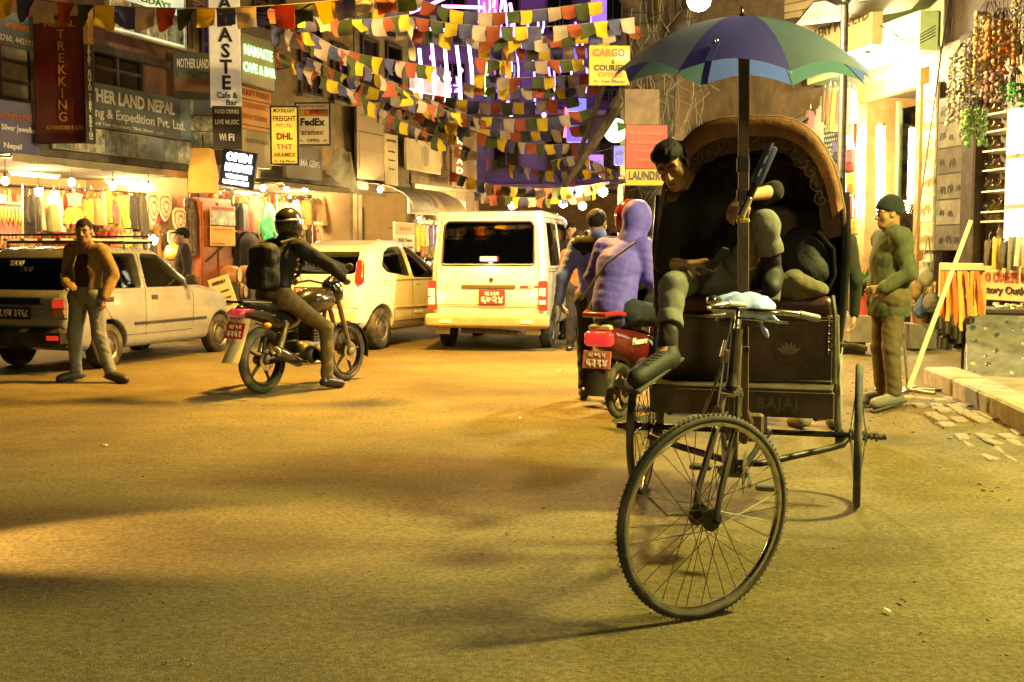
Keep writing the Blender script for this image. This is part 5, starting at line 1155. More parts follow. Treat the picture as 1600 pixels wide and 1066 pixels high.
# man in blue jacket with black shoulders, walking away
J = standing(1.70); J.update(K(hf=(-.5, -1, .0), elL=(.30, .10, 1.12), wrL=(.34, .06, .90), elR=(-.30, .06, 1.12), wrR=(-.36, -.06, .88), knL=(.11, -.16, .50), anL=(.11, -.05, .09), toL=(.12, -.24, .04), knR=(-.11, .02, .48), anR=(-.11, .24, .12), toR=(-.12, .08, .03)))
J = {k: np.array(v, float) for k, v in J.items()}
bl = V((.76, 10.3, gz(.76, 10.3))); BLU = cloth('pale blue puffer', (.15, .18, .58), .6, .1)
w = person('person', 'bare-headed man in pale blue jacket with black shoulders walking past the van', J, bl, R(176), BLU, cloth('dark jeans'), mat('black shoe'), skin=(.30, .17, .09), hair='short', h=.0125, top_style='puffer', top_loose=1.12, seed=19)
F = Field((-.3, -.25, 1.2), (.3, .25, 1.52), .0125); A_ = J; F.cap(A_['che'] + np.array((0, .0, .12)), A_['nek'] - np.array((0, 0, .09)), .182, .122, k=.05, flat=((0, 1, 0), .82)); F.cap(A_['shL'] - np.array((.02, 0, 0)), A_['shR'] + np.array((.02, 0, 0)), .0945, k=.06)
x, y, z = F.full(); F.D = np.maximum(F.D, 1.30 - z + 0 * x + 0 * y).astype(np.float32); F.build('shoulder_yoke', cloth('black yoke', (.012, .012, .014)), w)
F = Field((-.15, -.15, 1.38), (.15, .15, 1.56), .0125); F.cap(A_['nek'] - np.array((0, 0, .04)), A_['nek'] + np.array((0, 0, .03)), .088, .082); F.build('collar', BLU, w)
# faces beyond him
def walker(px, py_head, Y, H, label, top, legs, hair='short', rz=0.0, skin=(.32, .18, .10), group=None, h=.016, **ov):
    c = P(px, py_head, Y); z0 = gz(c.x, c.y); J = {k: np.array(v, float) for k, v in standing(H, **ov).items()}
    b = person('person', label, J, (c.x, c.y, z0), rz, top, legs, mat('black shoe'), skin=skin, hair=hair, h=h, seed=int(px)); face_marks(b, J); return b
walker(893, 345, 17.5, 1.74, 'dark-haired man following behind the woman past the van', cloth('dark coat', (.04, .03, .025)), cloth('dark jeans'))
walker(905, 362, 15.6, 1.60, 'long-haired woman walking towards us beside the van', cloth('rust shawl', (.22, .09, .04)), cloth('dark jeans'), hair='long', skin=(.42, .25, .15))
walker(932, 372, 16.5, 1.62, 'short person in dark clothes behind the blue-jacketed man', cloth('dark coat'), cloth('dark jeans'), rz=R(180))
walker(659, 372, 33, 1.62, 'person in rust-brown top before the far lit shop, back turned', cloth('rust top', (.15, .05, .025)), cloth('dark jeans'), rz=R(170), h=.022)
walker(672, 374, 32.5, 1.58, 'person in dull red shawl in the huddle before the far lit shop', cloth('rust shawl'), cloth('dark jeans'), hair='long', rz=R(150), h=.022)
walker(681, 368, 31.5, 1.70, 'person in olive jacket standing before the far lit shop', cloth('olive far jacket', (.10, .085, .04)), cloth('dark jeans'), rz=R(190), h=.022)
w = walker(286, 366, 17.2, 1.66, 'man in dark cap and jacket browsing the clothes stall behind the taxi', cloth('dark coat'), cloth('dark jeans'), rz=R(-70), hair='short', h=.0135)
c, M = head_frame({k: np.array(v, float) for k, v in standing(1.66).items()}); F = Field(c - .22, c + .22, .010); F.ell(c + M @ np.array((0, -.01, .055)), (.092, .108, .085), M); F.cap(c + M @ np.array((-.03, .10, .055)), c + M @ np.array((.03, .10, .055)), .07, flat=((0, 0, 1), .16)); x, y, z = F.full(); F.D = np.maximum(F.D, c[2] + .045 - z + 0 * x + 0 * y).astype(np.float32); F.build('cap', cloth('black cap', (.012, .012, .012)), w)
walker(8, 392, 15.8, 1.36, 'boy with dark hair standing beyond the boot of the taxi', cloth('brown coat', (.10, .06, .03)), cloth('dark jeans'), rz=R(60), h=.016)
walker(876, 352, 24, 1.68, 'person in ochre coat far up the street beyond the van', cloth('ochre coat', (.30, .18, .05)), cloth('dark jeans'), rz=R(20), h=.022)
walker(918, 350, 27, 1.70, 'person in grey coat far up the street between the bulbs', cloth('grey coat', (.14, .12, .09)), cloth('dark jeans'), rz=R(190), h=.022)
walker(945, 348, 23, 1.72, 'person in maroon jacket far up the street by the hanging mauve board', cloth('maroon jacket', (.14, .03, .03)), cloth('dark jeans'), rz=R(10), h=.022)
walker(958, 354, 21, 1.60, 'woman in cream shawl far up the street by the laundry signs', cloth('cream shawl', (.45, .36, .2)), cloth('dark jeans'), hair='long', rz=R(160), h=.022)
# ================================================================ buildings
class Facade:
    """a vertical plane along the street; px -> place on it, off metres out towards the street"""
    def __init__(s, x0, y0, dx, dy, nx, ny): s.o = V((x0, y0, 0)); s.d = V((dx, dy, 0)).normalized(); s.n = V((nx, ny, 0)).normalized(); s.rz = math.atan2(s.d.y, s.d.x)
    def at(s, px, py, off=0.0):
        d = ray(px, py); o = s.o + s.n * off; den = d.x * s.n.x + d.y * s.n.y; t = (o.x * s.n.x + o.y * s.n.y) / den; return V((0, 0, CH)) + d * t
    def s(s, px, off=0.0): return (s.at(px, 400, off) - s.o).dot(s.d)
    def p(s, a, z, off=0.0): q = s.o + s.d * a + s.n * off; return V((q.x, q.y, z))
    def rect(s, x0, y0, x1, y1, off):
        a = [s.at(x0, y0, off), s.at(x1, y0, off), s.at(x0, y1, off), s.at(x1, y1, off)]; c = (a[0] + a[1] + a[2] + a[3]) / 4
        return c, (a[1] - a[0]).xy.length, ((a[0] - a[2]).z + (a[1] - a[3]).z) / 2, s.rz
    def box(s, mb, a0, a1, z0, z1, o0, o1, bev=0): 
        c = s.p((a0 + a1) / 2, (z0 + z1) / 2, (o0 + o1) / 2); return mb.box(c, (abs(a1 - a0), abs(o1 - o0), abs(z1 - z0)), Matrix.Rotation(s.rz, 3, 'Z'), bev)
LF = Facade(-7.5, 16.9, .4, 1, 1, -.4); RF = Facade(5.5, 15, .22, -1, -1, -.22)
BRICK = mat('red brick wall', (.16, .055, .028), .9, var=.35, scale=5, bump=.6, bscale=22, dirt=.4); OCH = mat('ochre plaster', (.22, .15, .065), .9, var=.3, scale=3, bump=.3, dirt=.5); DKW = mat('dark timber', (.045, .026, .014), .7, var=.35, scale=10, bump=.3, dirt=.2)
GREYW = mat('grey plaster', (.17, .14, .09), .9, var=.3, scale=3, bump=.3, dirt=.5); CONC = mat('stained concrete', (.16, .135, .09), .9, var=.3, scale=4, bump=.4, dirt=.6); WINP = glass('window pane', (.25, .22, .16), .12, .05); DARK = mat('dark room', (.02, .015, .01), .95, var=.2)
def part(parent, name, fac, a0, a1, z0, z1, o0, o1, m, bev=.0):
    mb = MB(); fac.box(mb, a0, a1, z0, z1, o0, o1, bev); return mb.build(name, m, parent)
def window(parent, fac, x0, y0, x1, y1, off=.0, cols=2, rows=1, m=None, pane=None):
    c, w, h, rz = fac.rect(x0, y0, x1, y1, off + .03); a = fac.s((x0 + x1) / 2, off); z = c.z
    fr = MB(); t = .06
    for q in ((a - w / 2, a + w / 2, z + h / 2 - t, z + h / 2), (a - w / 2, a + w / 2, z - h / 2, z - h / 2 + t), (a - w / 2, a - w / 2 + t, z - h / 2 + t, z + h / 2 - t), (a + w / 2 - t, a + w / 2, z - h / 2 + t, z + h / 2 - t)): fac.box(fr, q[0], q[1], q[2], q[3], off - .02, off + .07)
    for i in range(1, cols): fac.box(fr, a - w / 2 + w * i / cols - .025, a - w / 2 + w * i / cols + .025, z - h / 2 + t, z + h / 2 - t, off - .02, off + .055)
    for i in range(1, rows): fac.box(fr, a - w / 2 + t, a + w / 2 - t, z - h / 2 + h * i / rows - .02, z - h / 2 + h * i / rows + .02, off - .02, off + .05)
    f = fr.build('window', m or DKW, parent)
    for i in range(cols):
        for j in range(rows):
            mb = MB(); fac.box(mb, a - w / 2 + w * i / cols + .03, a - w / 2 + w * (i + 1) / cols - .03, z - h / 2 + h * j / rows + .03, z - h / 2 + h * (j + 1) / rows - .03, off + .0, off + .012); mb.build('pane', pane or WINP, f)
    mb = MB(); fac.box(mb, a - w / 2 - .08, a + w / 2 + .08, z - h / 2 - .08, z - h / 2 - .005, off - .02, off + .14); mb.build('sill', CONC, f)
    return f
def shop_house(label, fac, px0, px1, wallm, floor=2.95, top=9.0, deep=2.4, base=.12, inside=None, sill=True):
    a0, a1 = fac.s(px0), fac.s(px1); a0, a1 = min(a0, a1), max(a0, a1)
    t = thing('shop_house', label, 'building', (0, 0, 0)); IN = inside or mat('shop wall paint', (.30, .19, .07), .8, var=.12, scale=2, dirt=.2)
    part(t, 'upper_wall', fac, a0, a1, floor, top, -.25, 0, wallm); part(t, 'floor_slab', fac, a0, a1, floor - .22, floor - .003, -deep, .04, CONC)
    part(t, 'shop_floor', fac, a0, a1, 0, base, -deep, .05, CONC); part(t, 'back_wall', fac, a0, a1, base, floor - .22, -deep - .15, -deep, IN)
    for a in (a0, a1): part(t, 'side_wall', fac, a - .11 if a == a1 else a, a if a == a1 else a + .11, base, floor - .222, -deep, -.02, IN)
    for a in (a0, a1): part(t, 'pier', fac, a - .18 if a == a1 else a, a if a == a1 else a + .18, 0, floor - .222, -.019, .06, wallm)
    part(t, 'roof', fac, a0, a1, top, top + .15, -6, .3, CONC); part(t, 'rear_wall', fac, a0, a1, 0, top - .003, -6.2, -6, wallm)
    return t, a0, a1
# left row
hA, aA0, aA1 = shop_house('red-brick building with timber windows above the clothes stalls', LF, -130, 306, BRICK)
window(hA, LF, 147, 78, 229, 147, 0, 2, 2); window(hA, LF, 2, 66, 56, 160, 0, 1, 3, pane=mat('curtained pane', (.20, .17, .10), .3, var=.3)); window(hA, LF, 236, -60, 300, 70, 0, 2, 2)
part(hA, 'cornice', LF, aA0, aA1, 4.55, 4.68, 0.0, .16, DKW); part(hA, 'ledge', LF, aA0, aA1, 2.78, 2.95, .043, .42, CONC)
hB, aB0, aB1 = shop_house('narrow plastered building behind the freight and cafe signs', LF, 309, 555, OCH, floor=2.98)
for q in ((318, 20, 372, 130), (400, -40, 450, 60), (470, 40, 505, 150), (520, 70, 545, 160)): window(hB, LF, *q, 0, 2, 2)
part(hB, 'ledge', LF, aB0, aB1, 2.80, 2.97, .043, .35, CONC); part(hB, 'cornice', LF, aB0, aB1, 5.6, 5.75, 0, .2, CONC)
hC, aC0, aC1 = shop_house('dull plastered building with poster boards beyond the cafe', LF, 557, 640, GREYW, floor=3.1, deep=1.6)
window(hC, LF, 566, 60, 592, 150, 0, 1, 2); window(hC, LF, 604, 70, 628, 150, 0, 1, 2)
hD, aD0, aD1 = shop_house('brown corner building with arcade sign and lit shop below', LF, 641, 745, mat('brown plaster', (.12, .07, .035), .9, var=.3, dirt=.4), floor=3.35, deep=1.6, top=4.7)
# soffit sheets that hang out over the stalls and catch the bulbs
def awning(name, label, fac, px0, px1, z0, z1, out, m, sag=.06, n=14, valance=0.0, rid=None):
    a0, a1 = fac.s(px0), fac.s(px1); rows = []
    for j in range(5):
        v = j / 4; rows.append([fac.p(a0 + (a1 - a0) * i / n, z0 + (z1 - z0) * v - sag * math.sin(math.pi * v) * (.6 + .4 * math.sin(i * 1.9)), .06 + out * v) for i in range(n + 1)])
    if valance: rows.append([fac.p(a0 + (a1 - a0) * i / n, z1 - valance * (1 + .1 * math.sin(i * 2.3)), .06 + out) for i in range(n + 1)])
    t = thing(name, label, 'awning', (0, 0, 0)); MB().sheet(rows, .008).build('awning_sheet', m, t, smooth=60)
    for i in range(0, n + 1, 4): MB().tube([fac.p(a0 + (a1 - a0) * i / n, z0 - .05, .07), fac.p(a0 + (a1 - a0) * i / n, z1 - .04, .04 + out)], .014, 6).build('strut', FRAME, t)
    MB().tube([fac.p(a0, z1 - .012, .04 + out), fac.p(a1, z1 - .012, .04 + out)], .018, 8).build('front_bar', FRAME, t)
    return t
awning('awning', 'long dull tan awning hung over the clothes stalls', LF, -90, 298, 2.74, 2.66, 1.25, mat('tan tarpaulin', (.30, .24, .12), .7, var=.2, scale=4, dirt=.3), valance=.10)
awning('awning', 'short tan awning below the gem shop sign', LF, 380, 545, 2.76, 2.70, .9, mat('tan tarpaulin'), valance=.08)
# grey rounded awnings further on
for (x0, x1, lab) in ((562, 604, 'grey barrel awning with pale edge past the plastic sheet'), (604, 650, 'tan barrel awning next to the white shop sign')):
    a0, a1 = LF.s(x0), LF.s(x1); rows = [[LF.p(a0 + (a1 - a0) * i / 8, 2.35 + .62 * math.cos(math.pi / 2 * v), .1 + 1.3 * math.sin(math.pi / 2 * v)) for i in range(9)] for v in np.linspace(0, 1, 8)]
    o = MB().sheet(rows, .01).build('barrel_awning', mat('awning%d' % x0, (.30, .28, .22) if x0 < 600 else (.30, .22, .10), .6, var=.15, dirt=.3), smooth=60); tag(o, lab, 'awning')
# right row
hR, aR0, aR1 = shop_house('corner gift shop with green fascia and glazed doorway', RF, 1282, 1464, mat('green-white plaster', (.45, .50, .30), .8, var=.1, dirt=.2), floor=3.98, top=9, deep=2.2, base=.28, inside=mat('warm shop panel', (.42, .23, .07), .6, var=.2))
part(hR, 'fascia', RF, RF.s(1284), RF.s(1461), 3.92, 4.42, .043, .30, mat('pale green fascia', (.42, .55, .25), .5, var=.08))
part(hR, 'lintel', RF, RF.s(1338), RF.s(1441), 3.52, 3.755, -.05, .10, mat('varnished timber', (.35, .18, .05), .4, var=.2, scale=8))
for px in (1341, 1438): a = RF.s(px); part(hR, 'door_post', RF, a - .05, a + .05, .28, 3.515, -.06, .09, mat('varnished timber'))
part(hR, 'door_step', RF, RF.s(1340), RF.s(1441), .0, .30, .055, .40, CONC)
hS, aS0, aS1 = shop_house('dim handicraft shop with dark picture panels beside the doorway', RF, 1466, 1680, DKW, floor=3.98, top=9, deep=2.0, base=.28, inside=mat('dark shop panel', (.09, .055, .03), .7, var=.2))
hQ, aQ0, aQ1 = shop_house('clothes shop with tarpaulin awning behind the rickshaw', RF, 1052, 1280, OCH, floor=3.2, top=9, deep=2.0, base=.2)
awning('awning', 'creased olive tarpaulin awning behind the rickshaw hood', RF, 1056, 1279, 3.55, 2.75, 1.5, mat('olive tarpaulin', (.22, .19, .09), .6, var=.2, scale=5, dirt=.3), sag=.2, n=20)
hP, aP0, aP1 = shop_house('tall narrow building beside the tree beyond the laundry signs', RF, 968, 1050, GREYW, floor=3.2, top=9)
window(hP, RF, 980, 30, 1010, 120, 0, 1, 2)
# far cross building, lit violet by its light strings
FB = Facade(-9, 47, 1, .10, .10, -1)
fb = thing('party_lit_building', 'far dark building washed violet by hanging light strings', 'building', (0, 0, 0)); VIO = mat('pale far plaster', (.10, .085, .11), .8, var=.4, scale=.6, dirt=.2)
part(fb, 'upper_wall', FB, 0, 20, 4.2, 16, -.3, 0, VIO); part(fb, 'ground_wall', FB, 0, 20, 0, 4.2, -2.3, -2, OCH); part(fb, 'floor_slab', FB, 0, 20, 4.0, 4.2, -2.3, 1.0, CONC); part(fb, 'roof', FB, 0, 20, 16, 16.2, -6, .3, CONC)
for i in range(8):
    for j in range(4):
        a = 2.2 + i * 2.2; z = 5.6 + j * 2.8; mb = MB(); FB.box(mb, a - .6, a + .6, z - .8, z + .8, -.02, .06); w_ = mb.build('window', DKW, fb); mb = MB(); FB.box(mb, a - .5, a - .03, z - .7, z + .7, .062, .075); FB.box(mb, a + .03, a + .5, z - .7, z + .7, .062, .075); tag(mb.build('panes', WINP, w_), kind='stuff')
for z in (7.2, 10.0, 12.8):
    part(fb, 'balcony', FB, .5, 19.5, z - .2, z, .003, 1.0, CONC); mb = MB()
    for k in range(60): FB.box(mb, .6 + k * .315, .64 + k * .315, z, z + .8, .94, .97)
    FB.box(mb, .5, 19.5, z + .8, z + .86, .92, .99); tag(mb.build('railing', BPL, fb), kind='stuff')
def led(px0, py0, px1, py1, col, s, Y=43.5, lab=None, r=.06):
    s *= .7
    a, b = P(px0, py0, Y), P(px1, py1, Y); mid = (a + b) / 2 + V((.05, 0, 0)); m = MB().tube([a, mid, b], r, 6)
    o = m.build('light_string', glow('led %s' % (col,), col, s)); tag(o, lab or 'glowing %s light string hanging upright on the far violet building' % hue(col), 'light string', 'light strings on the far building')
VI, PK, WH_, GR = (.30, .12, 1.0), (1.0, .18, .55), (.75, .75, 1.0), (.3, 1, .15)
for q in ((655, 76, 658, 155, WH_, 6), (674, 62, 679, 155, PK, 6), (694, 62, 698, 160, WH_, 6), (712, 60, 720, 160, (.4, .35, 1), 7), (732, 66, 738, 150, WH_, 5), (757, 80, 759, 150, GR, 4), (793, 78, 798, 112, (.45, .4, 1), 8), (792, 118, 793, 133, (.45, .4, 1), 8), (797, 5, 803, 60, PK, 5), (786, -10, 790, 30, PK, 5), (770, -10, 771, 12, VI, 6), (782, -10, 783, 14, VI, 6), (925, 10, 922, 48, VI, 6), (793, 158, 799, 182, PK, 5), (885, 168, 882, 215, (1, .1, .1), 3)): led(*q[:4], q[4], q[5])
for q in ((645, 44, 702, 48, (.40, .25, 1), 6), (690, 10, 756, 12, PK, 6), (640, 20, 700, -5, PK, 5), (660, 118, 705, 124, (1, .5, .4), 6), (640, 140, 705, 160, (1, .55, .45), 5)): led(*q[:4], q[4], q[5], lab='glowing %s light string strung sideways along a far violet balcony' % hue(q[4]))
gL = random.Random(31)
for i in range(22):
    x_ = 748 + i * 8.4; y_ = gL.uniform(-10, 110); led(x_, y_, x_ + gL.uniform(-3, 4), y_ + gL.uniform(25, 75), gL.choice((VI, VI, (.40, .2, 1), PK, (.6, .5, 1))), gL.uniform(1.5, 4), r=.035)
for px, py, w, c in ((675, 90, 110, PK), (720, 110, 160, VI), (870, 60, 500, VI), (780, 30, 380, (.7, .12, 1)), (850, 180, 260, VI), (660, 150, 120, (1, .4, .3))):
    p = P(px, py, 45.2); o = tag(MB().ball((0, 0, 0), .10, 10, 8).build('party_lamp', glow('party %s' % (c,), c, 5), loc=p), 'round %s party lamp on the far violet building' % hue(c), 'lamp', 'party lamps on the far building'); lamp('party_light', (0, -.3, 0), w * .28, c, o, .2)
# far ends of the street so that no void shows
for x0, y0, x1, y1, lab in ((-1.0, 33, -9, 47, 'shadowed far building closing the street on the left'), (2.9, 27, 9.5, 46, 'shadowed far building closing the street on the right')):
    d = V((x1 - x0, y1 - y0, 0)); t = thing('far_house', lab, 'building', (0, 0, 0)); f = Facade(x0, y0, d.x, d.y, d.y, -d.x) if x1 < 0 else Facade(x0, y0, d.x, d.y, -d.y, d.x)
    ht = 4.6 if x1 < 0 else 10; part(t, 'wall', f, 0, d.length, 0, ht, -.4, 0, GREYW); part(t, 'roof', f, 0, d.length, ht, ht + .2, -3, .2, CONC)
    for i in range(5):
        for j in range(2 if x1 > 0 else 0): mb = MB(); a = 1.5 + i * 2.6; f.box(mb, a - .6, a + .6, 4 + j * 3, 5.6 + j * 3, .0, .07); w_ = mb.build('window', DKW, t); mb = MB(); f.box(mb, a - .5, a + .5, 4.1 + j * 3, 5.5 + j * 3, .072, .08); mb.build('pane', WINP, w_)
    for i in range(5): mb = MB(); a = 1.5 + i * 2.6; f.box(mb, a - 1.0, a + 1.0, .1, 2.6, .0, .03); mb.build('lit_shopfront', glow('far shop light', (1, .62, .2), 1.6), t)
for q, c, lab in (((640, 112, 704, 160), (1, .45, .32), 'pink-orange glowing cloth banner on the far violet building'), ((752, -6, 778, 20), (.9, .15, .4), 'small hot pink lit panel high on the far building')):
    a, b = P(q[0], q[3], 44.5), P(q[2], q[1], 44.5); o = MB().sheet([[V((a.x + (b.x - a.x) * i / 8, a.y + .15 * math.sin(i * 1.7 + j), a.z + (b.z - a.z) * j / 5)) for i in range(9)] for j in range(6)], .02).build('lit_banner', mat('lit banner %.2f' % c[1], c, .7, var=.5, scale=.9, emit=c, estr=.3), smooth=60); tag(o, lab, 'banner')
# ================================================================ signs
INK = lambda n, c=(.3,.2,.1), e=0: mat('ink ' + n, c, .6, var=0) if not e else mat('ink lit ' + n, c, .5, var=0, emit=c, estr=e)
def face(n, c=(.62, .44, .03), e=0.0, var=.12, rough=.55): return mat('sign ' + n, c, rough, var=var, scale=3.5, dirt=.42) if not e else mat('sign lit ' + n, c, rough, var=var, scale=3.5, emit=c, estr=e)
def sign(label, rect, where, board, panels=(), texts=(), frame=None, thick=.07, name='shop_sign', roll=0.0, cat='sign', post=None):
    x0, y0, x1, y1 = rect
    if where[0] in ('L', 'R', 'F'):
        c, w, h, rz = {'L': LF, 'R': RF, 'F': FB}[where[0]].rect(x0, y0, x1, y1, where[1])
    else:
        Y, yaw = where; c = P((x0 + x1) / 2, (y0 + y1) / 2, Y); ra = math.atan2(c.x, c.y); w = (x1 - x0) / FPX * math.hypot(c.x, c.y) / max(.3, math.cos(R(yaw) + ra)) * math.cos(ra) ; h = (y1 - y0) / FPX * c.y; rz = R(yaw)
    t = thing(name, label, cat, c, rz); t.rotation_euler = (0, R(roll), rz)
    MB().box((0, thick / 2, 0), (w, thick, h), bev=.008).build('board', board, t)
    if frame:
        for q in ((0, h / 2, w + .03, .03), (0, -h / 2, w + .03, .03), (-w / 2, 0, .03, h), (w / 2, 0, .03, h)): MB().box((q[0], thick / 2 - .01, q[1]), (q[2], thick + .02, q[3])).build('frame_rail', frame, t)
    for i, (u0, v0, u1, v1, m) in enumerate(panels): MB().box(((u0 + u1) / 2 * w, -.003 - .003 * (i % 2), (v0 + v1) / 2 * h), ((u1 - u0) * w, .006, (v1 - v0) * h)).build('printed_panel', m, t)
    for q in texts:
        tx, u, v, hf, m, mw = q[:6]; bo = q[6] if len(q) > 6 else .02
        lettering(t, tx, (u * w, -.012, v * h), hf * h, m, bold=bo, maxw=mw * w if mw else None)
    br = MB()
    for q in (-.3, .3): MB().tube([(q * w, thick, .3 * h), (q * w, thick + .22, .3 * h + .02)], .012, 6).build('bracket', FRAME, t)
    return t, w, h
def vert(s, u, v0, v1, hf, m, mw=None, bo=.03): n = len(s); return [(ch, u, v0 + (v1 - v0) * i / (n - 1), hf, m, mw, bo) for i, ch in enumerate(s)]
W_, GOLD, BK, RD, OR, YL = INK('white', (.75, .72, .62)), INK('gold', (.55, .30, .04)), INK('black', (.015, .013, .01)), INK('red', (.45, .06, .02)), INK('orange', (.60, .20, .03)), INK('yellow', (.65, .45, .05))
g = random.Random(9)
def pics(n, rows=1, v0=-.5, v1=-.0, u0=-.48, u1=.48):
    out = []; C = [(.30, .30, .22), (.42, .40, .28), (.12, .14, .10), (.50, .46, .34), (.20, .24, .20), (.36, .28, .16)]
    for j in range(rows):
        for i in range(n):
            a = u0 + (u1 - u0) * i / n; b = v0 + (v1 - v0) * j / rows; c = g.choice(C)
            out.append((a + .004, b + .006, a + (u1 - u0) / n - .004, b + (v1 - v0) / rows - .006, mat('photo print %d' % g.randint(0, 9), c, .4, var=.9, scale=g.uniform(4, 9))))
    return out
sign('blue-grey courier board with orange name and phone numbers', (-30, 18, 58, 72), ('L', 1.0), face('blue grey', (.13, .16, .18)), (), [('aramex', .12, .12, .30, OR, .45), ('4422760, 4421936', .05, -.30, .24, W_, .85)])
sign('violet-blue board for silver jewellery under the courier board', (-30, 158, 63, 240), ('L', 1.0), face('violet', (.10, .09, .17)), (), [('andicrafts', .14, .22, .22, INK('dim orange', (.30, .11, .05)), .66), ('Silver Jewellery', .14, -.02, .15, W_, .64), ('Nepal', 0, -.36, .15, W_, .3)])
sign('tall dark red vertical trekking board with gold letters', (59, 30, 132, 220), (16.2, -2), face('dark red', (.16, .012, .010)), [(-.46, -.49, .46, -.43, face('darker red', (.07, .006, .005)))],
     [('NEPAL', 0, .445, .07, GOLD, .6)] + vert('TREKKING', .02, .36, -.30, .105, GOLD, None, .01) + [('ADVENTURE P. LTD', .05, -.385, .045, GOLD, .75)], frame=mat('sign frame', (.10, .02, .015), .5))
sign('narrow black strip of white vertical lettering beside the red trekking board', (132, 12, 147, 222), (16.15, 30), face('black strip', (.03, .025, .02)), [(-.5, .22, .5, .5, face('orange strip', (.36, .18, .04)))], vert('SAFARI BHUTAN TIBET RAFTING', 0, .20, -.46, .036, W_, None, .02) + vert('ADVENTURE', 0, .47, .25, .03, YL, None, .02))
sign('white-green backlit advert panel above the brick wall', (170, -60, 288, 62), ('L', .9), face('mint', (.62, .66, .45), .35), pics(4, 1, -.46, -.08) + [(-.46, .0, .2, .4, face('pale leaf', (.45, .55, .2), .3))], [('HOLIDAYS', 0, .0, .12, INK('green', (.05, .16, .05)), .6)], frame=mat('white frame', (.5, .48, .36), .5))
sign('grey-blue banner lettered MOTHER LAND NEPAL', (100, 140, 298, 207), ('L', .55), face('slate', (.14, .17, .16)), [(.40, -.48, .495, .48, mat('photo print 3', (.2, .25, .25)))], [('MOTHER LAND NEPAL', -.05, .20, .40, W_, .80, .035), ('Trekking & Expedition Pvt. Ltd.', -.02, -.17, .30, W_, .92, .02), ('Treks & Tour Operators, Tibet, Bhutan, India', -.05, -.41, .10, W_, .6)])
sign('strip of small mountain photographs under the grey-blue banner', (82, 208, 300, 246), ('L', .5), face('cream strip', (.4, .36, .22)), pics(9, 1, -.46, .46))
sign('upright poster of photographs headed MOTHER LAND', (273, 84, 332, 232), (20.4, 12), face('dark slate', (.09, .09, .07)), [(-.47, .10, .47, .24, face('dusk orange', (.22, .10, .05)))] + pics(2, 3, -.48, .02), [('MOTHER LAND', 0, .38, .13, W_, .8), ('Nepal Treks', 0, .26, .09, INK('leaf', (.15, .20, .08)), .7)])
NW = face('white lightbox', (.66, .60, .44), .10)
sign('tall white vertical cafe board with black letters', (326, -70, 374, 164), (17.2, 8), NW, [(-.498, .5, -.46, -.5, face('violet', (.10, .09, .17)))], vert('NAMASTE', .04, .274, -.346, .125, BK, None, .03) + [('Cafe &', .06, -.425, .055, BK, .66, .02), ('Bar', .2, -.472, .055, BK, .36, .02)])
sign('black cafe board offering food, drinks and live music', (333, 166, 377, 233), (17.2, 8), face('black board', (.035, .03, .02)), [(-.33, -.36, .36, -.10, face('black badge', (.02, .018, .014)))], [('FOOD DRINKS', 0, .36, .13, W_, .82), ('LIVE MUSIC', 0, .12, .15, W_, .82), ('Wi', -.15, -.23, .22, W_, .25, .03), ('Fi', .14, -.23, .22, W_, .20, .03)])
sign('pale board with green glowing cafe and bar letters', (376, 58, 430, 138), ('L', 1.1), face('pale board', (.50, .46, .30)), (), [('NAMASTE', 0, .18, .26, INK('green neon', (.25, 1, .22), 2.2), .8, .02), ('CAFE & BAR', .02, -.15, .24, INK('green neon', (.25, 1, .22), 2.2), .92, .02)], frame=mat('grey frame', (.2, .18, .13), .5))
sign('orange board for flight freight in two rows', (376, 138, 424, 204), ('L', .9), face('orange', (.60, .26, .03), .12), [(-.5, .18, .5, .2, BK), (-.5, -.42, .5, -.40, BK)], [('FLIGHT FREIGHT', 0, .34, .20, RD, .9), ('CARGO SERVICE', -.02, .05, .18, OR, .8), ('DOOR TO DOOR', -.05, -.22, .16, OR, .8)])
sign('cream board with faint print below the orange freight board', (378, 205, 424, 262), ('L', .9), face('cream', (.50, .40, .20)), (), [('PASHMINA', 0, .2, .16, INK('faint', (.40, .28, .12)), .8)])
sign('bright yellow backlit freight board', (424, 168, 465, 256), (20.5, 2), face('yellow box', (.80, .50, .05), .42, .06), (), [('MOONLIGHT', 0, .43, .10, BK, .8), ('FREIGHT', 0, .29, .13, RD, .85), ('PVT. LTD.', 0, .17, .08, OR, .6), ('DHL', 0, -.02, .15, RD, .6, .05), ('TNT', 0, -.20, .12, OR, .6), ('ARAMEX', 0, -.34, .10, RD, .82), ('<- 1st Floor', 0, -.45, .06, BK, .8)], frame=mat('dark frame', (.06, .045, .02), .5))
sign('cream courier board listing parcel carriers', (463, 162, 515, 226), (21.5, -3), face('cream lit', (.58, .45, .20), .12), [(-.45, .18, .45, .36, face('ochre band', (.48, .28, .05)))], [('MOUNTAIN FREIGHT', 0, .42, .10, RD, .85), ('DHL', 0, .27, .17, RD, .5, .05), ('FedEx', -.02, .04, .24, BK, .72, .04), ('aramex', -.02, -.20, .19, INK('brown', (.2, .1, .03)), .66), ('<-  OPEN  ->', 0, -.40, .11, BK, .8)], frame=mat('dark frame'))
sign('grey-brown board lettered for gems', (447, 230, 503, 281), ('L', .8), face('grey brown', (.15, .12, .07)), (), [('SHARMA GEMS', .0, .0, .30, W_, .85)])
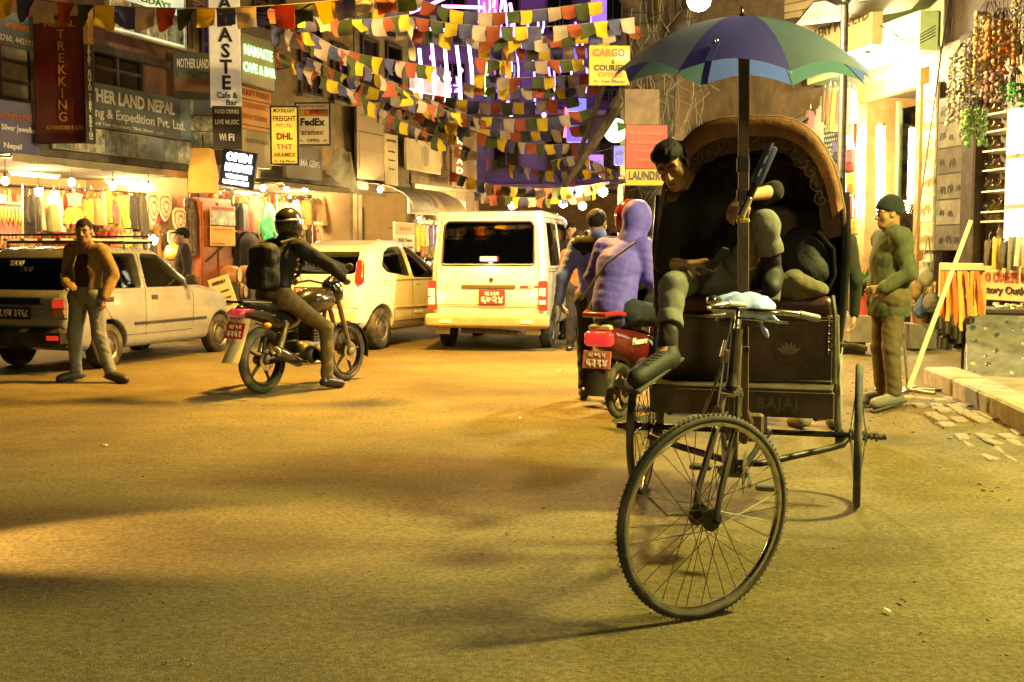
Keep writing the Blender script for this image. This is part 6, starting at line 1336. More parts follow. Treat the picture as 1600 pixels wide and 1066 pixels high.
t, w, h = sign('black tilted screen with glowing white lines of text', (345, 236, 398, 293), (16.6, -6), face('screen black', (.01, .01, .012)), (), [('OPEN', .0, .30, .28, INK('white neon', (.85, .85, 1), 6), .72, .06), ('MASSAGE', .02, .02, .26, INK('white neon', (.85, .85, 1), 6), .76, .06), ('WELCOME', .0, -.22, .14, INK('white neon', (.85, .85, 1), 6), .62, .04), ('UPSTAIRS', .0, -.38, .13, INK('white neon', (.85, .85, 1), 6), .74, .04)], roll=9, name='lit_sign')
# pale boards past the freight signs
sign('large faded poster board on the grey building', (558, 165, 600, 281), ('L', .3), face('faded', (.30, .22, .11)), [(-.45, .12, .45, .13, BK), (-.42, -.38, .42, -.12, face('faded pale', (.36, .27, .14))), (-.42, -.11, .42, .10, face('faded mid', (.33, .24, .12)))], [('GUEST HOUSE', 0, .34, .07, INK('faint', (.40, .28, .12)), .7)])
sign('narrow cream text board beside the faded poster', (601, 210, 622, 300), ('L', .3), face('cream', (.50, .40, .20)), (), [('NOTICE', 0, .38, .06, BK, .7), ('rooms', 0, .2, .05, BK, .5), ('tours', 0, .05, .05, BK, .5), ('bus', 0, -.1, .05, BK, .4)])
sign('cream board with a grey crest above the dark shop front', (635, 221, 693, 269), ('L', .35), face('cream board', (.52, .43, .24)), [(-.10, -.22, .10, .30, mat('grey crest', (.36, .30, .18), .6, var=.15, scale=3)), (-.05, -.30, .05, .34, mat('grey crest dark', (.26, .22, .14), .6, var=.15, scale=3))], [('~ ~ ~ ~ ~ ~', 0, -.40, .08, INK('faint'), .8)])
sign('brown vertical board lettered ARCADE', (706, 196, 729, 292), ('L', .6), face('brown board', (.13, .07, .03)), (), vert('ARCADE', 0, .40, -.40, .14, INK('lit cream', (.8, .6, .25), .8), .42, .04))
sign('white shop board with glowing yellow letters', (640, 310, 728, 337), ('L', .9), face('white lit', (.60, .50, .28), .15), (), [('DEVA', -.05, .28, .24, INK('lit yellow', (1, .72, .08), 2.0), .3), ('DIAMOND', .05, -.06, .42, INK('lit yellow', (1, .72, .08), 2.0), .5)])
sign('orange and white tour board standing by the far shop', (618, 348, 648, 398), ('L', 1.0), face('white board', (.48, .42, .27)), [(-.48, .12, .48, .48, face('orange brown', (.40, .20, .06)))], [('N.B. Tours', 0, -.05, .16, BK, .7), ('Enterprises', 0, -.26, .14, BK, .8), ('SALE', 0, .3, .16, RD, .6)])
sign('glowing shop name over the far lit doorway', (646, 344, 700, 352), ('L', .2), face('dark strip', (.05, .03, .02)), (), [('GIANT SALE', 0, 0, .9, INK('lit cream', (.8, .6, .25), .8), .8)])
# right-hand signs
sign('yellow board lettered CARGO & COURIER OFFICE', (921, 72, 984, 132), (17.5, 4), face('yellow board', (.40, .27, .012), .03), [(.12, .12, .46, .38, face('pale patch', (.55, .45, .28)))], [('CARGO', -.02, .30, .26, INK('brown red', (.28, .09, .02)), .78, .04), ('&', .08, .08, .16, BK, .08), ('COURIER', 0, -.08, .20, BK, .78, .04), ('OFFICE', .02, -.25, .17, INK('brown', (.2, .1, .03)), .6), ('<- 1st Floor', 0, -.42, .11, BK, .8)])
sign('red-orange board with faded lettering above the laundry sign', (978, 196, 1042, 264), (16.4, 3), mat('red orange board', (.16, .012, .002), .6, var=.2, scale=3), (), [('THE KATHMANDU', 0, .30, .10, INK('dim', (.30, .07, .02)), .8), ('MONEY EXCHANGE', 0, .1, .10, INK('dim', (.30, .07, .02)), .8), ('CARGO', 0, -.1, .10, INK('dim', (.30, .07, .02)), .5), ('SERVICE', 0, -.3, .10, INK('dim', (.30, .07, .02)), .5)])
sign('yellow board lettered LAUNDRY under the red-orange board', (978, 265, 1042, 290), (16.35, 3), mat('yellow plate', (.34, .20, .006), .6, var=.15), (), [('LAUNDRY', .0, .1, .70, BK, .88, .04)])
sign('tan poster board above the red-orange one', (976, 140, 1030, 195), (16.5, 3), mat('tan poster', (.075, .045, .016), .7, var=.4, scale=4), (), [])
for i, (q, c) in enumerate((((888, 75, 918, 92), (.16, .10, .6)), ((888, 154, 916, 174), (.16, .16, .75)), ((886, 196, 918, 222), (.14, .09, .5)), ((921, 242, 943, 276), (.30, .14, .5)), ((960, 228, 975, 258), (.22, .2, .6)), ((925, -5, 948, 48), (.25, .12, .7)))):
    sign(('violet lit board one above another on the far corner', 'blue-violet lit board with pale picture under the violet one', 'long violet board with small white print lowest on the far corner', 'tilted mauve hanging board by the street lamp glow', 'small blue lit board beside the round clock sign', 'tall violet lit panel near the tree top')[i], q, (26, 5), face('violet lit %d' % i, c, .8), (), [('HOTEL', 0, .1, .3, W_, .7), ('bar & grill', 0, -.25, .2, W_, .6)])
rs = thing('round_sign', 'round white glowing sign with green mark by the tree', 'sign', P(962, 204, 18), 0); k = .165
MB().lathe([(0, -.04), (k, -.04), (k + .02, -.02), (k + .02, .04), (0, .04)], 24, axis='Y').build('lit_disc', face('white disc', (.9, .88, .6), 1.3), rs, smooth=50); MB().prism([(-.02, .1), (.13, .06), (.10, -.02), (0, -.05)], .012, Matrix.Translation(V((.03, -.05, .03)))).build('green_mark', INK('green mark', (.1, .3, .03)), rs)
sign('big cream board lettered GALLERY PVT. LTD', (1225, -30, 1362, 95), ('R', .9), face('cream gallery', (.42, .33, .16), .06), (), [('GALLERY PVT. LTD', .10, -.14, .17, INK('dark olive', (.10, .08, .03)), .75, .03), ('HIMALAYAN ART', .1, .2, .15, INK('dark olive', (.10, .08, .03)), .7)], thick=.16)
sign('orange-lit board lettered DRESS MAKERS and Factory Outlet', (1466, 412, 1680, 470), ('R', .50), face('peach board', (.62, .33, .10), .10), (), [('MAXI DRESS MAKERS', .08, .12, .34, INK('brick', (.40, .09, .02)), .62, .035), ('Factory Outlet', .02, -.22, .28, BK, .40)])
ds = thing('hanging_sign', 'white diamond card hanging over the gift shop corner', 'sign', P(1486, 113, 13.4), R(-20)); MB().prism([(-.16, .05), (-.02, .27), (.16, -.02), (.05, -.27)], .01).build('card', face('white card', (.72, .66, .55), .15), ds)
for z_ in (.05, .0, -.05): MB().box((.03, -.008, z_), (.12, .004, .016)).build('print_line', INK('brown'), ds)
MB().tube([(-.02, 0, .27), (0, 0, .6)], .004, 5).build('cord', FRAME, ds)
# ================================================================ stalls and their goods
BULBM = glow('bulb glass', (1, .80, .42), 60)
def bulb(px, py, off=.7, power=42, fac=LF, label='bare glowing bulb hanging over the clothes stalls', grp='bare bulbs over the stalls', col=(1, .66, .26), r=.05, top=2.66):
    p = fac.at(px, py, off); t = thing('light_bulb', label, 'bulb', p, 0, grp)
    MB().ball((0, 0, 0), (r, r, r * 1.2), 14, 10).build('glass', BULBM, t, smooth=True); MB().lathe([(.018, .05), (.02, .06), (.02, .11), (.008, .12)], 10).build('socket', BPL, t)
    MB().tube([(0, 0, .11), (.01, 0, max(.16, top - p.z))], .005, 5).build('flex', BPL, t)
    lamp('bulb_light', (0, 0, -.075), power * 1.7, col, t, .05); return t
for px, py, pw in ((8, 283, 45), (112, 285, 45), (176, 291, 18), (232, 293, 45), (60, 300, 18)): bulb(px, py, .75, pw)
for px, py in ((411, 294), (448, 294), (477, 297)): bulb(px, py, .55, 40, label='bare bulb in the row beneath the gem shop sign', grp='bulbs below the gem sign')
bulb(594, 296, .8, 70, label='single bare bulb under the faded poster board', grp=None, r=.06, top=3.0)
for px in (655, 690, 722): bulb(px, 343, -.3, 60, label='bulb inside the far lit shop', grp='bulbs in the far shop', top=3.0)
bulb(240, 375, .2, 30, label='low glaring lamp behind the taxi roof', grp=None, r=.07, top=1.9)
for a, w_ in ((aA0 + 1.2, 60), (aA0 + 3.4, 60), (aA0 + 5.6, 60), (aB0 + 1.2, 50), (aB0 + 3.4, 50), (aB0 + 5.2, 50), (aC0 + 1, 50), (aD0 + 1, 90), (aD0 + 2.6, 90)):
    p = LF.p(a, 2.62, -1.2); t = thing('ceiling_tube', 'fluorescent tube on the ceiling deep inside a left-hand stall', 'lamp', p, LF.rz, 'ceiling tubes in the left-hand stalls')
    MB().cyl((-.5, 0, 0), (.5, 0, 0), .016, n=10).build('tube', glow('warm tube', (1, .85, .55), 25), t); MB().box((0, 0, .035), (1.1, .06, .04), bev=.006).build('fitting', mat('fitting white', (.7, .68, .6), .4), t)
    lamp('tube_light', (0, 0, -.06), w_ * 1.5, (1, .74, .34), t, .15)
CL = {}
def garment(label, px0, px1, y0, y1, col, off=.15, kind='coat', fac=LF, group=None, rough=.8, pat=0, rz=0):
    """a garment on a hanger: folded hollow cloth, shoulders, sleeves"""
    c, w, h, rz0 = fac.rect(px0, y0, px1, y1, off); w = max(w, .08); gg = random.Random(int(px0 * 7 + y0)); ph = gg.uniform(0, 6)
    t = thing('hanging_garment' if kind != 'scarf' else 'hanging_scarf', label, 'clothes', (c.x, c.y, c.z + h / 2), rz0 + rz, group)
    m = cloth('goods %.2f %.2f %.2f%s' % (col + (('p' if pat else ''),)), col, rough, .5 if pat else .15)
    rows = []; n = 22
    for i in range(9):
        v = i / 8
        if kind == 'coat': ww = w * (.30 + .62 * min(1, v * 5)) * (1 + .08 * v) / 2; dd = .06 + .05 * min(1, v * 4)
        elif kind == 'dress': ww = w * (.35 + .35 * min(1, v * 5) + .30 * v) / 2; dd = .05 + .06 * v
        else: ww = w * .5 * (.8 + .2 * math.sin(v * 3 + ph)); dd = .035
        rows.append([(ww * math.copysign(abs(math.cos(a)) ** .7, math.cos(a)), dd * math.sin(a) * (1 + .35 * math.sin(5 * a + ph) * v) + .02 * math.sin(7 * a + 3 * v + ph) * v, -h * v - .03 * (abs(math.cos(a)) if v < .1 else 0)) for a in [2 * math.pi * k / n for k in range(n + 1)]])
    MB().sheet(rows).build('cloth' if kind == 'scarf' else 'garment_body', m, t, smooth=60)
    if kind == 'coat':
        for s in (-1, 1): MB().tube([(s * w * .38, 0, -.04), (s * w * .52, .01, -h * .35), (s * w * .50, -.02, -h * .72)], [.055, .05, .04], 8).build('sleeve', m, t, smooth=True)
    MB().tube([(-w * .3, 0, -.03), (0, 0, .02), (w * .3, 0, -.03)], .006, 5).build('hanger', steel('hanger', (.3, .28, .22), .4), t); MB().tube([(0, 0, .02), (0, 0, .07), (.02, 0, .09), (.03, 0, .07)], .004, 5).build('hook', CHROME, t)
    return t
for q in ((42, 52, 305, 365, (.03, .025, .02), 'coat', 'black coat at the end of the clothes rail next to the red board'), (51, 60, 302, 362, (.06, .05, .03), 'coat', 'dark olive coat on the clothes rail'), (58, 66, 303, 360, (.40, .30, .20), 'dress', 'beige dress on the clothes rail'), (64, 71, 300, 340, (.55, .20, .06), 'scarf', 'rust scarf hanging beside the cream shawl'),
          (70, 100, 297, 362, (.62, .52, .36), 'dress', 'wide cream shawl hanging behind the taxi rack'), (74, 92, 318, 362, (.09, .085, .03), 'dress', 'dark olive poncho in front of the cream shawl'), (100, 130, 322, 350, (.62, .26, .03), 'dress', 'bright orange tunic hung under the printed cloth'), (102, 131, 302, 322, (.55, .38, .16), 'scarf', 'printed ochre cloth over the orange tunic'),
          (131, 142, 310, 350, (.60, .22, .04), 'coat', 'orange bag-like top with straps'), (141, 158, 308, 352, (.55, .14, .05), 'coat', 'red-orange quilted top between the orange bag-like top and grey scarf'), (158, 166, 300, 352, (.25, .22, .17), 'scarf', 'long grey scarf by the awning strut'), (167, 174, 296, 348, (.62, .38, .04), 'scarf', 'yellow scarf beside the grey one'), (173, 182, 315, 350, (.15, .07, .06), 'coat', 'maroon top between yellow and orange scarves'),
          (181, 188, 305, 356, (.60, .24, .05), 'scarf', 'orange scarf first of the close-hung trio'), (187, 195, 305, 356, (.55, .20, .04), 'scarf', 'deep orange scarf in the middle of the trio'), (194, 203, 305, 356, (.62, .30, .06), 'scarf', 'light orange scarf last of the trio'), (202, 213, 303, 358, (.03, .025, .02), 'coat', 'black coat after the orange scarves'), (212, 228, 300, 362, (.07, .06, .035), 'coat', 'long dark coat before the tapestries'),
          (292, 303, 310, 400, (.10, .07, .035), 'coat', 'long brown patterned coat by the orange cabinet'), (302, 312, 312, 372, (.50, .34, .10), 'scarf', 'mustard scarf against the orange cabinet'), (310, 318, 330, 402, (.16, .11, .05), 'scarf', 'dull brown scarf at the cabinet edge'),
          (368, 384, 316, 360, (.10, .10, .09), 'coat', 'charcoal jacket above the black hooded top'), (381, 394, 314, 362, (.62, .06, .05), 'coat', 'red quilted jacket hanging by the green bag'), (392, 402, 305, 365, (.16, .18, .10), 'coat', 'olive hooded jacket between red and pink ones'), (400, 414, 325, 362, (.50, .12, .22), 'coat', 'pink jacket against the green bag'), (366, 404, 362, 418, (.012, .012, .012), 'coat', 'black hooded top with white motif on a display form'), (390, 402, 355, 385, (.45, .40, .28), 'scarf', 'pale knitted scarf below the olive jacket'),
          (436, 452, 315, 360, (.55, .38, .10), 'coat', 'ochre coat under the bulb row'), (455, 470, 312, 350, (.60, .48, .24), 'dress', 'cream dress under the bulb row'), (474, 486, 312, 352, (.35, .16, .05), 'coat', 'brown coat under the last bulb')):
    garment(q[6], q[0], q[1], q[2], q[3], q[4], .28 if 'poncho' in q[6] or 'hooded top' in q[6] or 'tunic' in q[6] else .12, q[5], pat=('printed' in q[6] or 'patterned' in q[6]))
gg = random.Random(77); TONES = [(.55, .22, .05), (.60, .36, .06), (.45, .30, .14), (.30, .12, .05), (.60, .50, .30), (.12, .09, .05), (.50, .12, .05), (.62, .42, .12), (.22, .20, .12), (.40, .08, .06)]
for row, (x0, x1, y0, hh, off) in enumerate(((36, 300, 296, 44, -.7), (30, 300, 352, 46, -.55), (322, 500, 300, 44, -.7), (370, 500, 350, 50, -.5))):
    x_ = x0
    while x_ < x1:
        w_ = gg.uniform(8, 15); c_ = gg.choice(TONES); kd = gg.choice(('coat', 'dress', 'scarf', 'coat')); garment('%s %s in the crowded second row inside the left-hand stalls' % (hue(c_), kd), x_, x_ + w_, y0 + gg.uniform(-4, 6) + (x_ - x0) * .03, y0 + hh + gg.uniform(-10, 12), c_, off + gg.uniform(-.1, .1), kd, group='second row of garments in the stalls', pat=gg.random() < .4); x_ += w_ * gg.uniform(.7, 1.05)
def rail(fac, px0, px1, z, off, lab):
    a0, a1 = fac.s(px0, off), fac.s(px1, off); t = thing('clothes_rail', lab, 'rail', (0, 0, 0)); MB().tube([fac.p(a0, z, off), fac.p(a1, z, off)], .014, 8).build('rail_tube', CHROME, t, smooth=True)
    for a in (a0, a1): MB().tube([fac.p(a, z, off), fac.p(a, .1, off)], .014, 8).build('upright', CHROME, t, smooth=True)
rail(LF, 38, 232, LF.at(130, 303, .12).z + .08, .12, 'long clothes rail behind the taxi'); rail(LF, 290, 320, 2.32, .12, 'short rail beside the orange cabinet'); rail(LF, 366, 416, LF.at(390, 316, .12).z + .1, .12, 'clothes rail behind the motorcycle rider'); rail(LF, 434, 488, LF.at(460, 314, .12).z + .09, .12, 'clothes rail under the bulb row')
md = LF.at(386, 392, .36); MB().prism([(-.05, 0), (0, .06), (.05, .01), (.01, -.07)], .02, Matrix.Translation(V(md)) @ Matrix.Rotation(LF.rz, 4, 'Z')).build('white_motif', mat('white print', (.75, .68, .5), .6), None); tag(bpy.data.objects['white_motif'], 'pale flower motif pinned on the black hooded top', 'motif')
# red necklace board
t, w, h = sign('red board hung with rows of gold necklaces', (-25, 317, 34, 402), ('L', .55), mat('red velvet', (.30, .025, .02), .9, sheen=.3), (), (), frame=mat('varnished timber', (.35, .18, .05), .4, var=.2, scale=8), name='jewellery_board', cat='display')
GLD = mat('gold chain', (.75, .50, .16), .3, .9, var=.2)
for r_ in range(2):
    for i in range(9):
        u = (-.42 + .105 * i) * w; v = (.42 - .48 * r_) * h; L_ = h * (.30 + .05 * math.sin(i * 2 + r_)); MB().tube([(u - .03, -.012, v), (u - .022, -.014, v - L_ * .6), (u, -.016, v - L_), (u + .022, -.014, v - L_ * .6), (u + .03, -.012, v)], .011, 5).build('necklace', GLD, t, smooth=True)
# painted shield tapestries
def tapestry(px0, px1, y0, y1, c, lab):
    cc, w, h, rz = LF.rect(px0, y0, px1, y1, .22); t = thing('tapestry', lab, 'tapestry', cc, rz); wm = mat('tapestry cream', (.66, .52, .30), .9, var=.2); om = mat('tapestry rust', c, .9, var=.4, scale=20)
    def sh(k): return [(-.5 * k * w, .35 * k * h), (-.3 * k * w, .5 * k * h), (.3 * k * w, .5 * k * h), (.5 * k * w, .35 * k * h), (.46 * k * w, -.1 * k * h), (.2 * k * w, -.4 * k * h), (0, -.5 * k * h), (-.2 * k * w, -.4 * k * h), (-.46 * k * w, -.1 * k * h)]
    for i, k in enumerate((1, .82, .66, .46, .28)): MB().prism(sh(k), .02, Matrix.Translation(V((0, -.006 * i, 0)))).build('applique', wm if i % 2 == 0 else om, t)
    for i in range(10): a = 2 * math.pi * i / 10; MB().lathe([(0, 0), (.022, 0), (.018, .008), (0, .01)], 8, axis='Y', c=(.27 * w * math.cos(a), -.042, .27 * h * math.sin(a))).build('disc', wm, t)
for q in ((229, 248, 300, 352, (.45, .16, .05), 'rust and cream shield tapestry next to the dark coat'), (247, 268, 302, 346, (.30, .14, .04), 'brown and cream shield tapestry with ring of discs'), (270, 290, 325, 365, (.55, .20, .05), 'orange and cream shield tapestry above the capped man'), (262, 282, 360, 388, (.5, .4, .2), 'pale round tapestry low behind the capped man')): tapestry(*q)
# orange cabinet
cb = thing('wardrobe_cabinet', 'tall orange-red timber cabinet with posters between the stalls', 'cabinet', (0, 0, 0)); ca0, ca1 = LF.s(318, .3), LF.s(366, .3); OC = mat('orange cabinet paint', (.36, .09, .02), .5, var=.25, scale=6, dirt=.3)
part(cb, 'carcass', LF, ca0, ca1, .12, 2.36, -.25, .25, OC, .01)
for i in range(2): part(cb, 'door', LF, ca0 + .03 + (ca1 - ca0) * i / 2, ca0 - .03 + (ca1 - ca0) * (i + 1) / 2, .2, 2.28, .252, .275, OC, .006)
for z_ in (.9, 1.5): mb = MB().tube([LF.p(ca0 + .1, z_ - .3, .29), LF.p(ca1 - .1, z_ + .1, .29)], .02, 6); mb.build('brace', DKW, cb)
sign('pale pink-headed poster of faces on the orange cabinet', (329, 322, 368, 353), ('L', .36), face('poster ochre', (.55, .36, .10)), [(-.48, .26, .48, .48, face('pink head', (.60, .25, .22)))] + pics(3, 2, -.46, .22), [('CAFE WEEKEND', 0, .37, .18, RD, .85)], thick=.02, name='poster', cat='poster')
sign('plain orange notice under the poster of faces', (329, 354, 368, 385), ('L', .36), face('orange notice', (.66, .36, .04)), [], [('LIVE MUSIC', 0, .35, .13, OR, .8), ('Free Entry', -.2, -.36, .13, RD, .5)], thick=.02, name='poster', cat='poster')
t, w, h = sign('cream menu board leaning on the stall foot by the taxi nose', (333, 432, 366, 492), (15.6, 8), face('menu cream', (.50, .43, .25)), [], [('MENU', 0, .36, .12, BK, .6), ('tea  momo', 0, .12, .08, BK, .7), ('thali  soup', 0, -.06, .08, BK, .7), ('coffee', 0, -.24, .08, BK, .6)], roll=-18, thick=.03, name='menu_board')
# green bag and drums
F = Field((-.4, -.3, -.6), (.4, .3, .6), .02); F.ell((0, 0, 0), (.24, .13, .44)); F.ell((.02, -.04, -.25), (.26, .14, .25), k=.08); F.wrinkle(.012, 12, 3); cc = LF.at(420, 352, .25)
gb = F.build('duffel_bag', mat('green nylon', (.05, .36, .14), .5, var=.15), None, loc=cc, rot=(0, 0, LF.rz)); tag(gb, 'large bright green nylon bag hanging behind the rider', 'bag')
for px, py, r_, lab in ((374, 430, .17, 'orange-skinned drum on its side below the black hooded top'), (396, 432, .20, 'cream hand drum leaning beside the orange drum'), (290, 395, .15, 'round painted hand drum behind the taxi mirror'), (384, 455, .15, 'small dark drum on the stall step')):
    cc = LF.at(px, py, .55); d = thing('hand_drum', lab, 'drum', cc, LF.rz + .3); MB().lathe([(r_ * .8, .0), (r_, .06), (r_ * 1.05, .16), (r_, .26), (r_ * .8, .32)], 20, axis='Y').build('shell', mat('drum shell', (.45, .20, .04), .4, var=.2), d, smooth=True); MB().lathe([(0, -.012), (r_ * .78, -.010), (r_ * .8, .0)], 20, axis='Y', cap=False).build('skin', mat('drum skin', (.60, .50, .30), .7), d, smooth=True)
    MB().torus((0, .004, 0), r_ * .81, .012, 24, 6, 'Y').build('hoop', RUST, d, smooth=True)
    MB().box((0, .16, -r_ - .25), (.3, .3, .5), bev=.01).build('stand', DKW, d)
# shelves at the back of the left stalls
def shelving(fac, a0, a1, off, z0, z1, n, lab, cols, seed, per=9, hgt=.22, wood=None):
    t = thing('shelf_unit', lab, 'shelf', (0, 0, 0)); gg = random.Random(seed); dz = (z1 - z0) / n
    for i in range(n + 1): part(t, 'shelf_board', fac, a0, a1, z0 + i * dz, z0 + i * dz + .025, off, off + .34, wood or DKW)
    for a in (a0, a1): part(t, 'shelf_side', fac, a - .02, a + .02, z0, z1 + .02, off, off + .338, wood or DKW)
    for i in range(n):
        mb = MB(); a = a0 + .05
        while a < a1 - .08:
            w_ = gg.uniform(.05, .16); hh = dz * gg.uniform(.35, .85); mb.cur = gg.randrange(len(cols)); 
            if gg.random() < .5: fac.box(mb, a, min(a + w_, a1 - .03), z0 + i * dz + .026, z0 + i * dz + .026 + hh, off + .05, off + .28, .012)
            else:
                q = fac.p(a + w_ / 2, z0 + i * dz + .026, off + .17); mb.lathe([(w_ * .35, 0), (w_ * .5, hh * .3), (w_ * .42, hh * .6), (w_ * .2, hh * .8), (w_ * .25, hh)], 8, c=q)
            a += w_ + gg.uniform(.01, .05)
        tag(mb.build('shelf_goods', cols, t), kind='stuff')
GD = [mat('goods %d' % i, c, .5, var=.3) for i, c in enumerate(((.55, .40, .18), (.60, .22, .05), (.35, .10, .04), (.62, .55, .38), (.10, .08, .05), (.45, .30, .08)))]
for a0, a1, s_, lab in ((aA0 + .2, aA0 + 2.6, 1, 'shelves of folded goods at the back of the first stall'), (aA0 + 2.9, aA0 + 5.6, 2, 'shelves of trinkets at the back of the second stall'), (aA0 + 5.9, aA1 - .2, 3, 'shelves of folded shawls at the back of the third stall'), (aB0 + .2, aB1 - .2, 4, 'long shelves at the back of the cafe-side stall'), (aC0 + .2, aC1 - .2, 5, 'shelves at the back of the stall under the faded poster'), (aD0 + .2, aD1 - .2, 6, 'shelves at the back of the far lit shop')):
    shelving(LF, a0, a1, -2.35 if s_ < 5 else -1.55, .3, 2.5, 6, lab, GD, s_)
# far lit shop: coloured cloths hanging in the opening
for i, c in enumerate(((.62, .45, .10), (.60, .40, .06), (.5, .35, .2), (.12, .10, .25), (.15, .13, .28), (.6, .5, .2), (.62, .48, .12), (.5, .2, .06))):
    garment('%s cloth hung in the doorway of the far shop' % hue(c), 648 + i * 7, 655 + i * 7, 352, 385, c, -.1, 'scarf', group='cloths in the far shop doorway')
# ---------------------------------------------------------------- right-hand shops
def tube_lamp(p0, p1, power, lab, col=(1, .93, .62), r=.022, es=40, grp=None):
    p0, p1 = V(p0), V(p1); c = (p0 + p1) / 2; t = thing('fluorescent_tube', lab, 'lamp', c, 0, grp); h = (p1 - p0) / 2
    MB().cyl(-h, h, r, n=12).build('tube', glow('tube glow', (1, .95, .70), es), t, smooth=True)
    for s in (-1, 1): MB().cyl(h * s, h * (s * 1.06), r * 1.15, n=12).build('end_cap', CHROME, t)
    MB().box((-.0, .05, 0), (.05, .05, h.length * 2), Matrix.Rotation(0, 3, 'Z')).build('batten', mat('fitting white', (.7, .68, .6), .4), t) if abs(h.z) > abs(h.x) else None
    n = 3
    for i in range(n): lamp('tube_light', -h + h * 2 * (i + .5) / n + RF.n * .12, power / n, col, t, .08)
    return t
tube_lamp(RF.at(1376, 335, -.12), RF.at(1376, 198, -.12), 110, 'thick glaring fluorescent tube upright in the doorway', r=.06, es=45)
tube_lamp(RF.at(1424, 318, -.02), RF.at(1424, 200, -.02), 40, 'thin fluorescent tube upright on the right door post', r=.02, es=30)
t = thing('flood_lamp', 'round glaring lamp under the gallery sign at the umbrella edge', 'lamp', RF.at(1352, 97, .55), 0); MB().ball((0, 0, 0), .10, 14, 10).build('glass', glow('flood glass', (1, .95, .62), 50), t, smooth=True); MB().lathe([(.05, .08), (.07, .10), (.05, .18), (.02, .2)], 12).build('socket', BPL, t); lamp('flood_light', (-.15, -.1, -.12), 300, (1, .86, .48), t, .1)
for px, py, pw in ((1400, 140, 30), (1316, 150, 90), (1240, 190, 90), (1130, 205, 60)):
    t = thing('light_bulb', 'bare bulb inside a right-hand shop', 'bulb', RF.at(px, py, -.5), 0, 'bulbs in the right-hand shops'); MB().ball((0, 0, 0), .05, 12, 8).build('glass', BULBM, t, smooth=True); MB().lathe([(.018, .05), (.02, .11), (.008, .12)], 10).build('socket', BPL, t); lamp('bulb_light', (0, 0, -.07), pw, (1, .80, .40), t, .05)
# glazed doors with shelves behind, picture columns
shelving(RF, RF.s(1346, -1.2), RF.s(1470, -1.2), -1.9, .5, 3.4, 7, 'tall shelves of brassware inside the lit doorway', [mat('brass', (.70, .48, .15), .3, .8), mat('goods 3'), mat('dark bronze', (.12, .08, .04), .4, .7), mat('goods 0')], 11, wood=mat('varnished timber'))
shelving(RF, RF.s(1300, -.5), RF.s(1338, -.5), -.6, .4, 3.3, 7, 'white display shelves of small ware left of the doorway', [mat('goods 3'), mat('goods 4'), mat('goods 0')], 12, wood=mat('white shelf', (.70, .66, .50), .5))
gd = thing('glass_door', 'glass shop door panel reflecting the tubes', 'door', (0, 0, 0)); part(gd, 'glass_pane', RF, RF.s(1398), RF.s(1436), .32, 3.3, -.02, -.005, glass('door glass', (.9, .9, .8), .08, .03))
for a in (RF.s(1398), RF.s(1436)): part(gd, 'stile', RF, a - .02, a + .02, .30, 3.4, -.04, .02, mat('green frame', (.10, .16, .06), .5))
def picture_column(px0, px1, y0, y1, n, off, board, lab, dark):
    c, w, h, rz = RF.rect(px0, y0, px1, y1, off); t = thing('picture_panel', lab, 'panel', c, rz); MB().box((0, .02, 0), (w, .04, h), bev=.005).build('backing', board, t); gg = random.Random(px0)
    for i in range(n):
        z = h / 2 - h * (i + .5) / n; MB().box((0, -.006, z), (w * .92, .012, h / n * .93)).build('print', mat('print%s %d' % (dark, i % 3), ((.10, .085, .05), (.14, .12, .07), (.08, .065, .04))[i % 3] if dark else ((.60, .52, .30), (.66, .58, .36), (.5, .42, .22))[i % 3], .4, var=.4, scale=5), t)
        fig = MB()
        for k in range(2 + i % 2):
            ex_, ez, es, sg = (-.28 + .28 * k + gg.uniform(-.05, .05)) * w, z - .10 * h / n + gg.uniform(0, .12) * h / n, h / n * gg.uniform(.26, .40), gg.choice((-1, 1))
            fig.prism([(ex_ + sg * a_ * es, ez + b_ * es) for a_, b_ in ((-.5, -.5), (-.32, -.5), (-.30, -.15), (.05, -.15), (.08, -.5), (.28, -.5), (.30, 0), (.48, -.30), (.55, -.28), (.46, .18), (.30, .42), (.05, .30), (-.25, .36), (-.46, .15))][::sg], .006, Matrix.Translation(V((0, -.014, 0))))
        tag(fig.build('figure_shapes', mat('figure ink' + dark, (.02, .016, .01) if dark else (.25, .18, .06), .6), t), kind='stuff')
picture_column(1441, 1462, 130, 392, 6, .12, mat('pale column', (.60, .56, .36), .5), 'bright narrow column of pictures on the shop corner', '')
picture_column(1464, 1511, 150, 392, 6, .42, mat('dark column', (.06, .05, .03), .6), 'dark panel of elephant pictures stacked one above another', 'd')
t = thing('timber_post', 'dark timber post between picture panel and figurine shelves', 'post', (0, 0, 0)); part(t, 'post_shaft', RF, RF.s(1514, .3), RF.s(1535, .3), .28, 3.9, .25, .45, DKW, .02); part(t, 'post_cap', RF, RF.s(1510, .3), RF.s(1539, .3), 3.75, 3.9, .22, .48, DKW, .02)
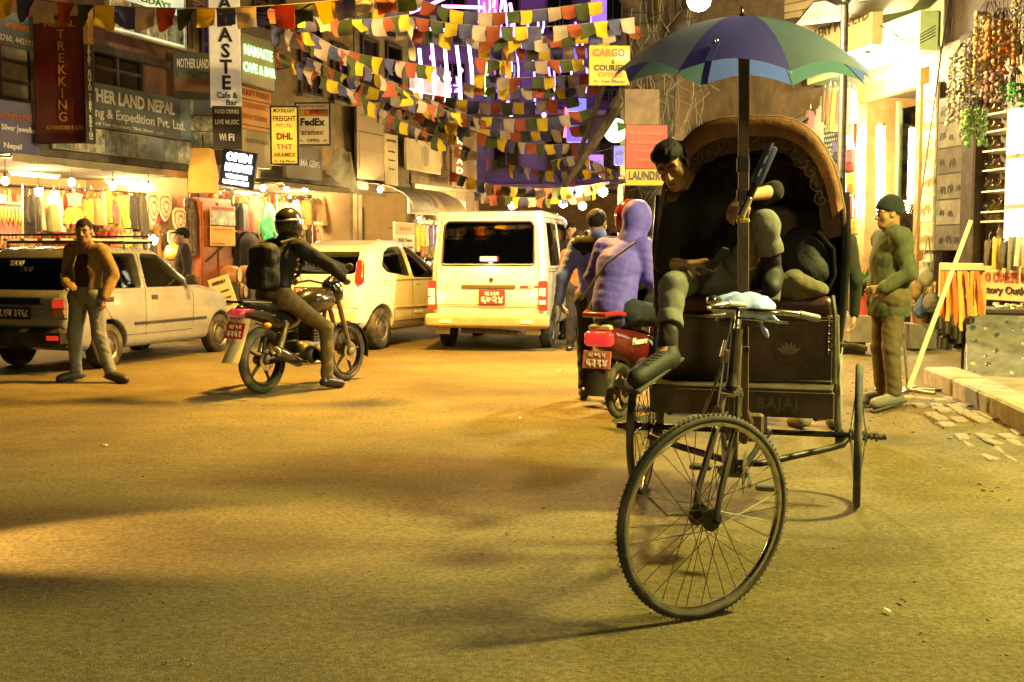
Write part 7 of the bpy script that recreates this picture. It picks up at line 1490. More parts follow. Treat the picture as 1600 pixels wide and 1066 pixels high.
# figurine shelves
fs = thing('figurine_shelves', 'lit shelves of bronze figurines right of the dark post', 'shelf', (0, 0, 0)); a0, a1 = RF.s(1536, .2), RF.s(1640, .2); ys = [178, 205, 235, 265, 298, 330, 345]
part(fs, 'backing', RF, a0, a1, 1.5, 3.6, -.02, .01, mat('amber backing', (.45, .26, .06), .6, var=.2))
for y_ in ys: z = RF.at(1550, y_, .3).z; part(fs, 'shelf_board', RF, a0, a1, z - .02, z, .012, .34, mat('white shelf'))
gg = random.Random(3); BR = mat('bronze figurine', (.10, .07, .03), .3, .85, var=.3)
for y_ in ys:
    for k in range(3):
        px = 1541 + k * 10; p = RF.at(px, y_, .28); f = Field((-.1, -.08, 0), (.1, .08, .2), .012); b = gg.random()
        f.ell((0, 0, .055), (.075, .045, .04)); f.ell((.05 * (1 if b > .5 else -1), 0, .10), (.03, .03, .035), k=.03); f.cap((-.04, 0, .03), (-.045, 0, 0), .018); f.cap((.04, 0, .03), (.045, 0, 0), .018); f.cap((0, 0, .09), (0, 0, .09 + .08 * b), .02, .012, k=.02)
        o = f.build('figurine', BR, None, loc=p, rot=(0, 0, RF.rz)); tag(o, 'small bronze animal figurine on the lit shelves', 'figurine', 'bronze figurines on the lit shelves')
# white light box
lb = thing('light_box', 'big blank white light box at the handicraft shop', 'light box', (0, 0, 0)); a0, a1 = RF.s(1566, .55), RF.s(1680, .55); zt, zb = RF.at(1580, 168, .55).z, RF.at(1580, 402, .55).z
part(lb, 'case', RF, a0, a1, zb, zt, .35, .55, mat('box case', (.30, .25, .12), .5), .01)
for i in range(3): part(lb, 'lit_pane', RF, a0 + .03, a1 - .03, zb + .03 + (zt - zb) * i / 3, zb - .02 + (zt - zb) * (i + 1) / 3, .552, .56, glow('light box face', (1, .92, .66), 1.35))
for i in (-.12, .12): pass
# counter with goods, strap rack, leaning jewellery board
ct = thing('market_table', 'goods table under the dress maker board', 'table', (0, 0, 0)); TF = Facade(4.9, 10.4, .22, -1, -1, -.22); tp = P(1560, 486, 11.9)
TBx, TBy, TBz = tp.x, tp.y, tp.z
MB().box((0, 0, 0), (2.4, .8, .05), bev=.01).build('table_top', DKW, ct); MB().box((0, -.40, -.09), (2.4, .02, .16)).build('cloth_skirt', cloth('black cloth', (.015, .012, .010)), ct)
for sx_ in (-1.1, 1.1):
    for sy_ in (-.32, .32): MB().box((sx_, sy_, -.36), (.05, .05, .68)).build('leg', DKW, ct)
ct.location = (TBx + 1.05, TBy + .0, TBz); ct.rotation_euler = (0, 0, R(-12))
gg = random.Random(21)
TK = [mat('trinket %d' % i, c, .3, .6, var=.2) for i, c in enumerate(((.70, .62, .40), (.35, .38, .12), (.15, .12, .08), (.72, .70, .62), (.4, .3, .1)))]
for i in range(70):
    x_, y_ = gg.uniform(-1.1, 1.0), gg.uniform(-.36, .36); r_ = gg.uniform(.02, .045); m_ = MB()
    if i % 3: m_.lathe([(r_ * .6, 0), (r_, r_ * .5), (r_ * .7, r_), (0, r_ * 1.1)], 8)
    else: m_.torus((0, 0, r_ * .35), r_ * .8, r_ * .3, 14, 6, 'Z')
    w_ = Matrix.Rotation(R(-12), 3, 'Z') @ V((x_, y_, .025)) + V(ct.location); tag(m_.build('trinket', TK[i % 5], None, True, loc=w_), ('small %s bowl among the ware on the goods table' if i % 3 else '%s metal bangle among the ware on the goods table') % ('pale gold', 'olive', 'dark', 'silver', 'bronze')[i % 5], 'trinket', 'brass bowls on the goods table' if i % 3 else 'bangles on the goods table')
lbd = thing('jewellery_board', 'sloping grey board of pendants leaning above the kerb', 'display', (0, 0, 0)); q0 = G(1512, 590, .2); q1 = V((q0.x + 1.45, q0.y - .95, q0.z)); up_ = V((.22, .62, .52)); dx = (q1 - q0)
rows = [[q0 + dx * i / 12 + up_ * j / 6 for i in range(13)] for j in range(7)]
MB().sheet(rows, -.03).build('board', mat('grey velvet', (.10, .095, .085), .9, var=.35, scale=5), lbd)
MB().tube([q0 - V((0, 0, .0)), q1], .016, 6).build('front_edge', FRAME, lbd); MB().tube([q0, q0 + up_], .016, 6).build('side_edge', FRAME, lbd)
nrm = dx.cross(up_).normalized(); nrm = nrm if nrm.y < 0 else -nrm; PM = [mat('pendant %d' % i, c, .4, .5, var=.2) for i, c in enumerate(((.06, .06, .06), (.25, .22, .16), (.12, .10, .14), (.40, .28, .08), (.05, .07, .10)))]
sm = MB().lathe([(.0, -.0), (.020, .004), (.026, .012), (.014, .022), (0, .024)], 8).mesh('pendant', PM[0], True); sms = []
for m_ in PM: c_ = sm.copy(); c_.materials.clear(); c_.materials.append(m_); sms.append(c_)
rq = nrm.to_track_quat('Z', 'Y').to_euler()
for i in range(16):
    for j in range(8):
        p = q0 + dx * ((i + .6 + gg.uniform(-.2, .2)) / 16.5) + up_ * ((j + .6 + gg.uniform(-.2, .2)) / 8.5) + nrm * .004; o = link('pendant', sms[3 if i > 8 and gg.random() < .5 else gg.randrange(5)], lbd, p, rq); k = gg.uniform(.7, 1.5); o.scale = (k, k * gg.uniform(.8, 1.6), k)
# rack of orange straps with hanging bells
sr = thing('strap_rack', 'stand hung with orange straps ending in dark bells', 'rack', (0, 0, 0)); b0 = G(1503, 588, .15); hz_ = P(1503, 424, b0.y).z
MB().tube([b0, V((b0.x, b0.y, hz_))], .014, 8).build('stand_pole', FRAME, sr, smooth=True); MB().lathe([(.12, 0), (.12, .015), (.02, .03)], 14, c=b0).build('stand_foot', FRAME, sr)
MB().tube([P(1470, 424, b0.y), P(1538, 424, b0.y)], .012, 8).build('crossbar', FRAME, sr)
for i in range(20):
    px = 1471 + i * 3.3 + gg.uniform(-1.5, 1.5); yb = 494 + 38 * ((i * 7) % 5) / 5; yy = b0.y + (-.07, .05, -.02)[i % 3]; a, b_ = P(px, 424, yy), P(px + gg.uniform(-6, 6), yb, yy); col = ((.62, .16, .03), (.66, .34, .04), (.60, .10, .03), (.55, .24, .05))[i % 4]
    rows = [[a + (b_ - a) * v + V((s * (.016 + .006 * math.sin(v * 4 + i)) + .012 * math.sin(v * 3 + i * 2), -.012 * math.sin(v * 5 + i) - .01 * (s == 0), 0)) for s in (-1, 0, 1)] for v in np.linspace(0, 1, 7)]; MB().sheet(rows, .003).build('strap', mat('orange strap %d' % (i % 4), col, .8, var=.2), sr, smooth=60)
    MB().lathe([(.0, .075), (.02, .07), (.04, .055), (.046, .0), (.05, -.05), (.044, -.055), (0, -.05)], 12, c=b_ - V((0, 0, .07))).build('bell', mat('dark bell', (.05, .04, .025), .4, .7, var=.3), sr, smooth=True)
# leaning stick, steel base with rods, flowerpots
st = MB().tube([P(1517, 345, 9.6), P(1420, 607, 9.4)], [.018, .022], 8).build('leaning_pole', mat('pale bamboo', (.52, .46, .26), .6, var=.15), smooth=True); tag(st, 'pale pole leaning across the strap rack', 'pole')
us = thing('sign_stand', 'low steel stand with two upright rods by the beanie man', 'stand', G(1418, 612, .1)); 
for a in (0, 60, 120): MB().box((0, 0, .015), (.6, .035, .025), Matrix.Rotation(R(a), 3, 'Z'), .004).build('foot_bar', steel('stand foot', (.25, .22, .14)), us)
b = us.location; MB().tube([(0, 0, .02), P(1412, 520, b.y) - b], .012, 8).build('rod', steel('rod', (.25, .22, .14)), us)
MB().tube([(-.12, 0, .02), P(1440, 300, b.y + .3) - b, P(1474, 60, b.y + .9) - b, P(1490, -40, b.y + 1.2) - b], .007, 6).build('tall_cord', FRAME, us, smooth=True)
def pot_plant(px, py, Y, s, lab, col=(.45, .05, .03)):
    p = P(px, py, Y); t = thing('potted_plant', lab, 'plant', p); MB().lathe([(.08 * s, 0), (.12 * s, .20 * s), (.135 * s, .20 * s), (.135 * s, .24 * s), (.11 * s, .24 * s)], 16).build('pot', mat('pot %.2f' % col[0], col, .5), t, smooth=50); m = MB(); gg = random.Random(px)
    for i in range(60):
        a = gg.uniform(0, 6.28); e = gg.uniform(.3, 1.3); L_ = gg.uniform(.10, .26) * s; d = V((math.cos(a) * math.cos(e), math.sin(a) * math.cos(e), math.sin(e))); q = V((0, 0, .22 * s)) + d * L_; sd_ = d.orthogonal().normalized() * .022 * s
        m.add([q - sd_, q + d * .05 * s, q + sd_, q - d * .05 * s], [(0, 1, 2, 3)]); m.tube([(0, 0, .22 * s), q], .002 * s, 4)
    tag(m.build('leaves', mat('pot leaves', (.08, .22, .03), .5, var=.3), t), kind='stuff')
    MB().box((0, 0, -.16), (.34 * s, .34 * s, .32), bev=.01).build('plinth', CONC, t)
pot_plant(1346, 492, 13.9, 1.25, 'leafy plant in a red pot beside the doorway'); pot_plant(1437, 505, 14.6, 1.0, 'small plant in an ochre pot behind the beanie man', (.40, .22, .05)); pot_plant(1328, 520, 14.2, .9, 'small plant in a dark pot left of the red one', (.10, .07, .04))
# heaps of ware along the wall foot
for i, (px, py, c, lab) in enumerate(((1455, 470, (.12, .10, .06), 'dark hanging pouch low on the gift shop corner'), (1432, 450, (.30, .18, .05), 'tan woven pouch behind the beanie man'), (1448, 430, (.20, .18, .10), 'small grey pouch hanging near the picture panel'), (1440, 480, (.06, .08, .12), 'blue-black pouch lowest by the gift shop corner'))):
    p = RF.at(px, py, .5); F = Field((-.15, -.12, -.2), (.15, .12, .2), .015); F.ell((0, 0, -.03), (.10, .07, .12)); F.cap((0, 0, .06), (0, 0, .14), .03, .02, k=.04); F.wrinkle(.006, 26, i); tag(F.build('pouch', cloth('pouch %d' % i, c), None, loc=p), lab, 'bag')
# paper flower garlands and wind chimes over the handicraft shop
PC = [(.62, .52, .30), (.10, .14, .10), (.62, .24, .04), (.60, .42, .05), (.22, .06, .05), (.16, .40, .06), (.50, .20, .16), (.35, .50, .08)]
def beads(px, y0, y1, Y, w, cols, lab, n=10, seed=0):
    gg = random.Random(seed + px); a, b = P(px, y0, Y), P(px, y1, Y); L_ = a.z - b.z; t = thing('felt_garland', lab, 'garland', a)
    for k in range(n):
        x_, y_ = gg.uniform(-w, w), gg.uniform(-w, w) * .6; l_ = L_ * gg.uniform(.55, 1.0); MB().tube([(x_ * .3, y_ * .3, .12), (x_, y_, -.05), (x_ * 1.1, y_, -l_)], .003, 4).build('cord', FRAME, t)
        m = MB(); q = .02
        while q < l_:
            r_ = gg.uniform(.012, .030); m.cur = gg.randrange(len(cols)); m.ball((x_ + gg.gauss(0, .006), y_, -q), (r_, r_, r_ * gg.uniform(.6, 1.3)), 7, 5); q += r_ * gg.uniform(1.6, 3.2)
        tag(m.build('felt_balls', [mat('felt %.2f %.2f' % c[:2], c, .9, var=.3, scale=30) for c in cols], t, smooth=True), kind='stuff')
MU = [(.42, .36, .22), (.20, .20, .15), (.50, .44, .30), (.30, .26, .14)]
beads(1510, 85, 205, 12.6, .17, MU, 'pale and grey felt garland hanging beside the diamond card', 16); beads(1524, 170, 232, 12.4, .13, [(.34, .46, .10), (.20, .36, .08), (.45, .50, .20)], 'lime green felt tassel at the foot of the pale garland', 16); beads(1545, 20, 160, 12.5, .15, [(.50, .34, .05), (.45, .30, .12), (.50, .40, .2)], 'yellow felt garland among the hanging ware', 14)
beads(1568, 30, 120, 12.3, .16, [(.58, .20, .04), (.55, .28, .08), (.45, .30, .2)], 'orange felt garland over the light box', 14); beads(1562, 110, 175, 12.3, .14, [(.22, .10, .07), (.34, .16, .12), (.40, .30, .2)], 'maroon felt garland below the orange one', 12); beads(1588, 130, 172, 12.2, .14, [(.06, .30, .05), (.14, .36, .06), (.08, .14, .12)], 'green felt garland just above the light box', 14); beads(1594, 0, 125, 12.6, .14, MU, 'cream felt garland at the shop end', 12); beads(1530, 60, 150, 12.9, .13, [(.45, .26, .22), (.45, .38, .26)], 'pink and cream felt garland behind the yellow one', 12)
for i in range(9):
    px = 1548 + i * 6.5; p = P(px, 22 + (i % 3) * 8, 12.9); t = thing('wind_chime', 'slim metal wind chime hanging over the handicraft shop', 'chime', p, 0, 'wind chimes over the handicraft shop'); MB().cyl((0, 0, 0), (0, 0, -.45), .011, n=8).build('chime_tube', mat('chime metal', (.45, .32, .12), .3, .8), t); MB().tube([(0, 0, 0), (0, 0, .25)], .003, 4).build('cord', FRAME, t)
cn = thing('awning', 'ragged dark canvas slung over the handicraft shop front', 'awning', (0, 0, 0)); rows = [[RF.p(RF.s(1380) + (RF.s(1690) - RF.s(1380)) * i / 14, 4.55 - .22 * v + .10 * math.sin(i * 1.3 + v), .35 + 1.5 * v) for i in range(15)] for v in np.linspace(0, 1, 6)]
MB().sheet(rows, .01).build('awning_sheet', mat('dark canvas', (.10, .08, .04), .8, var=.3, dirt=.3), cn, smooth=60); MB().tube([r_ for r_ in rows[-1]], .014, 6).build('front_bar', FRAME, cn)
# clothes of the shop behind the rickshaw
for q in ((1196, 1212, 205, 262, (.55, .35, .35), 'coat', 'pink coat at the shop behind the umbrella post'), (1214, 1228, 205, 262, (.62, .60, .55), 'dress', 'white dress at the shop behind the umbrella post'), (1228, 1238, 205, 262, (.30, .12, .22), 'scarf', 'plum scarf at the shop behind the umbrella post'), (1240, 1256, 190, 255, (.60, .50, .42), 'coat', 'cream coat next to the plum scarf'), (1256, 1276, 172, 250, (.58, .28, .30), 'dress', 'rose dress left of the dotted cloth'), (1278, 1292, 165, 250, (.64, .62, .56), 'coat', 'white shirt beside the dotted cloth'), (1062, 1076, 222, 258, (.55, .45, .52), 'dress', 'pale lilac dress left of the hood'), (1078, 1090, 222, 258, (.58, .5, .4), 'coat', 'cream jacket left of the hood'), (1045, 1060, 225, 260, (.45, .40, .30), 'coat', 'tan jacket near the tree')):
    garment(q[6], q[0], q[1], q[2], q[3], q[4], .15, q[5], RF)
dt = thing('dotted_cloth', 'dark green cloth with rows of pale dots beside the shop shelves', 'cloth', RF.at(1304, 205, .2), RF.rz); MB().box((0, 0, 0), (.62, .02, 1.35)).build('cloth_sheet', cloth('green dotted', (.10, .16, .12)), dt); dm = MB().lathe([(0, 0), (.022, 0), (.022, .004), (0, .005)], 8, axis='Y').mesh('dot', mat('pale dot', (.70, .72, .60), .7))
for i in range(9):
    for j in range(18): o = link('dot', dm, dt, (-.28 + i * .068 + (.034 if j % 2 else 0), -.015, -.63 + j * .073))
gg = random.Random(5)
def felt_bag(px, py, off, c, lab, grp):
    p = RF.at(px, py, off); t = thing('shoulder_bag', lab, 'bag', p, RF.rz, grp); w_ = gg.uniform(.10, .16); h_ = gg.uniform(.14, .22); k = cloth('bag %.2f %.2f' % c[:2], c, .8, .3)
    MB().box((0, 0, -h_), (w_ * 2, .07, h_ * 1.6), bev=.03).build('pouch', k, t, smooth=50); MB().box((0, -.042, -h_ * .72), (w_ * 1.9, .012, h_ * .8), bev=.004).build('flap', k, t); MB().tube([(-w_ * .8, 0, -h_ * .3), (-.02, 0, .22), (.02, 0, .22), (w_ * .8, 0, -h_ * .3)], .010, 6).build('strap', k, t, smooth=True)
BC = [(.50, .16, .05), (.55, .36, .08), (.12, .16, .10), (.40, .08, .08), (.14, .12, .22), (.58, .48, .28), (.25, .12, .05)]
for px, y0, n in ((1312, 215, 5), (1330, 230, 5), (1448, 400, 3), (1290, 262, 4)):
    for i in range(n): c_ = gg.choice(BC); felt_bag(px + gg.uniform(-4, 4), y0 + i * 36, .26, c_, 'small %s shoulder bag hung in a column at the gift shop front' % hue(c_), 'shoulder bags hung at the gift shop')
for i in range(7): c_ = gg.choice(TONES); garment('%s shawl hung from the fascia of the gift shop' % hue(c_), 1286 + i * 7.5, 1293 + i * 7.5, 132 + gg.uniform(0, 10), 190 + gg.uniform(0, 22), c_, .34, 'scarf', RF, 'shawls hung from the gift shop fascia')
for i in range(6): c_ = gg.choice(TONES); garment('%s scarf hung over the dress maker board' % hue(c_), 1540 + i * 12, 1550 + i * 12, 372 + gg.uniform(-4, 4), 415 + gg.uniform(0, 12), c_, .62, 'scarf', RF, 'scarves over the dress maker board')
# ================================================================ prayer flags, tree, cables, street lamps
FC = [(.085, .08, .17), (.46, .36, .26), (.36, .085, .03), (.07, .085, .025), (.62, .44, .02)]; FM_ = []
for i, c in enumerate(FC):
    m = mat('prayer flag %d' % i, c, .85, var=.15, scale=12, bump=.2, bscale=90); N_, L_ = nodes_of(m); b_ = N_['Principled BSDF']; tr = N_.new('ShaderNodeBsdfTranslucent'); tr.inputs[0].default_value = tuple(min(1, k * 1.2) for k in c) + (1,); mx = N_.new('ShaderNodeMixShader'); mx.inputs[0].default_value = .35
    L_.new(b_.outputs[0], mx.inputs[1]); L_.new(tr.outputs[0], mx.inputs[2]); L_.new(mx.outputs[0], N_['Material Output'].inputs[0]); FM_.append(m)
FLAGM = {}
def flag_mesh(ci, v, s=.20):
    if (ci, v) not in FLAGM:
        gg = random.Random(v * 7 + 1); a, b, tw, cr = gg.uniform(-.03, .03), gg.uniform(0, 6), gg.uniform(-.5, .5), gg.uniform(-.25, .25)
        rows = [[((x_ - .5) * s * (1 - .06 * z_), .035 * math.sin(x_ * 4 + b) * z_ + tw * (x_ - .5) * s * z_ + cr * s * z_ * z_ + .02 * math.sin(z_ * 5 + b), -z_ * s * (1.0 + .05 * math.sin(x_ * 3 + b)) + a * x_ * z_) for x_ in np.linspace(0, 1, 5)] for z_ in np.linspace(0, 1, 5)]
        FLAGM[(ci, v)] = MB().sheet(rows, .0015).mesh('flag', FM_[ci], 60)
    return FLAGM[(ci, v)]
def flag_string(pts, Y0, Y1, size, seed, lab=None, gap=1.04, start=0):
    """pts: pixel polyline from one end to the other; Y runs from Y0 to Y1 along it"""
    gg = random.Random(seed); n = len(pts); w = []
    for i, (px, py) in enumerate(pts): w.append(P(px, py, Y0 + (Y1 - Y0) * i / (n - 1)))
    dense = []
    for i in range(n - 1):
        p0, p1, p2, p3 = w[max(i - 1, 0)], w[i], w[i + 1], w[min(i + 2, n - 1)]
        for k in range(14):
            t = k / 14; dense.append(.5 * ((2 * p1) + (p2 - p0) * t + (2 * p0 - 5 * p1 + 4 * p2 - p3) * t * t + (3 * p1 - p0 - 3 * p2 + p3) * t ** 3))
    dense.append(w[-1]); o = dense[0]
    th = thing('prayer_flag_string', lab or 'string of small prayer flags in five colours slung across the street', 'prayer flags', o, 0, None if lab else 'prayer flag strings across the street')
    MB().tube([p - o for p in dense], .005, 4).build('cord', mat('flag cord', (.25, .2, .12), .8), th)
    acc = 0; nxt = size * .5; ci = start; k = 0
    for i in range(len(dense) - 1):
        seg = dense[i + 1] - dense[i]; L_ = seg.length
        while nxt <= acc + L_:
            p = dense[i] + seg * ((nxt - acc) / L_); d = seg.normalized(); rz = math.atan2(d.y, d.x); pit = -math.asin(max(-1, min(1, d.z)))
            f = link('flag', flag_mesh(ci % 5, gg.randrange(6)), th, p - o); sc_ = size / .20 * gg.uniform(.93, 1.08); f.scale = (sc_, sc_, sc_ * gg.uniform(.9, 1.12)); f.rotation_euler = (gg.gauss(.0, .22), pit * .85, rz + gg.gauss(0, .18)); ci += 1; nxt += size * gap * (1.9 if gg.random() < .05 else 1)
        acc += L_
flag_string([(-40, -12), (60, 0), (180, 10), (330, 13), (470, 6), (560, -4), (660, -18)], 11.5, 11.5, .19, 1, 'nearest string of large prayer flags over the left-hand signs', start=3)
for i, (pts, Y0, Y1, sz) in enumerate((
    ([(425, 40), (490, 62), (560, 84), (640, 98), (700, 108)], 14.5, 17, .19), ([(430, 78), (480, 105), (560, 148), (620, 186), (680, 214), (730, 238)], 15, 20, .185), ([(470, 42), (540, 84), (600, 122), (660, 158), (720, 182)], 14, 17, .18),
    ([(640, -8), (700, 14), (760, 20), (850, 14), (935, 2)], 17, 17.5, .20), ([(560, 8), (640, 26), (720, 38), (800, 42), (880, 40), (985, 28)], 16.5, 17.5, .20), ([(600, 34), (680, 50), (760, 58), (850, 56), (930, 50), (990, 42)], 17.5, 18, .20),
    ([(742, 90), (800, 96), (880, 94), (930, 90)], 18, 18.5, .19), ([(740, 116), (790, 121), (850, 120), (930, 114)], 18.5, 19, .19), ([(725, 130), (780, 137), (860, 137), (928, 130)], 19, 19.5, .185),
    ([(560, 128), (620, 150), (700, 174), (780, 185), (860, 184), (928, 168)], 19.5, 20.5, .19), ([(620, 152), (690, 186), (750, 208), (810, 222), (860, 226), (900, 224)], 20, 22, .20), ([(560, 100), (640, 140), (700, 168), (760, 190)], 17, 20, .18),
    ([(700, 212), (760, 246), (820, 262), (880, 268), (940, 262)], 22, 25, .21), ([(690, 262), (760, 286), (830, 294), (900, 292), (950, 284)], 25, 28, .23), ([(860, 252), (900, 244), (935, 256), (960, 268)], 20, 22, .18), ([(740, 300), (800, 308), (870, 308), (930, 298)], 27, 29, .22), ([(420, 14), (500, 28), (580, 30), (640, 22)], 13, 15, .18), ([(748, 72), (800, 76), (880, 74), (960, 66)], 19.5, 20, .20), ([(660, 146), (740, 158), (820, 160), (900, 152)], 22, 22.5, .21), ([(720, 196), (780, 204), (850, 204), (920, 194)], 23, 24, .21), ([(480, 90), (560, 128), (640, 172), (720, 204)], 18, 22, .19))):
    flag_string(pts, Y0, Y1, sz, 20 + i, start=i * 2)
# twisted loose streamers
for px, y0, y1, Y, c, lab in ((640, 40, 95, 16, (.45, .36, .18), 'crumpled pale streamer dangling among the flags'), (676, 24, 70, 17, (.05, .06, .08), 'dark blue-black cloth strip dangling among the flags'), (790, 70, 122, 18, (.62, .26, .03), 'orange ribbon dangling among the flags')):
    a, b = P(px, y0, Y), P(px + 5, y1, Y); rows = [[a + (b - a) * v + V((s * .05 * math.cos(v * 4), s * .05 * math.sin(v * 4), 0)) for s in (-1, 0, 1)] for v in np.linspace(0, 1, 10)]; tag(MB().sheet(rows, .004).build('streamer', mat('streamer %d' % px, c, .8, var=.2), smooth=60), lab, 'streamer')
# tree by the right-hand corner
TRp = P(1008, 400, 18.2); TR = V((TRp.x, TRp.y, gz(TRp.x, TRp.y))); tree = thing('street_tree', 'old street tree with dark trunk standing behind the umbrella', 'tree', TR); BARK = mat('tree bark', (.035, .023, .011), .95, var=.45, scale=10, bump=1.0, bscale=18)
F = Field((-1.6, -1.0, -.1), (2.2, 1.0, 6.4), .04); F.cap((0, 0, 0), (.05, 0, 2.2), .46, .34, k=.1); F.cap((.05, 0, 2.0), (.12, .05, 4.0), .34, .30, k=.15); F.cap((.1, 0, 3.8), (-.5, .1, 6.2), .24, .12, k=.15); F.cap((.12, 0, 3.8), (1.2, .2, 6.2), .22, .10, k=.15); F.cap((.1, .1, 3.6), (.3, .5, 6.3), .2, .1, k=.12); F.wrinkle(.025, 11, 5, (1, 1, .35)); F.build('trunk', BARK, tree)
MB().tube([(-.1, -.2, 4.2), (-.7, -.4, 3.2), (-1.3, -.5, 2.3)], [.12, .085, .04], 8).build('limb', BARK, tree, smooth=True)
m = MB(); gg = random.Random(12)
for k in range(150):
    c = V((gg.gauss(.4, 1.5), gg.gauss(.1, 1.0), 5.9 + abs(gg.gauss(0, .9)))); 
    if c.z < 4.9: continue
    for i in range(26):
        q = c + V((gg.gauss(0, .28), gg.gauss(0, .28), gg.gauss(0, .22))); d = V((gg.gauss(0, 1), gg.gauss(0, 1), gg.gauss(-.3, .6))).normalized(); e = d.orthogonal().normalized() * .035; m.add([q, q + d * .06 + e, q + d * .14, q + d * .06 - e], [(0, 1, 2, 3)])
tag(m.build('crown', mat('tree leaves', (.06, .085, .02), .55, var=.4, scale=3), tree), kind='stuff')
# roots, wires and creepers tangled on the trunk
m = MB()
for i in range(45):
    x_, z_ = gg.uniform(-.35, .75), gg.uniform(2.6, 5.6); p = [V((x_ + gg.gauss(0, .035) * k, -.42 + gg.gauss(0, .04), z_ - .26 * k + gg.gauss(0, .05))) for k in range(7)]; m.tube(p, .005, 4)
tag(m.build('creepers', mat('dry creeper', (.13, .105, .05), .8, var=.3), tree, smooth=True), kind='stuff')
def cable(pts, lab, r=.012, m=None, grp='cables along the street'):
    w = [P(*p) for p in pts]; d = []
    for i in range(len(w) - 1):
        for k in range(10):
            t = k / 10; q = w[i].lerp(w[i + 1], t); q.z -= .25 * math.sin(math.pi * t) * (w[i + 1] - w[i]).length / 8; d.append(q)
    d.append(w[-1]); o = MB().tube(d, r, 5).build('cable', m or mat('cable', (.015, .013, .012), .6), smooth=True); tag(o, lab, 'cable', grp)
for i in range(4): cable([(985 + i * 7, 20 + i * 16, 17.4), (1120 + i * 16, 4 + i * 12, 16), (1300 + i * 20, -24 + i * 8, 14.6)], 'dark overhead cable running from the tree to the gallery sign', .007)
for i in range(5): cable([(300, -10 + i * 6, 17), (380 + i * 10, 18 + i * 5, 18), (480, 10 + i * 12, 20)], 'thin wire sagging over the cafe signs', .008, grp='wires over the cafe signs')
for i in range(4): cable([(1376 + i * 12, 40 + i * 7, 14), (1420, 62 + i * 4, 13.6), (1462, 40 + i * 5, 13.4)], 'thin loop of wire on the green fascia', .007, grp='wires on the green fascia')
cable([(963, 60, 20), (935, 160, 22), (880, 290, 25)], 'thick slanting cable bundle below the tree', .05, mat('cable bundle', (.12, .09, .05), .8, var=.4), None)
# clear plastic sheet hung at the stall corner
rows = []; A_, B_, C_, D_ = P(522, 228, 20.2), P(548, 238, 20.2), P(510, 272, 20.2), P(562, 306, 20.2)
for j in range(9):
    v = j / 8; rows.append([A_.lerp(C_, v).lerp(B_.lerp(D_, v), u) + V((0, .08 * math.sin(u * 9 + v * 4), .02 * math.sin(u * 14))) for u in np.linspace(0, 1, 9)])
ps_ = MB().sheet(rows, .003).build('plastic_sheet', mat('cloudy plastic', (.55, .50, .34), .25, var=.2, alpha=.75), smooth=60); tag(ps_, 'cloudy plastic sheet hanging at the stall corner', 'plastic sheet')
# orange fabric column below the vertical poster
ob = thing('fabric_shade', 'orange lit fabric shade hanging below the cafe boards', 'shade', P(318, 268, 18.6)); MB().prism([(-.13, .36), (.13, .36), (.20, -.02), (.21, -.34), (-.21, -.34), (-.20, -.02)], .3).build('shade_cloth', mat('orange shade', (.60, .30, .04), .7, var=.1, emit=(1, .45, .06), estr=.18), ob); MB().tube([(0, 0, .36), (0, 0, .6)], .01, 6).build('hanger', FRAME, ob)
# parked motorbike far behind the car
pk = thing('parked_motorbike', 'small parked motorbike facing us far behind the white hatchback', 'motorbike', V((-2.15, 29.5, gz(-2.15, 29.5))), R(8))
for y_ in (0, 1.2): MB().torus((0, y_, .29), .25, .045, 24, 8, 'X').build('tyre', RUB, pk, smooth=True)
fld(pk, 'body', (-.3, -.3, .3), (.3, 1.4, 1.1), [('ell', ((0, .5, .72), (.14, .4, .16))), ('ell', ((0, -.05, .85), (.16, .16, .20)), dict(k=.05)), ('cap', ((0, .9, .8), (0, 1.3, .75), .1, .08), dict(k=.05))], BLKP, .025)
MB().lathe([(0, -.02), (.07, 0), (.08, .05)], 14, axis='Y', c=(0, -.22, .86)).build('headlamp', mat('pink lamp', (.5, .2, .2), .2, emit=(1, .3, .25), estr=1.0), pk, smooth=True); MB().tube([(-.34, .05, 1.02), (0, .0, 1.0), (.34, .05, 1.02)], .016, 6).build('handlebar', BPL, pk); MB().tube([(0, 0, .29), (0, .05, .9)], .03, 6).build('fork', FRAME, pk)
# street lamps: one hanging in view over the umbrella, the kerb and sodium lamps assumed, out of frame, the one behind the camera added as fill
def street_lamp(lab, loc, power, col, base=None, rad=.12, es=40, cone=None, blend=.35):
    t = thing('street_lamp', lab, 'street lamp', loc); MB().ball((0, 0, 0), (.13, .13, .11), 16, 10).build('globe', glow('street globe %.2f' % col[2], col, es), t, smooth=True); MB().lathe([(.05, .10), (.20, .09), (.21, .12), (.06, .22), (.03, .24)], 20).build('lamp_hood', steel('hood', (.2, .2, .18), .5), t, smooth=True)
    if base: b = V(base) - V(loc); MB().tube([b, V((b.x, b.y, .55)), V((b.x * .5, b.y * .5, .6)), (0, 0, .22)], [.06, .045, .035, .025], 10).build('lamp_pole', steel('lamp pole', (.15, .14, .12)), t, smooth=True)
    if cone: lamp('street_light', (0, 0, -.17), power, col, t, rad, 'SPOT', spot_size=R(cone), spot_blend=blend)
    else: lamp('street_light', (0, 0, -.17), power, col, t, rad)
    return t
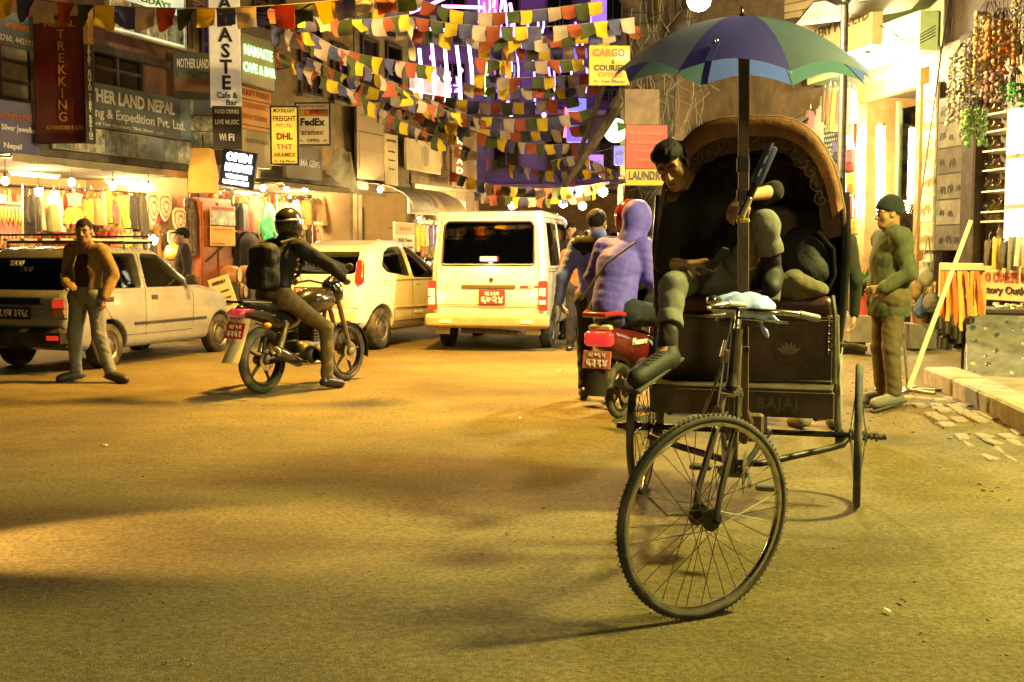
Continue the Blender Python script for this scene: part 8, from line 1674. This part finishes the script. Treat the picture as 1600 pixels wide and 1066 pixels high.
L1 = P(1092, 2, 13.0)
street_lamp('glaring street lamp hanging above the umbrella', L1, 1050, (1, .76, .34), (L1.x + 1.9, L1.y + 1.0, 0))
street_lamp('assumed unseen street lamp on a pole at the right-hand kerb', (5.0, 5.2, 4.9), 2600, (1, .90, .25), (5.9, 5.2, .1), cone=150, rad=.4)  # assumed lamp, read off the rear wheel's shadow, shifted to reach the driver
street_lamp('assumed unseen sodium lamp slung over the middle of the street', (-.9, 12.2, 5.7), 4500, (1, .51, .05), cone=118, blend=.9)  # assumed source of the orange light in mid-street, itself out of view
cable([(-200, -400, 13), (667, -215, 12.2), (1500, -400, 12.6)], 'added support cable of the assumed sodium lamp', .012, None, None)  # added only to hold up the assumed lamp
street_lamp('added fill lamp on a pole behind the camera', (1.6, -3.0, 4.6), 330, (1, .80, .32), (4.2, -3.5, 0), rad=.4)  # added fill light for the driver, hood and foreground, no lamp known here
for px, py, Y, pw in ((942, 300, 27, 500), (880, 318, 30, 300), (910, 322, 33, 300), (800, 322, 36, 350)):
    p = P(px, py, Y); t = thing('light_bulb', 'bright bare bulb far up the street', 'bulb', p, 0, 'bulbs far up the street'); MB().ball((0, 0, 0), .11, 12, 8).build('glass', glow('far bulb', (1, .82, .45), 60), t, smooth=True); MB().tube([(0, 0, .1), (0, 0, .6)], .01, 5).build('flex', BPL, t); lamp('bulb_light', (0, 0, -.16), pw, (1, .68, .26), t, .1)
assumed_scooter = copy_tree(SC); assumed_scooter.location = (-4.9, 4.6, gz(-4.9, 4.6)); assumed_scooter.rotation_euler = (0, 0, R(-80)); tag(assumed_scooter, 'assumed unseen maroon scooter with its headlamp on at the left-hand roadside', 'scooter')  # added scooter copy out of frame, assumed source of the left light pool
h_ = lamp('assumed_headlamp_beam', (0, 1.16, .92), 650, (1, .62, .18), assumed_scooter, .05, 'SPOT', spot_size=R(34), spot_blend=.6); h_.rotation_euler = (R(67), 0, 0)
print('SCRIPT SECONDS', time.time() - T0, len(bpy.data.objects))
